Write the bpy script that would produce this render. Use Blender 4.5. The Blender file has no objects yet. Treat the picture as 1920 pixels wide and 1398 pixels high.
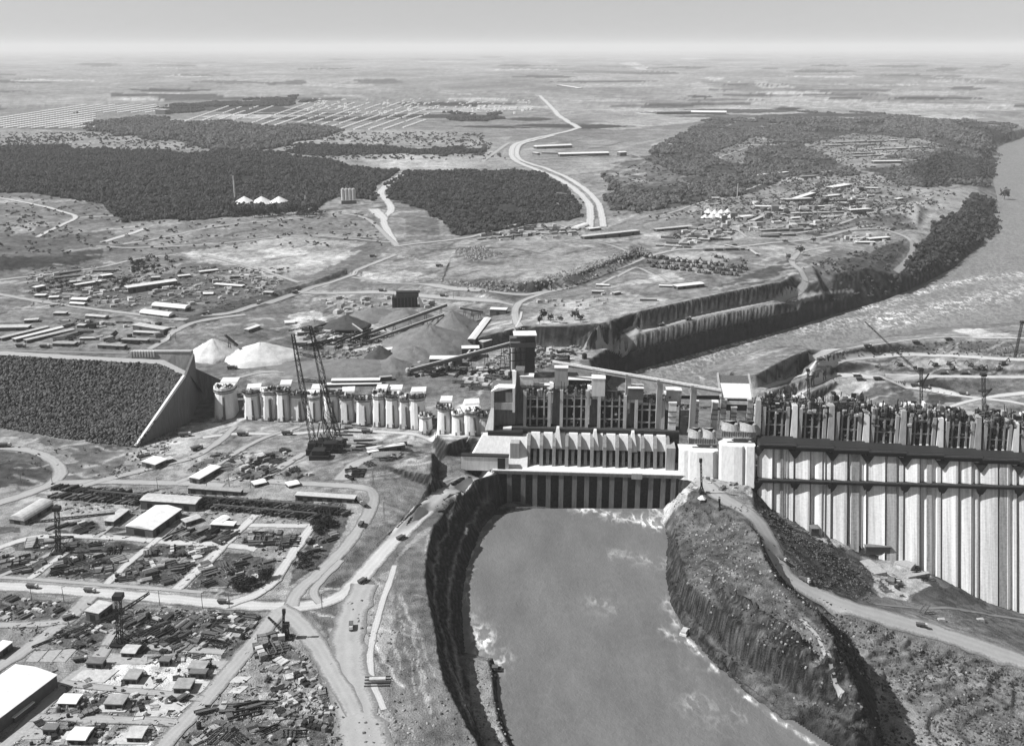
import bpy, bmesh, math, random
import numpy as np
from mathutils import Vector, Matrix
from mathutils.geometry import delaunay_2d_cdt

# ------------------------------------------------------------------ camera, world, sun
SC = bpy.context.scene
COL = SC.collection
F_PX, CAM_H = 1900.0, 374.0
PITCH = math.atan((699.0 - 89.0) / F_PX)
CP, SP = math.cos(PITCH), math.sin(PITCH)

cam_data = bpy.data.cameras.new('camera')
cam = bpy.data.objects.new('camera', cam_data)
COL.objects.link(cam)
cam.location = (0, 0, CAM_H)
cam.rotation_euler = (math.radians(90) - PITCH, 0, 0)
cam_data.sensor_width = 36.0
cam_data.lens = 36.0 * F_PX / 1920.0
cam_data.clip_start = 1.0
cam_data.clip_end = 400000.0
SC.camera = cam

SUN_DIR = Vector((-0.69, -0.05, 0.72)).normalized()
SUN_EL = math.asin(SUN_DIR.z)
SUN_AZ = math.atan2(SUN_DIR.x, SUN_DIR.y)
world = bpy.data.worlds.new('World')
SC.world = world
world.use_nodes = True
wn, wl = world.node_tree.nodes, world.node_tree.links
wn.clear()
w_out = wn.new('ShaderNodeOutputWorld')
w_bg = wn.new('ShaderNodeBackground')
w_bw = wn.new('ShaderNodeRGBToBW')
w_sky = wn.new('ShaderNodeTexSky')
w_sky.sky_type = 'NISHITA'
w_sky.sun_disc = False
w_sky.sun_elevation = SUN_EL
w_sky.sun_rotation = SUN_AZ
w_sky.air_density = 1.0
w_sky.dust_density = 0.5
w_sky.altitude = 200
wl.new(w_sky.outputs['Color'], w_bw.inputs['Color'])
wl.new(w_bw.outputs['Val'], w_bg.inputs['Color'])
wl.new(w_bg.outputs['Background'], w_out.inputs['Surface'])
w_bg.inputs['Strength'].default_value = 0.071

sun_data = bpy.data.lights.new('sun', 'SUN')
sun_data.energy = 4.8
sun_data.angle = math.radians(0.5)
sun_data.color = (1.0, 1.0, 1.0)
sun = bpy.data.objects.new('sun', sun_data)
sun.rotation_euler = SUN_DIR.to_track_quat('Z', 'Y').to_euler()
sun.location = (0, 0, 800)
COL.objects.link(sun)

SC.view_settings.view_transform = 'Standard'
SC.view_settings.look = 'None'
SC.view_settings.gamma = 1.0
SC.view_settings.exposure = 0.36
SC.view_settings.use_curve_mapping = False
SC.render.engine = 'CYCLES'
SC.cycles.max_bounces = 4
SC.cycles.diffuse_bounces = 1
SC.cycles.glossy_bounces = 1
SC.cycles.transmission_bounces = 1
SC.cycles.volume_bounces = 1
SC.cycles.use_denoising = True
SC.cycles.use_adaptive_sampling = True
SC.cycles.adaptive_threshold = 0.02

# ------------------------------------------------------------------ pixel <-> place
def ray(u, v):
    a, b = (u - 960.0) / F_PX, (699.0 - v) / F_PX
    return a, CP + b * SP, -SP + b * CP

def P(u, v, z=0.0):
    dx, dy, dz = ray(u, v)
    t = (z - CAM_H) / dz
    return (dx * t, dy * t, z)

def UV(x, y, z):
    w = y * CP + (CAM_H - z) * SP
    h = y * SP - (CAM_H - z) * CP
    return 960 + F_PX * x / w, 699 - F_PX * h / w

# ------------------------------------------------------------------ noise
def vnoise(x, y, seed=0):
    xi, yi = np.floor(x).astype(np.int64), np.floor(y).astype(np.int64)
    fx, fy = x - xi, y - yi
    fx, fy = fx * fx * (3 - 2 * fx), fy * fy * (3 - 2 * fy)
    def h(i, j):
        n = (i * 374761393 + j * 668265263 + seed * 974634777) & 0x7fffffff
        n = ((n ^ (n >> 13)) * 1274126177) & 0x7fffffff
        return ((n ^ (n >> 16)) & 0xffff) / 65535.0
    a, b, c, d = h(xi, yi), h(xi + 1, yi), h(xi, yi + 1), h(xi + 1, yi + 1)
    return (a + (b - a) * fx) * (1 - fy) + (c + (d - c) * fx) * fy

def fbm(x, y, o=3, seed=0):
    s, a, t = 0, 1.0, 0
    for k in range(o):
        s = s + a * vnoise(x * 2 ** k, y * 2 ** k, seed + k * 17)
        t += a
        a *= .5
    return s / t - .5

# ------------------------------------------------------------------ materials (all grey: the place as black-and-white film sees it)
def new_mat(name):
    m = bpy.data.materials.new(name)
    m.use_nodes = True
    nt = m.node_tree
    b = nt.nodes['Principled BSDF']
    return m, nt, b

def ramp2(nt, a, b, fac):
    n = nt.nodes.new('ShaderNodeMapRange')
    n.inputs['To Min'].default_value = a
    n.inputs['To Max'].default_value = b
    nt.links.new(fac, n.inputs['Value'])
    return n.outputs['Result']

def math_node(nt, op, a, b):
    n = nt.nodes.new('ShaderNodeMath')
    n.operation = op
    for i, v in enumerate((a, b)):
        if isinstance(v, (int, float)):
            n.inputs[i].default_value = v
        else:
            nt.links.new(v, n.inputs[i])
    return n.outputs[0]

def noise_out(nt, coord, scale, detail=3, stretch=None):
    if stretch:
        mp = nt.nodes.new('ShaderNodeMapping')
        mp.inputs['Scale'].default_value = stretch
        nt.links.new(coord, mp.inputs['Vector'])
        coord = mp.outputs['Vector']
    n = nt.nodes.new('ShaderNodeTexNoise')
    n.inputs['Scale'].default_value = scale
    n.inputs['Detail'].default_value = detail
    nt.links.new(coord, n.inputs['Vector'])
    return n.outputs['Fac']

def flat_mat(name, tone, var=0.25, scale=0.4, rough=0.85, stretch=None, spec=0.2, bump=0.0):
    m, nt, b = new_mat(name)
    g = nt.nodes.new('ShaderNodeNewGeometry')
    n = noise_out(nt, g.outputs['Position'], scale, 3, stretch)
    n2 = noise_out(nt, g.outputs['Position'], scale * 4.3, 2, stretch)
    n = math_node(nt, 'ADD', math_node(nt, 'MULTIPLY', n, .65), math_node(nt, 'MULTIPLY', n2, .35))
    mr = nt.nodes.new('ShaderNodeMapRange')
    mr.inputs['From Min'].default_value = .3
    mr.inputs['From Max'].default_value = .7
    mr.inputs['To Min'].default_value = tone * (1 - var)
    mr.inputs['To Max'].default_value = min(.9, tone * (1 + var))
    nt.links.new(n, mr.inputs['Value'])
    nt.links.new(mr.outputs['Result'], b.inputs['Base Color'])
    b.inputs['Roughness'].default_value = rough
    b.inputs['Specular IOR Level'].default_value = spec
    if bump:
        bp = nt.nodes.new('ShaderNodeBump')
        bp.inputs['Distance'].default_value = bump
        bp.inputs['Strength'].default_value = .8
        nt.links.new(n, bp.inputs['Height'])
        nt.links.new(bp.outputs['Normal'], b.inputs['Normal'])
    return m

# ------------------------------------------------------------------ properties
def tag(o, label=None, cat=None, group=None, kind=None):
    if label: o['label'] = label
    if cat: o['category'] = cat
    if group: o['group'] = group
    if kind: o['kind'] = kind
    elif cat: o['kind'] = 'thing'
    return o

def empty(name, loc, rz=0.0, label=None, cat=None, group=None):
    o = bpy.data.objects.new(name, None)
    o.empty_display_size = 2
    COL.objects.link(o)
    o.location = loc
    o.rotation_euler = (0, 0, rz)
    return tag(o, label, cat, group)

def mesh_obj(name, verts, faces, mat=None, parent=None, smooth=False):
    me = bpy.data.meshes.new(name)
    me.from_pydata([tuple(map(float, v)) for v in verts], [], faces)
    if mat: me.materials.append(mat)
    if smooth:
        me.polygons.foreach_set('use_smooth', [True] * len(me.polygons))
    o = bpy.data.objects.new(name, me)
    COL.objects.link(o)
    if parent: o.parent = parent
    return o

def link_mesh(name, me, parent=None, loc=None, rz=0.0, scale=None):
    o = bpy.data.objects.new(name, me)
    COL.objects.link(o)
    if parent: o.parent = parent
    if loc is not None: o.location = loc
    if rz: o.rotation_euler = (0, 0, rz)
    if scale is not None: o.scale = scale
    return o
# ------------------------------------------------------------------ dam axis (z = 0 walkway line)
DA = np.array([-10.0, 872.0]); DB = np.array([461.0, 839.0])
DD = (DB - DA) / np.linalg.norm(DB - DA)          # along the axis, to the east
DN = np.array([-DD[1], DD[0]])                    # upstream (away from the camera)
def dam(s, n, z=0.0):                             # s metres along, n metres upstream
    p = DA + DD * s + DN * n
    return (p[0], p[1], z)
FACE_RUN = 0.38
def s_of(u, z=0.0, n=0.0):                        # s where the image column u meets the offset line
    # solve for s: UV(dam(s,n,z)).u == u
    lo, hi = -600., 900.
    for _ in range(40):
        m = (lo + hi) / 2
        if UV(*dam(m, n, z))[0] < u: lo = m
        else: hi = m
    return lo
def face_pt(u, v, n0=0.0):                        # point on the sloping downstream face seen at (u, v)
    dx, dy, dz = ray(u, v)
    # (p - DA).DN - n0 = FACE_RUN * z  with z negative below 0
    a = dx * DN[0] + dy * DN[1]
    t = (n0 + DA @ DN - FACE_RUN * -CAM_H) / (a - FACE_RUN * dz)
    return (dx * t, dy * t, CAM_H + dz * t)

# ------------------------------------------------------------------ terrain: break lines
WZ = -34.0
LINES = []
def line(pts, z=None, dz=0.0):
    out = []
    for p in pts:
        zz = z if z is not None else p[2]
        out.append(P(p[0], p[1], zz))
    LINES.append(out)
def wline(pts): LINES.append([tuple(p) for p in pts])

# downstream channel: shoreline, promontory, benches, crest on the west bank
def shift(pts, du, dv=0): return [(p[0] + du, p[1] + dv) + tuple(p[2:]) for p in pts]
shoreL = [(968, 938), (930, 962), (905, 990), (888, 1030), (874, 1070), (867, 1120), (868, 1180), (873, 1224)]
prom = [(900, 1229), (925, 1232), (930, 1262), (934, 1300), (942, 1350), (968, 1405), (990, 1450)]
line(shoreL + prom, WZ)
line([(985, 948), (940, 975), (918, 1000), (900, 1040), (887, 1080), (880, 1130), (882, 1200), (895, 1222)], -46)
line([(945, 1240), (952, 1300), (962, 1350), (990, 1405), (1010, 1450)], -46)
line([(884, 1232), (900, 1236), (917, 1240), (922, 1262), (926, 1300), (933, 1350), (956, 1405), (978, 1455)], -28)
line([(876, 1236), (882, 1280), (884, 1330), (903, 1390), (925, 1440)], -27)
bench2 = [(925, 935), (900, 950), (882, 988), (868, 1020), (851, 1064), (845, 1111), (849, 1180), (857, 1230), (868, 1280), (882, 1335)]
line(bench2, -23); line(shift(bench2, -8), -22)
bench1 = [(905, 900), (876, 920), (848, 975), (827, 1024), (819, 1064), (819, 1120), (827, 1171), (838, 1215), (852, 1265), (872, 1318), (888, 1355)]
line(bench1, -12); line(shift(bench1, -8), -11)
crestL = [(936, 886), (890, 899), (858, 925), (834, 962), (814, 985), (803, 1030), (798, 1080), (806, 1135), (818, 1187), (822, 1225), (832, 1275), (862, 1335), (890, 1385), (920, 1440)]
line(crestL, 0)
# diversion wall (the concrete stands in front of this)
wline([dam(4, 9, -1), dam(90, 9, -1), dam(166, 9, -1)])
wline([dam(4, 6, -44), dam(90, 6, -44), dam(160, 6, -44)])
wline([dam(-40, 30, -1), dam(60, 30, -1), dam(190, 30, -1), dam(330, 30, -6)])
wline([dam(-60, 130, -2), dam(60, 130, -4), dam(190, 130, -8), dam(330, 130, -20)])
for d_ in (-9, 9):
    line([(u + d_ * .8, v + d_ * .7, z) for u, v, z in ((700, 1035, 0), (752, 988, 0), (800, 950, -.5), (838, 920, -1), (880, 896, -1), (925, 884, -.5))])
# west of the road: pit with a dark wall
pitTop = [(878, 818), (840, 832), (812, 850), (808, 880), (806, 905), (782, 945), (745, 985)]
line([p + (z,) for p, z in zip(pitTop, (10, 12, 14, 13, 12, 9, 4))])
pitToe = [(884, 850), (852, 860), (826, 872), (820, 895), (806, 915), (782, 946), (745, 987)]
line([p + (z,) for p, z in zip(pitToe, (-3, -5, -6, -5, -4, -2, 0))])
line([(700, 870, 8), (690, 920, 7), (680, 980, 3)])
# east bank
shoreR = [(1247, 950), (1244, 978), (1252, 1010), (1249, 1080), (1257, 1130), (1290, 1190), (1345, 1250), (1400, 1300), (1470, 1350), (1540, 1398), (1640, 1460)]
line(shoreR, WZ)
line([(1228, 955), (1226, 985), (1234, 1020), (1232, 1080), (1238, 1135), (1268, 1200), (1325, 1268), (1385, 1322), (1455, 1375), (1520, 1415), (1620, 1480)], -46)
benchR = [(1262, 1100), (1276, 1142), (1329, 1196), (1382, 1235), (1454, 1278), (1525, 1313), (1596, 1346)]
line(benchR, -27); line(shift(benchR, 6, -5), -26.5)
cliffR = [(1272, 1040), (1292, 1095), (1356, 1146), (1394, 1180), (1458, 1216), (1522, 1252), (1577, 1285)]
line([p + (z,) for p, z in zip(cliffR, (-15, -10, -7, -7, -8, -11, -18))])
ben3 = [(1330, 1090), (1385, 1128), (1440, 1160), (1495, 1200), (1545, 1240)]
line([p + (z,) for p, z in zip(ben3, (-7, -5, -5, -6, -10))])
line([p + (z,) for p, z in zip(shift(ben3, 6, -13), (0, 3, 3, 2, -4))])
ridge = [(1300, 925), (1345, 945), (1398, 978), (1423, 1005), (1434, 1045), (1458, 1088), (1500, 1122), (1535, 1152), (1562, 1195), (1590, 1250), (1608, 1292), (1622, 1330)]
line([p + (z,) for p, z in zip(ridge, (0, 0, 1, 1, 1, 0, -1, -2, -5, -12, -18, -26))])
line([(1285, 915, -2), (1270, 950, -12), (1266, 990, -18)])
toeR = [(1452, 1062, -18), (1478, 1100, -25), (1515, 1130, -32), (1552, 1150, -40), (1588, 1190, -47), (1618, 1242, -54), (1638, 1292, -58), (1648, 1345, -60), (1660, 1400, -61), (1700, 1460, -62)]
line(toeR)
# road down into the pit, and the pit
road = [(1300, 898, 0), (1345, 930, -1), (1405, 962, -5), (1438, 995, -9), (1456, 1040, -15), (1480, 1085, -24), (1530, 1112, -31), (1600, 1142, -38), (1700, 1166, -47), (1800, 1196, -56), (1920, 1240, -67), (2060, 1290, -76)]
line(shift(road, 10, -10)); line(shift(road, -2, 5)[4:])
line([(1640, 1200, -47), (1750, 1225, -57), (1920, 1290, -75), (2060, 1330, -80)])
line([(1660, 1260, -60), (1760, 1300, -66), (1920, 1345, -76), (2060, 1400, -80)])
line([(1690, 1320, -64), (1800, 1350, -72), (1940, 1410, -80)])
contact = [(1408, 905), (1440, 945), (1480, 968), (1530, 995), (1580, 1012), (1640, 1018), (1690, 1035), (1740, 1070), (1800, 1098), (1850, 1125), (1920, 1146), (2000, 1160)]
cpts = [face_pt(u, v + 2) for u, v in contact]
wline([(x, y - 1, z) for x, y, z in cpts])
wline([(x, y + 18, z - 30) for x, y, z in cpts[1:]])
line([(1500, 1000, -44), (1560, 1040, -52), (1620, 1045, -64), (1690, 1050, -68), (1760, 1085, -76)])
line([(1650, 1120, -56), (1700, 1128, -62), (1760, 1120, -72), (1850, 1140, -94)])
# upstream: floor behind the dam and the stepped cofferdam
line([(1360, 722, WZ), (1372, 692, -26), (1400, 668, -24), (1450, 650, -23), (1500, 646, -22), (1516, 655, -20)])
shoreE = [(1524, 657), (1600, 643), (1700, 622), (1760, 612), (1920, 604), (2100, 600)]
line(shoreE, WZ); line(shift(shoreE, -4, -14), -46)
line([(1536, 668, -18), (1600, 654, -20), (1700, 640, -20), (1760, 634, -20), (1930, 634, -20), (2100, 634, -20)])
line([(1560, 678, -30), (1650, 666, -33), (1750, 664, -34), (1850, 672, -34), (1930, 676, -34), (2100, 680, -34)])
line([(1650, 684, -38), (1750, 684, -40), (1930, 692, -40), (2100, 696, -40)])
line([(1650, 702, -44), (1750, 706, -46), (1930, 706, -46), (2100, 708, -46)])
line([(1700, 725, -60), (1800, 742, -62), (1930, 745, -58), (2100, 745, -58)])
# mound
for k, (r, z) in enumerate(((56, -64), (40, -50), (20, -44))):
    cx, cy, _ = P(1668, 752, -50)
    wline([(cx + r * math.cos(a) , cy + r * .8 * math.sin(a), z) for a in np.linspace(0, 2 * math.pi, 13)])
def up_from(base, px, off):
    """upright rock step: places seen at px, standing off metres behind (or before) the line base"""
    bu = np.array([UV(*b)[0] for b in base]); by = np.array([b[1] for b in base]); o = np.argsort(bu); out = []
    for u, v in px:
        dx, dy, dz = ray(u, v); Y = float(np.interp(u, bu[o], by[o])) + off
        out.append((dx / dy * Y, Y, CAM_H + dz / dy * Y))
    return out
def level_from(base, px, dz_=0.0):
    bu = np.array([UV(*b)[0] for b in base]); bz = np.array([b[2] for b in base]); o = np.argsort(bu)
    return [P(u, v, float(np.interp(u, bu[o], bz[o])) + dz_) for u, v in px]
# river, upstream channel walls
shoreU = [(1192, 694), (1280, 669), (1380, 641), (1480, 615), (1560, 590), (1610, 577), (1660, 562), (1700, 546), (1745, 524), (1790, 501), (1815, 479), (1850, 456), (1868, 432), (1862, 404), (1872, 380), (1862, 340), (1855, 300), (1868, 278), (1900, 262), (1960, 245), (2100, 235)]
line(shoreU, WZ)
line([(1200, 712), (1290, 685), (1400, 655), (1500, 628), (1600, 596), (1700, 565), (1760, 545), (1850, 490), (1900, 440), (1895, 380), (1885, 320), (1900, 285), (2000, 262), (2100, 250)], -46)
SH = [P(u, v, WZ) for u, v in shoreU[:7]]
B3 = up_from(SH, [(1150, 682), (1175, 668), (1200, 656), (1250, 642), (1300, 627), (1350, 615), (1400, 604), (1450, 593), (1500, 582), (1560, 571), (1604, 562)], 1.5)
b3 = [(*UV(*q), q[2]) for q in B3]
B2 = [P(1105, 674, 3), P(1140, 652, 5)] + up_from(B3, [(1175, 636), (1200, 627), (1250, 614), (1300, 601), (1350, 590), (1400, 580), (1450, 571), (1500, 559), (1550, 549), (1600, 545)], 8.5)
IN = [P(1062, 668, 5), P(1100, 656, 5), P(1150, 636, 7)] + level_from(B2, [(1175, 626), (1200, 617), (1250, 603), (1300, 590), (1350, 579), (1400, 569), (1450, 559), (1497, 549)])
CR = up_from(IN, [(1120, 607), (1150, 600), (1200, 583), (1250, 572), (1300, 561), (1350, 550), (1400, 540), (1440, 532), (1464, 529)], 1.5)
wline(B3); wline([(x - 1.2, y + 6.8, z + .2) for x, y, z in B3[1:]]); wline(B2); wline(IN); wline([P(980, 612, 30), P(1020, 613, 30), P(1060, 613, 30)] + CR + [P(1485, 515, 29), P(1480, 480, 29)])
line([(1519, 531, 16), (1508, 503, 27)]); line([(1538, 530, 16), (1526, 500, 27)])
line([(980, 612, 30), (1020, 613, 30), (1060, 613, 30), (1120, 607, 30), (1150, 600, 30), (1200, 583, 30), (1300, 562, 30), (1400, 540, 29), (1462, 529, 27), (1485, 515, 27), (1480, 480, 28)])
line([(985, 650, 4), (1030, 650, 5), (1075, 648, 6), (1118, 643, 6)])
RM1 = [P(*q) for q in ((1376, 706, -22), (1420, 702, -20), (1445, 688, -19), (1470, 675, -19), (1495, 664, -18), (1514, 657, -18))]
TO1 = up_from(RM1, [(1376, 732), (1420, 724), (1445, 717), (1470, 710), (1495, 699), (1524, 680)], -1.5)
RM2 = level_from(TO1, [(1440, 738), (1480, 721), (1520, 705), (1556, 690), (1562, 688)], -.5)
TO2 = up_from(RM2, [(1440, 746), (1480, 742), (1520, 727), (1556, 708), (1572, 700)], -1.5)
RM3 = level_from(TO2, [(1440, 762), (1480, 752), (1520, 735), (1566, 714)], -.5)
TO3 = up_from(RM3, [(1440, 775), (1480, 772), (1520, 757), (1572, 722)], -1.5)
for q in (RM1, TO1, RM2, TO2, RM3, TO3): wline(q)
# water reaches in behind the power blocks
line([(1135, 722, -34), (1150, 735, -34), (1250, 752, -34), (1362, 756, -34)])
line([(1150, 718, -46), (1250, 738, -46), (1350, 742, -46)])
wline([dam(150, 205, -14), dam(250, 205, -18), dam(350, 200, -30)])
# steps between the camp roads
for a_, b_ in (([(300, 606, 22), (340, 601, 23), (420, 572, 25), (560, 536, 27), (650, 505, 28)], 9), ([(560, 566, 20), (660, 560, 21), (800, 566, 22)], 7), ([(1180, 522, 30), (1300, 505, 31), (1380, 495, 31)], 5)):
    line(a_); line([(u, v + b_, z - 7) for u, v, z in a_])
# natural bank
line([(1650, 540, -18), (1700, 520, -10), (1750, 490, -8), (1800, 450, -8), (1830, 420, -8), (1835, 380, -5), (1830, 300, 0), (1850, 262, 0), (1960, 228, 0)])
line([(1565, 512, 18), (1620, 505, 14), (1680, 470, 15), (1720, 430, 18), (1740, 390, 20), (1745, 340, 22), (1760, 280, 25), (1850, 240, 25)])
# west: ground behind the rockfill dam, stockpile bench, hill side
line([(-260, 770, 0), (0, 815, 0), (150, 838, 0), (250, 850, 0), (420, 800, 0), (640, 800, 0), (800, 800, 0), (900, 790, 0)])
wline([(-900, 1150, 4), (-420, 1130, 4), (-300, 1120, 5), (-100, 1090, 3), (0, 1060, 0), (100, 1040, -4)])
wline([(-900, 1230, 10), (-420, 1230, 10), (-300, 1230, 10), (-100, 1230, 9), (60, 1230, 8)])
line([(-260, 560, 20), (0, 560, 20), (300, 545, 20), (600, 540, 20), (950, 575, 20)])
line([(-260, 515, 24), (0, 515, 24), (120, 505, 24), (190, 490, 25)])
line([(-260, 490, 38), (0, 487, 38), (110, 476, 37), (175, 465, 33)])
line([(-260, 440, 38), (0, 435, 38), (180, 440, 36), (320, 430, 34), (560, 430, 34), (720, 450, 32)])
line([(660, 525, 24), (760, 530, 24), (830, 530, 24)])
# raised platform
line([(830, 522, 34), (880, 530, 36), (1000, 528, 38), (1060, 520, 38), (1120, 498, 38), (1190, 470, 38), (1180, 462, 38), (1040, 455, 38), (930, 460, 37), (850, 470, 36), (830, 522, 34)])
line([(822, 532, 25), (880, 542, 24), (1000, 547, 23), (1070, 540, 23), (1140, 515, 24), (1215, 478, 26)])
line([(815, 450, 34), (930, 446, 34), (1040, 444, 34), (1200, 455, 30)])
# far country
for Y, z in ((2300, 36), (3200, 38), (4200, 40), (6000, 40), (9000, 40)):
    wline([(x, Y, z) for x in np.linspace(-.76 * Y, min(.40 * Y, 1000 + Y * .1), 7)])
line([(1940, 228, 20), (1990, 222, 20), (2100, 215, 20)])
for Y in (14000, 40000, 160000, 500000):
    wline([(x, Y, 40) for x in np.linspace(-.77 * Y, .77 * Y, 5)])
# near edge
wline([(-300, 250, 0), (-120, 250, 0), (-75, 400, 0)])
wline([(-500, 600, 0), (-260, 700, 0), (-150, 560, 0), (-100, 470, 0)])
wline([(-60, 250, -46), (60, 250, -46), (160, 250, -46)])
wline([(180, 250, -34), (200, 250, -28), (260, 250, -64), (600, 250, -80), (700, 700, -84), (900, 1000, -84)])

def build_tin():
    vs, es, zs = [], [], []
    for L in LINES:
        k = len(vs)
        for i, (x, y, z) in enumerate(L):
            vs.append(Vector((x, y))); zs.append(z)
            if i: es.append((k + i - 1, k + i))
    for x, y, z in ((-400000, 100, 0), (400000, 100, -80), (400000, 600000, 40), (-400000, 600000, 40), (-300, 100, 0), (300, 100, -40)):
        vs.append(Vector((x, y))); zs.append(z)
    ov, oe, of, orig, _, _ = delaunay_2d_cdt(vs, es, [], 0, 1e-4)
    zs = np.array(zs); src = np.array([(v.x, v.y) for v in vs])
    oz = []
    for v, o in zip(ov, orig):
        if len(o): oz.append(float(np.mean(zs[list(o)])))
        else:
            d = np.hypot(src[:, 0] - v.x, src[:, 1] - v.y) + 1e-6
            k = np.argsort(d)[:4]; w = 1 / d[k]
            oz.append(float((zs[k] * w).sum() / w.sum()))
    return np.array([(v.x, v.y) for v in ov]), np.array(oz), of

rows = [300.0]
while rows[-1] < 160000:
    Y = rows[-1]
    rows.append(Y + (min(max(1.35, 2.3e-6 * Y * Y), 20) if Y < 6000 else Y * .03))
ROWS = np.array(rows); NR = len(ROWS)
NC = 760
SS = np.linspace(-.74, .74, NC)
GX = ROWS[:, None] * SS[None, :]
GY = np.repeat(ROWS[:, None], NC, 1)

def raster_tin():
    pv, pz, tris = build_tin()
    Z = np.full((NR, NC), np.nan)
    for t in tris:
        for j in range(1, len(t) - 1):
            a, b, c = pv[t[0]], pv[t[j]], pv[t[j + 1]]
            za, zb, zc = pz[t[0]], pz[t[j]], pz[t[j + 1]]
            y0, y1 = min(a[1], b[1], c[1]), max(a[1], b[1], c[1])
            r0, r1 = np.searchsorted(ROWS, y0), np.searchsorted(ROWS, y1, 'right')
            if r0 >= r1: continue
            yy = max(y0, 300.)
            xs0, xs1 = min(a[0], b[0], c[0]), max(a[0], b[0], c[0])
            s0 = min(xs0 / yy, xs0 / max(y1, 300)); s1 = max(xs1 / yy, xs1 / max(y1, 300))
            c0, c1 = np.searchsorted(SS, s0), np.searchsorted(SS, s1, 'right')
            if c0 >= c1: continue
            X, Y = GX[r0:r1, c0:c1], GY[r0:r1, c0:c1]
            det = (b[1] - c[1]) * (a[0] - c[0]) + (c[0] - b[0]) * (a[1] - c[1])
            if abs(det) < 1e-9: continue
            l0 = ((b[1] - c[1]) * (X - c[0]) + (c[0] - b[0]) * (Y - c[1])) / det
            l1 = ((c[1] - a[1]) * (X - c[0]) + (a[0] - c[0]) * (Y - c[1])) / det
            l2 = 1 - l0 - l1
            m = (l0 >= -1e-7) & (l1 >= -1e-7) & (l2 >= -1e-7)
            if m.any():
                sub = Z[r0:r1, c0:c1]
                sub[m] = (l0 * za + l1 * zb + l2 * zc)[m]
    return np.nan_to_num(Z, nan=0.0)

GZ = raster_tin()
BASEZ = GZ.copy()

def pip(U, V, poly):
    """points in polygon, arrays"""
    ins = np.zeros(U.shape, bool)
    n = len(poly)
    for i in range(n):
        x0, y0 = poly[i][0], poly[i][1]; x1, y1 = poly[(i + 1) % n][0], poly[(i + 1) % n][1]
        if y0 == y1: continue
        c = ((V < y0) != (V < y1)) & (U < (x1 - x0) * (V - y0) / (y1 - y0) + x0)
        ins ^= c
    return ins

# rough ground: gentle everywhere, stronger on steep rock
def slope_of(Z):
    dzx = np.gradient(Z, axis=1) / np.gradient(GX, axis=1)
    dzy = np.gradient(Z, axis=0) / np.gradient(GY, axis=0)
    return np.hypot(dzx, dzy)
SL = slope_of(GZ)
steep = np.clip((SL - .35) / .5, 0, 1)
for _ in range(2):
    steep = (steep + np.roll(steep, 1, 0) + np.roll(steep, -1, 0) + np.roll(steep, 1, 1) + np.roll(steep, -1, 1)) / 5
near = (GY < 2500)
n1 = fbm(GX / 9, GY / 9, 3, 3); n2 = fbm(GX / 60, GY / 60, 3, 9); n3 = fbm(GX / 2.6, GY / 2.6, 2, 5)
n4 = np.abs(fbm(GX / 5, GY / 5, 2, 15))
crisp = np.where(GY > 1150, .12, 1.0)
GZ += steep * near * (n1 * 3.0 + n3 * 2.4 - n4 * 2.2) * crisp
_u, _v = UV(GX, GY, GZ)
rd = pip(_u, _v, [(1248, 1000), (1330, 960), (1425, 1010), (1450, 1090), (1590, 1200), (1640, 1340), (1700, 1460), (1560, 1460), (1280, 1220)])
st = 6.0
tt = GZ / st + fbm(GX / 50, GY / 50, 2, 171) * 1.6; fr = tt - np.floor(tt); ss = np.clip((fr - .62) / .3, 0, 1)
tz = (np.floor(tt) + ss * ss * (3 - 2 * ss) - fbm(GX / 50, GY / 50, 2, 171) * 1.6) * st
GZ = np.where(rd & (GZ > WZ + 2), GZ * .3 + tz * .7 - .8, GZ)
_u, _v = UV(GX, GY, GZ)
rd = pip(_u, _v, [(1560, 1150), (1660, 1180), (1760, 1212), (1920, 1268), (2200, 1350), (2200, 1600), (1660, 1600), (1640, 1300), (1600, 1200)])
st = 4.2; wv = fbm(GX / 45, GY / 45, 3, 173) * 1.2; tt = GZ / st + wv; fr = tt - np.floor(tt); ss = np.clip((fr - .7) / .28, 0, 1)
tz = (np.floor(tt) + ss * ss * (3 - 2 * ss) - wv) * st
GZ = np.where(rd, GZ * .15 + tz * .85 + fbm(GX / 3, GY / 3, 2, 175) * 1.2, GZ)
def flute(p, q, poly, amp, per):
    d = np.array(q[:2]) - np.array(p[:2]); d = d / np.linalg.norm(d)
    t = GX * d[0] + GY * d[1]; w = -GX * d[1] + GY * d[0]
    u_, v_ = UV(GX, GY, GZ)
    m = pip(u_, v_, poly)
    return m * np.clip(steep * 1.6, 0, 1) * (np.abs(fbm(t / per, w / (per * 5), 3, 141)) * -2.2 + .35) * amp
GZ += flute(P(1290, 1190, -30), P(1500, 1360, -30), [(1230, 940), (1420, 960), (1560, 1190), (1640, 1330), (1600, 1420), (1250, 1200)], 5.0, 4.0)
GZ += flute(P(1100, 600, 20), P(1450, 540, 20), [(960, 600), (1480, 480), (1640, 540), (1620, 590), (1180, 700), (980, 680)], .9, 9.0)
GZ += flute(P(800, 1040, 0), P(806, 1135, 0), [(780, 900), (960, 870), (990, 940), (900, 1200), (900, 1420), (800, 1230)], 3.0, 4.0)
GZ += (GY < 1150) * (1 - np.clip(steep * 2, 0, 1)) * (fbm(GX / 7, GY / 7, 3, 151)) * .9 * (BASEZ > -33) * (np.abs(fbm(GX / 40, GY / 40, 2, 153)) * 3)
far_amp = np.clip((GY - 1500) / 4000, 0, 1)
n5 = fbm(GX / 900, GY / 900, 4, 31)
GZ += far_amp * n5 * 46 * (BASEZ > 15) + (BASEZ > 20) * n2 * 3.0 * np.clip((GY - 1500) / 800, 0, 1)

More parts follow.
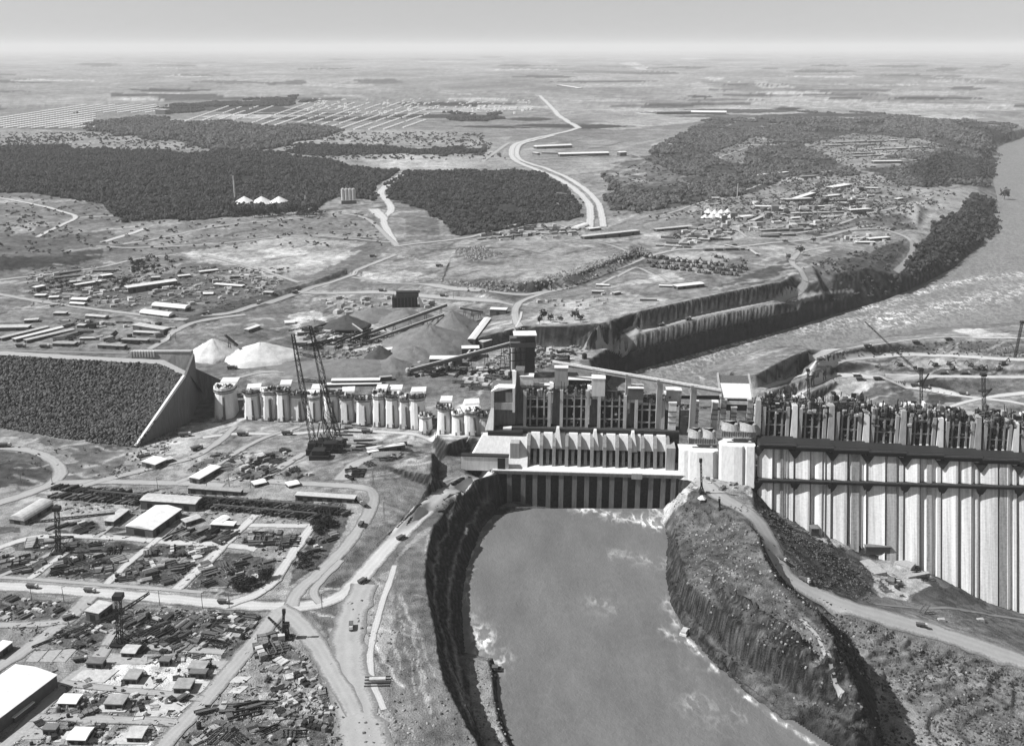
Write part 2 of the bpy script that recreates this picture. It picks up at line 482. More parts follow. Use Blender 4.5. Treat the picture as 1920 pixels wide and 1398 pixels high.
# the haul road and the bench road stay graded
def graded(pts, wpx):
    u_, v_ = UV(GX, GY, GZ); m = (u_ > min(p[0] for p in pts) - 60) & (u_ < max(p[0] for p in pts) + 60) & (v_ > min(p[1] for p in pts) - 60) & (v_ < max(p[1] for p in pts) + 60)
    i = np.nonzero(m); d = np.full(len(i[0]), 1e9)
    for (x0, y0), (x1, y1) in zip(pts, pts[1:]):
        dx, dy = x1 - x0, y1 - y0; t = np.clip(((u_[i] - x0) * dx + (v_[i] - y0) * dy) / (dx * dx + dy * dy), 0, 1)
        d = np.minimum(d, np.hypot(u_[i] - x0 - t * dx, v_[i] - y0 - t * dy))
    k = np.clip((wpx * 1.8 - d) / (wpx * .8), 0, 1); GZ[i] = GZ[i] * (1 - k) + BASEZ[i] * k
graded([(640, 1110), (700, 1045), (752, 990), (800, 952), (838, 922), (880, 897), (930, 884)], 15)
graded([(1500, 547), (1400, 575), (1300, 596), (1200, 621), (1120, 648), (1060, 668)], 5)
graded([(1300, 900), (1345, 928), (1400, 958), (1432, 992), (1450, 1040), (1476, 1083), (1530, 1112), (1600, 1142), (1700, 1168), (1920, 1240)], 14)
# ------------------------------------------------------------------ sampling the finished ground
def zat(x, y):
    r = np.clip(np.interp(y, ROWS, np.arange(NR)), 0, NR - 1.001)
    s = np.clip((x / max(y, 1.0) - SS[0]) / (SS[1] - SS[0]), 0, NC - 1.001)
    i, j = int(r), int(s); a, b = r - i, s - j
    return float((GZ[i, j] * (1 - b) + GZ[i, j + 1] * b) * (1 - a) + (GZ[i + 1, j] * (1 - b) + GZ[i + 1, j + 1] * b) * a)

def G(u, v, up=0.0):
    """the place on the ground seen at photo pixel (u, v); up lifts the sought surface"""
    dx, dy, dz = ray(u, v)
    s = (dx / dy - SS[0]) / (SS[1] - SS[0])
    s = min(max(s, 0), NC - 1.001); j = int(s); b = s - j
    col = GZ[:, j] * (1 - b) + GZ[:, j + 1] * b + up
    zr = CAM_H + ROWS * dz / dy
    k = int(np.argmax(zr <= col))
    if k == 0: k = 1
    d0, d1 = zr[k - 1] - col[k - 1], zr[k] - col[k]
    f = d0 / (d0 - d1) if d0 != d1 else 0
    Y = ROWS[k - 1] + f * (ROWS[k] - ROWS[k - 1])
    return Vector((dx / dy * Y, Y, float(col[k - 1] + f * (col[k] - col[k - 1]))))

# ------------------------------------------------------------------ what the ground is made of: tone painted by zone
GU, GV = UV(GX, GY, GZ)
jit = np.clip(1500 / GY, .25, 1.6)
JU = GU + (fbm(GX / 14, GY / 14, 3, 41)) * 13 * jit
JV = GV + (fbm(GX / 14, GY / 14, 3, 43)) * 8 * jit
TONE = np.full(GX.shape, .17)
TONE += np.clip(fbm(GX / 70, GY / 70, 4, 51), -.3, .3) * .10
FOREST = np.zeros(GX.shape, int)
NFOR = [0]
RAG = (np.clip(GY / 1600, 0, 3))
RU = GU + fbm(GX / 150, GY / 240, 4, 45) * 46; RV = GV + fbm(GX / 150, GY / 240, 4, 47) * 20
THIN = fbm(GX / 120, GY / 160, 4, 49)
def zone(tone, poly, var=.3, soft=True, scale=12., forest=False):
    us = [p[0] for p in poly]; vs = [p[1] for p in poly]
    A, B = (RU, RV) if forest else (JU, JV) if soft else (GU, GV)
    m = (A > min(us)) & (A < max(us)) & (B > min(vs)) & (B < max(vs))
    idx = np.nonzero(m)
    ok = pip(A[idx], B[idx], poly)
    okf = ok
    if forest: okf = ok & (THIN[idx] < (.3 if forest is True else .09 if forest == 2 else .05))
    idf = (idx[0][okf], idx[1][okf]); idx = (idx[0][ok], idx[1][ok])
    x, y = GX[idx], GY[idx]
    TONE[idx] = tone * (1 + var * 2 * fbm(x / scale, y / scale, 3, 61))
    if forest:
        NFOR[0] += 1
        FOREST[idf] = NFOR[0]
    else: FOREST[idx] = 0

# far country: fields in long patches
far = GY > 1900
fld = fbm(GX / 700, GY / 1500, 4, 71); fl2 = fbm(GX / 160, GY / 420, 3, 73)
TONE[far] = (.23 + .20 * fld + .10 * fl2)[far]
zone(.20, [(-400, 205), (180, 195), (420, 185), (700, 170), (1000, 175), (1060, 235), (700, 245), (300, 235), (120, 240), (-400, 240)])
zone(.24, [(-200, 235), (150, 245), (300, 262), (430, 278), (250, 280), (-200, 275)])
zone(.07, [(150, 240), (260, 222), (420, 232), (620, 240), (640, 246), (600, 262), (560, 265), (470, 285), (340, 268), (230, 256)], forest=True)
zone(.09, [(400, 192), (600, 182), (570, 192), (330, 212), (290, 205)], forest=True)
zone(.08, [(205, 175), (420, 178), (420, 183), (210, 181)])
zone(.10, [(500, 155), (570, 150), (575, 158), (500, 160)]); zone(.10, [(660, 150), (740, 148), (760, 156), (680, 158)])
zone(.09, [(835, 215), (940, 212), (940, 224), (850, 224)], forest=True)
zone(.08, [(550, 272), (700, 275), (900, 280), (905, 293), (700, 290), (540, 290)], forest=True)
zone(.33, [(672, 295), (760, 288), (840, 300), (835, 312), (740, 316), (690, 306)])
zone(.26, [(560, 268), (900, 262), (960, 255), (940, 275), (800, 274), (600, 272)])
# forests
F0 = NFOR[0] + 1
zone(.055, [(-300, 285), (120, 275), (260, 280), (330, 285), (430, 280), (560, 295), (650, 305), (735, 320), (760, 322), (714, 352), (705, 378), (640, 370), (545, 408), (440, 412), (330, 412), (240, 418), (185, 380), (60, 362), (-300, 358)], forest=True)
zone(.055, [(772, 325), (860, 320), (960, 315), (1010, 327), (1050, 348), (1080, 372), (1098, 402), (1070, 408), (1000, 422), (930, 434), (870, 444), (845, 442), (830, 415), (790, 395), (740, 392), (722, 375), (735, 350)], forest=True)
zone(.085, [(1130, 330), (1240, 270), (1330, 225), (1500, 212), (1700, 215), (1900, 238), (1858, 300), (1850, 350), (1750, 350), (1560, 325), (1480, 338), (1380, 370), (1300, 385), (1200, 400), (1150, 392)], forest=3)
FSCRUB = NFOR[0]
zone(.15, [(1135, 325), (1190, 290), (1260, 320), (1290, 345), (1240, 350), (1160, 350)])
zone(.19, [(1330, 290), (1420, 255), (1460, 262), (1400, 285), (1395, 312), (1360, 305)])
zone(.06, [(1440, 222), (1800, 222), (1880, 245), (1855, 290), (1800, 270), (1700, 245), (1450, 250)], forest=2)
zone(.22, [(1500, 272), (1600, 250), (1740, 262), (1780, 280), (1640, 300), (1720, 310), (1600, 318), (1560, 300)])
zone(.28, [(1090, 235), (1200, 218), (1350, 220), (1300, 230), (1150, 245)])
zone(.30, [(1380, 185), (1500, 180), (1640, 190), (1750, 195), (1740, 204), (1560, 204), (1420, 196)])
zone(.30, [(1280, 160), (1310, 153), (1345, 166), (1320, 169)]); zone(.30, [(1405, 150), (1480, 160), (1490, 165), (1430, 166)])
zone(.35, [(1160, 118), (1190, 116), (1225, 130), (1200, 132)])

zone(.06, [(1655, 562), (1740, 522), (1800, 480), (1862, 440), (1872, 400), (1872, 372), (1830, 365), (1780, 400), (1740, 450), (1690, 480), (1650, 520), (1612, 530)], forest=True)
zone(.09, [(1740, 350), (1860, 330), (1868, 300), (1760, 290), (1700, 320)], forest=True)
zone(.16, [(1480, 500), (1560, 490), (1640, 460), (1700, 440), (1720, 470), (1660, 540), (1620, 570), (1540, 545), (1500, 530)])
zone(.09, [(1570, 490), (1640, 470), (1690, 450), (1700, 470), (1650, 520), (1600, 520)])
# middle distance
zone(.17, [(-200, 362), (60, 362), (185, 382), (240, 420), (190, 445), (-200, 450)])
zone(.30, [(-100, 368), (60, 372), (90, 380), (-50, 380)]); zone(.30, [(20, 425), (80, 415), (60, 435), (25, 440)])
zone(.20, [(240, 425), (450, 405), (640, 390), (700, 415), (720, 445), (560, 430), (300, 460)])
zone(.13, [(-200, 440), (180, 442), (200, 460), (120, 480), (-200, 487)], var=.15)
zone(.07, [(-200, 490), (110, 478), (190, 466), (195, 482), (120, 500), (-200, 517)], var=.3)
zone(.30, [(330, 475), (560, 440), (640, 450), (690, 452), (600, 500), (470, 500), (380, 495)], var=.25)
zone(.42, [(480, 468), (590, 462), (570, 478), (500, 480)]); zone(.40, [(345, 475), (400, 475), (480, 490), (420, 492), (360, 484)])
zone(.34, [(540, 495), (640, 470), (680, 470), (600, 510), (500, 530), (460, 500)])
zone(.14, [(30, 545), (120, 505), (250, 485), (330, 482), (560, 530), (520, 550), (440, 572), (330, 594), (100, 568)], scale=8)
zone(.20, [(240, 500), (330, 495), (340, 510), (250, 520)])
zone(.09, [(330, 598), (420, 570), (560, 535), (640, 510), (600, 540), (480, 580), (360, 612)])
zone(.19, [(-200, 590), (120, 580), (330, 612), (290, 650), (-200, 650)], scale=6)
zone(.20, [(700, 365), (800, 395), (835, 440), (760, 455), (730, 420)]); zone(.14, [(760, 405), (820, 410), (825, 440), (760, 450)])
zone(.22, [(740, 455), (870, 446), (1080, 440), (1240, 450), (1190, 480), (1150, 510), (1000, 546), (830, 535), (680, 530), (700, 490)])
zone(.12, [(830, 535), (880, 530), (1000, 530), (1060, 520), (1120, 500), (1190, 465), (1215, 470), (1140, 520), (1060, 542), (1000, 550), (880, 546)], var=.5, scale=4)
zone(.13, [(845, 470), (900, 462), (940, 475), (900, 488), (860, 485)], var=.5, scale=4)
zone(.24, [(850, 500), (940, 475), (1000, 462), (1150, 468), (1100, 495), (1050, 512), (990, 525), (890, 520)], var=.12)
zone(.32, [(660, 512), (760, 508), (820, 515), (800, 528), (680, 528)])
zone(.20, [(1000, 560), (1140, 520), (1250, 470), (1480, 480), (1490, 515), (1400, 540), (1200, 585), (1120, 608), (980, 612)])
zone(.30, [(1060, 565), (1140, 555), (1260, 560), (1200, 580), (1130, 605), (1000, 608)], var=.2); zone(.28, [(1230, 480), (1330, 470), (1400, 480), (1300, 500), (1380, 515), (1240, 510)])
zone(.33, [(1120, 540), (1260, 510), (1300, 535), (1220, 530)]); zone(.30, [(1400, 465), (1520, 455), (1560, 470), (1500, 490), (1420, 475)])
zone(.10, [(1330, 545), (1400, 515), (1480, 485), (1500, 500), (1430, 530)])
zone(.26, [(900, 440), (1000, 420), (1100, 415), (1150, 440), (1240, 430), (1300, 440), (1200, 455), (1050, 450)], var=.5, scale=6)
zone(.22, [(1290, 400), (1480, 340), (1640, 325), (1740, 370), (1640, 400), (1500, 440), (1380, 450), (1290, 430)], var=.35, scale=9)
zone(.22, [(1560, 470), (1600, 440), (1690, 440), (1640, 470)])
zone(.13, [(1500, 430), (1600, 410), (1700, 400), (1720, 430), (1600, 435), (1560, 455)])
# plant and stockpile bench
zone(.20, [(560, 545), (800, 540), (960, 560), (1000, 610), (960, 700), (820, 700), (600, 690), (540, 620)], var=.4, scale=5)
zone(.38, [(540, 590), (600, 580), (640, 640), (820, 640), (800, 665), (640, 655), (560, 650)], var=.5, scale=5)
zone(.15, [(365, 685), (540, 690), (600, 700), (560, 715), (430, 712), (370, 700)])
zone(.30, [(975, 625), (1100, 655), (1080, 690), (1030, 675), (985, 660)], var=.35, scale=5)
zone(.24, [(430, 700), (560, 690), (600, 712), (480, 720)])
# foot of the dam
zone(.24, [(260, 840), (330, 795), (400, 785), (800, 790), (890, 815), (870, 830), (800, 850), (720, 850), (560, 900), (250, 905), (210, 880)], var=.3, scale=8)
zone(.36, [(300, 850), (340, 800), (410, 790), (420, 800), (350, 850)]); zone(.33, [(620, 805), (780, 808), (890, 818), (870, 826), (700, 828)])
zone(.13, [(-300, 800), (100, 822), (250, 838), (230, 870), (150, 905), (60, 930), (-300, 920)], scale=9)
zone(.24, [(-100, 812), (60, 822), (130, 850), (145, 870), (115, 870), (70, 850), (-100, 835)], scale=7)
zone(.085, [(-100, 868), (60, 868), (100, 885), (80, 905), (-100, 930)])
zone(.12, [(350, 880), (410, 850), (450, 850), (460, 870), (400, 895)], var=.6, scale=3)
zone(.13, [(430, 900), (480, 850), (540, 840), (530, 880), (500, 905)], var=.6, scale=3); zone(.14, [(530, 890), (560, 870), (590, 890), (560, 900)], var=.5, scale=3)
zone(.20, [(560, 905), (700, 850), (790, 850), (805, 870), (790, 930), (740, 985), (705, 1000), (700, 930), (640, 910)], var=.35, scale=5)
# storage yard
zone(.25, [(-300, 930), (60, 910), (560, 900), (700, 910), (690, 985), (560, 1130), (-300, 1100)], var=.15)
for pl in ([(95, 905), (280, 925), (640, 942), (655, 965), (640, 985), (600, 985), (520, 968), (380, 958), (270, 945), (100, 938)],
           [(95, 985), (180, 975), (195, 1000), (95, 1002)], [(15, 1015), (60, 1005), (275, 1022), (255, 1035), (120, 1035), (25, 1030)],
           [(-60, 1038), (100, 1042), (60, 1078), (-60, 1072)], [(122, 1037), (243, 1042), (205, 1088), (85, 1078)],
           [(247, 1052), (365, 1057), (330, 1095), (210, 1090)], [(297, 1022), (405, 1030), (375, 1048), (262, 1040)],
           [(322, 1000), (350, 992), (447, 1000), (425, 1020), (312, 1012)], [(205, 985), (240, 992), (300, 1000), (320, 990), (300, 1010), (190, 1000)],
           [(358, 1100), (400, 1048), (425, 1035), (515, 1050), (500, 1110), (430, 1116), (368, 1108)], [(-60, 985), (40, 985), (40, 1000), (-60, 1005)],
           [(460, 1000), (560, 1000), (555, 1028), (450, 1022)], [(580, 960), (650, 965), (640, 1010), (600, 1060), (540, 1100), (545, 1070), (590, 1000)]):
    zone(.10, pl, var=.55, scale=3.5)
zone(.31, [(100, 950), (240, 945), (220, 975), (120, 980)], var=.12)
zone(.18, [(-300, 1098), (560, 1128), (560, 1150), (-300, 1118)], var=.3)
# lower yard
zone(.23, [(-300, 1118), (500, 1150), (560, 1200), (640, 1330), (650, 1500), (-300, 1500)], var=.2)
zone(.12, [(-60, 1118), (140, 1128), (110, 1160), (-60, 1168)], var=.6, scale=3)
zone(.12, [(190, 1140), (490, 1152), (440, 1235), (330, 1230), (230, 1225), (70, 1205)], var=.7, scale=3)
zone(.45, [(130, 1290), (160, 1255), (235, 1240), (420, 1225), (400, 1260), (350, 1300), (250, 1310)], var=.35, scale=3)
zone(.13, [(100, 1340), (150, 1300), (290, 1310), (270, 1345), (150, 1345)], var=.6, scale=3)
zone(.42, [(250, 1335), (300, 1305), (358, 1315), (340, 1345), (270, 1350)], var=.2)
zone(.36, [(20, 1385), (60, 1345), (120, 1350), (90, 1385)]); zone(.42, [(130, 1380), (160, 1355), (215, 1358), (180, 1395)]); zone(.36, [(215, 1395), (240, 1360), (300, 1365), (280, 1398)])
zone(.36, [(395, 1265), (445, 1235), (440, 1260), (420, 1280)], var=.4)
zone(.10, [(500, 1200), (540, 1200), (580, 1240), (630, 1320), (645, 1400), (600, 1460), (560, 1340)], var=.6, scale=3)
zone(.28, [(500, 1230), (560, 1240), (600, 1300), (600, 1360), (480, 1340)], var=.7, scale=2.5)
zone(.13, [(350, 1370), (430, 1340), (560, 1360), (560, 1460), (300, 1460)], var=.6, scale=3)
# strip between the haul road and the channel
zone(.26, [(640, 1130), (700, 1100), (750, 1040), (800, 985), (812, 985), (803, 1030), (760, 1160), (720, 1230), (700, 1290), (690, 1340), (720, 1500), (640, 1500), (620, 1200)], var=.25, scale=7)
zone(.16, [(745, 1050), (800, 1000), (803, 1130), (822, 1225), (862, 1340), (920, 1440), (900, 1500), (800, 1400), (750, 1250), (735, 1130)], var=.25, scale=8)
zone(.11, [(590, 1150), (630, 1130), (650, 1180), (625, 1200), (605, 1180)], var=.3); zone(.10, [(597, 1110), (640, 1080), (650, 1095), (630, 1115)])
zone(.15, [(640, 1060), (700, 985), (745, 985), (700, 1030), (665, 1080)]); zone(.15, [(835, 935), (880, 900), (920, 890), (935, 895), (900, 920), (860, 935), (846, 975), (825, 985), (812, 985)], var=.5, scale=4)
zone(.23, [(876, 1230), (925, 1232), (935, 1300), (960, 1398), (990, 1460), (920, 1460), (882, 1330)], var=.3, scale=5)
# east bank
zone(.125, [(1250, 900), (1420, 960), (1460, 1090), (1600, 1200), (1680, 1500), (1200, 1500), (1240, 1000)], var=.55, scale=5)
zone(.34, [(1262, 895), (1300, 905), (1290, 930), (1262, 960), (1240, 985), (1236, 965), (1255, 930)], var=.35, scale=4)
zone(.30, [(1285, 885), (1390, 890), (1400, 930), (1440, 985), (1400, 965), (1340, 925), (1290, 908)], var=.2)
zone(.20, [(1490, 1170), (1540, 1190), (1580, 1270), (1545, 1265), (1500, 1225)], var=.2)
zone(.075, [(1440, 1080), (1530, 1110), (1560, 1150), (1620, 1260), (1640, 1340), (1600, 1300), (1560, 1200), (1500, 1140)], var=.5, scale=4)  # shade on the ridge's steep east flank painted as a dark band
zone(.085, [(1410, 950), (1480, 960), (1560, 1010), (1620, 1060), (1640, 1100), (1600, 1125), (1500, 1090), (1455, 1000)], var=.55, scale=5)
zone(.17, [(1500, 1120), (1640, 1190), (1920, 1290), (2000, 1330), (2000, 1500), (1640, 1500), (1640, 1300), (1590, 1190)], var=.5, scale=4)
zone(.20, [(1640, 1300), (1760, 1330), (1860, 1390), (1860, 1420), (1640, 1400)], var=.2)
zone(.42, [(1405, 905), (1440, 945), (1480, 968), (1580, 1012), (1640, 1018), (1690, 1035), (1700, 1050), (1620, 1040), (1530, 1010), (1450, 965), (1400, 925)], var=.25, scale=5)
zone(.34, [(1612, 1045), (1700, 1040), (1760, 1090), (1700, 1120), (1650, 1122), (1630, 1080)], var=.3, scale=6)
zone(.12, [(1640, 1085), (1680, 1080), (1700, 1100), (1660, 1115)], var=.5, scale=3)
zone(.10, [(1700, 1125), (1740, 1100), (1790, 1100), (1840, 1130), (1780, 1140)], var=.4)
zone(.16, [(1640, 1135), (1830, 1140), (1940, 1165), (2000, 1240), (1900, 1210), (1750, 1170)], var=.15)
# upstream cofferdam
zone(.24, [(1360, 730), (1420, 655), (1520, 650), (1600, 640), (2000, 600), (2000, 760), (1480, 790)], var=.15)
zone(.20, [(1365, 715), (1400, 668), (1500, 645), (1512, 656), (1470, 674), (1420, 700)], var=.08)
zone(.13, [(1560, 672), (1650, 658), (1760, 640), (2000, 640), (2000, 665), (1750, 660), (1650, 664)], var=.3, scale=3)
zone(.12, [(1570, 700), (1560, 688), (1640, 675), (1700, 668), (1660, 690), (1600, 700)], var=.2)
zone(.40, [(1780, 618), (1830, 616), (1910, 628), (1890, 636), (1820, 632)], var=.1); zone(.34, [(1680, 682), (1760, 672), (1900, 684), (1900, 690), (1720, 692)])
zone(.10, [(1640, 690), (1900, 693), (2000, 694), (2000, 702), (1760, 702), (1650, 697)], var=.6, scale=3)
zone(.12, [(1612, 740), (1640, 718), (1690, 718), (1720, 745), (1710, 770), (1620, 775)], var=.5, scale=5)
zone(.16, [(1720, 710), (2000, 710), (2000, 740), (1850, 742), (1740, 735)], var=.08); zone(.34, [(1530, 735), (1600, 715), (1640, 718), (1600, 750), (1520, 750)], var=.2)
zone(.09, [(1735, 735), (1800, 745), (1810, 752), (1760, 760), (1740, 770)])
# wheel tracks, scrapes and spoil lines
_r = random.Random(77)
def streak(pts, w, tone, mix=.7, soft=True):
    JU, JV = (globals()['JU'], globals()['JV']) if soft else (GU, GV)
    us = [p[0] for p in pts]; vs = [p[1] for p in pts]
    m = (JU > min(us) - w * 3) & (JU < max(us) + w * 3) & (JV > min(vs) - w * 3) & (JV < max(vs) + w * 3)
    i = np.nonzero(m)
    if not len(i[0]): return
    d = dist_poly(JU[i], JV[i] , pts); k = np.exp(-(d / w) ** 2) * mix
    TONE[i] = TONE[i] * (1 - k) + tone * k
def dist_poly(U, V, pts, closed=False):
    d = np.full(U.shape, 1e9)
    n = len(pts)
    for i in range(n if closed else n - 1):
        x0, y0 = pts[i][:2]; x1, y1 = pts[(i + 1) % n][:2]
        dx, dy = x1 - x0, y1 - y0
        t = np.clip(((U - x0) * dx + (V - y0) * dy) / (dx * dx + dy * dy + 1e-9), 0, 1)
        d = np.minimum(d, np.hypot(U - x0 - t * dx, V - y0 - t * dy))
    return d
def wiggle(u, v, L, slope, n=5):
    p = [(u, v)]; 
    for k in range(n):
        slope += _r.uniform(-.12, .12); p.append((p[-1][0] + L / n, p[-1][1] + L / n * slope))
    return p
for box, cnt, L, sl, w, tones in (((-50, 470, 760, 660), 110, (30, 140), (-.35, .2), (.8, 2.2), (.34, .3, .09, .11, .38)), ((760, 440, 1500, 600), 100, (30, 160), (-.3, .12), (.8, 2.2), (.32, .36, .1, .12)),
        ((980, 260, 1740, 440), 110, (30, 150), (-.35, .2), (.7, 1.8), (.3, .34, .07, .08)), ((0, 365, 760, 470), 60, (40, 160), (-.25, .15), (.8, 2), (.3, .09, .34)),
        ((540, 560, 980, 700), 60, (20, 80), (-.5, .3), (1, 2.5), (.4, .1, .34)), ((250, 790, 880, 910), 70, (40, 170), (-.6, .1), (1, 2.6), (.38, .34, .12, .1)),
        ((0, 820, 250, 930), 25, (30, 120), (-.2, .4), (1, 3), (.32, .09, .3)), ((1370, 610, 1960, 760), 60, (40, 200), (-.3, .1), (.7, 1.6), (.34, .36, .12)),
        ((0, 1095, 560, 1135), 24, (100, 300), (.02, .12), (.8, 1.6), (.36, .12, .34)), ((0, 950, 560, 1110), 60, (20, 80), (-.6, .1), (.8, 2), (.34, .08, .3)),
        ((1640, 1130, 1960, 1400), 40, (60, 220), (.1, .45), (.8, 2.2), (.22, .08, .26)), ((1260, 930, 1640, 1380), 50, (30, 120), (.3, 1.0), (.8, 2), (.24, .2, .07)),
        ((640, 1060, 800, 1390), 40, (8, 40), (1.5, 5.), (1, 2.6), (.34, .14, .38)), ((560, 1150, 720, 1398), 16, (10, 60), (1.2, 3.5), (2, 5), (.42, .34)), ((150, 1150, 560, 1390), 50, (20, 70), (-.9, .3), (.8, 2), (.4, .1, .36))):
    for _ in range(cnt):
        pts = wiggle(_r.uniform(box[0], box[2]), _r.uniform(box[1], box[3]), _r.uniform(*L), _r.uniform(*sl))
        if _r.random() < .0: continue
        u0, v0 = pts[2]
        i_ = int(np.clip(np.searchsorted(ROWS, G(min(max(u0, -300), 2200), min(max(v0, 150), 1398)).y), 0, NR - 1)) if False else 0
        streak(pts, _r.uniform(*w), _r.choice(tones), _r.uniform(.5, 1.0))
# far strips of wood and field
for _ in range(150):
    v = 100 + 150 * _r.random() ** 1.3; u = _r.uniform(-100, 2000); q = (v - 88) / 150.
    if 230 < v and (u < 950 or u > 1100): continue
    Lh, hh = _r.uniform(20, 120) * (.4 + q), _r.uniform(.6, 4) * (.3 + q * 1.4)
    zone(_r.choice((.055, .07, .09, .30, .34, .12)), [(u - Lh, v), (u - Lh * .4, v - hh), (u + Lh * .5, v - hh * .8), (u + Lh, v), (u + Lh * .3, v + hh), (u - Lh * .5, v + hh * .7)])
TONE *= 1 + .55 * fbm(GX / 22, GY / 22, 4, 161) * (FOREST == 0)
# bare rock on everything steep
rock = np.clip((steep - .25) / .4, 0, 1) * (GY < 2200)
strat = .05 * (1 + .9 * fbm(GX / 3, GY / 3, 2, 81)) * (1 + .8 * np.sin(GZ * 1.9 + 6 * fbm(GX / 60, GY / 60, 2, 83)) * (GZ > WZ + 1))
keep = pip(GU, GV, [(1225, 890), (1300, 890), (1300, 990), (1225, 1000)])
TONE = np.where(keep, TONE, TONE * (1 - rock) + strat * rock)
TONE = np.maximum(TONE, .01); TONE = .165 * (TONE / .17) ** 1.25
for L_ in (bench1, bench2): streak([(u - 3, v) for u, v in L_], 2.2, .30, .75)  # benches painted paler to show a thin lit line on the shaded wall
_px = lambda L: [UV(*q) for q in L]
_b3, _b2, _in, _cr, _sh = _px(B3), _px(B2), _px(IN), _px(CR), _px(SH)
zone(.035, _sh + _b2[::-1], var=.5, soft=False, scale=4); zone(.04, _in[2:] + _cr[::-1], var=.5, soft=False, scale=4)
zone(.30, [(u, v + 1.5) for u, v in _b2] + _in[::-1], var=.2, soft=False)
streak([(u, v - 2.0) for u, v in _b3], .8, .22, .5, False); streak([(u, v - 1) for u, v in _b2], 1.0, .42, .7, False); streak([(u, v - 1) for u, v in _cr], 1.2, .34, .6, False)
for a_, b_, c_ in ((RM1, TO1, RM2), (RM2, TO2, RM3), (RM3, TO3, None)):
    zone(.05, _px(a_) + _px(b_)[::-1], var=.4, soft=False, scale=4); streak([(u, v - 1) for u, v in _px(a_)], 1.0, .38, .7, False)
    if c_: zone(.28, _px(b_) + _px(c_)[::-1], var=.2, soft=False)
TONE = np.clip(TONE, .02, .6)

# ------------------------------------------------------------------ ground material
def ground_material():
    m, nt, b = new_mat('ground')
    L = nt.links
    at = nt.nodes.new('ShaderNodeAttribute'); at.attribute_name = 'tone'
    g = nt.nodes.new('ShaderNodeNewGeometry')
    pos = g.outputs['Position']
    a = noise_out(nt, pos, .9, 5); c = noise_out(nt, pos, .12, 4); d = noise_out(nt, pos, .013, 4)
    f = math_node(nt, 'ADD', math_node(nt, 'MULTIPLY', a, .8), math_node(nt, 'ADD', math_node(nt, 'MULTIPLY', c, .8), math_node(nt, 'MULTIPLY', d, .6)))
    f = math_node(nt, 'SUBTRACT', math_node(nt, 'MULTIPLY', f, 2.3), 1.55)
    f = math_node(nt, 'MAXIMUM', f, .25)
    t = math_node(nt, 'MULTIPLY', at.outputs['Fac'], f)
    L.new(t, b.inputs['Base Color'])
    b.inputs['Roughness'].default_value = .95
    b.inputs['Specular IOR Level'].default_value = .1
    bp = nt.nodes.new('ShaderNodeBump'); bp.inputs['Distance'].default_value = 1.1; bp.inputs['Strength'].default_value = .9
    L.new(math_node(nt, 'ADD', a, c), bp.inputs['Height'])
    L.new(bp.outputs['Normal'], b.inputs['Normal'])
    return m
M_GROUND = ground_material()

def grid_mesh(name, X, Y, Z, tone, mat, mask=None):
    nr, nc = X.shape
    me = bpy.data.meshes.new(name)
    idx = np.arange(nr * nc).reshape(nr, nc)
    q = np.stack([idx[:-1, :-1], idx[:-1, 1:], idx[1:, 1:], idx[1:, :-1]], -1).reshape(-1, 4)
    if mask is not None:
        mk = mask.ravel()
        q = q[mk[q].any(1)]
        used = np.unique(q); re = np.full(nr * nc, -1); re[used] = np.arange(len(used)); q = re[q]
        co = np.stack([X.ravel(), Y.ravel(), Z.ravel()], -1)[used]; tn = tone.ravel()[used]
    else:
        co = np.stack([X.ravel(), Y.ravel(), Z.ravel()], -1); tn = tone.ravel()
    me.vertices.add(len(co)); me.vertices.foreach_set('co', co.astype(np.float32).ravel())
    me.loops.add(q.size); me.loops.foreach_set('vertex_index', q.astype(np.int32).ravel())
    me.polygons.add(len(q)); me.polygons.foreach_set('loop_start', np.arange(0, q.size, 4, dtype=np.int32))
    me.polygons.foreach_set('use_smooth', np.ones(len(q), bool))
    me.update(calc_edges=True)
    at = me.attributes.new('tone', 'FLOAT', 'POINT'); at.data.foreach_set('value', tn.astype(np.float32))
    me.materials.append(mat)
    o = bpy.data.objects.new(name, me); COL.objects.link(o)
    return o

ground = tag(grid_mesh('ground', GX, GY, GZ, TONE, M_GROUND), kind='structure')

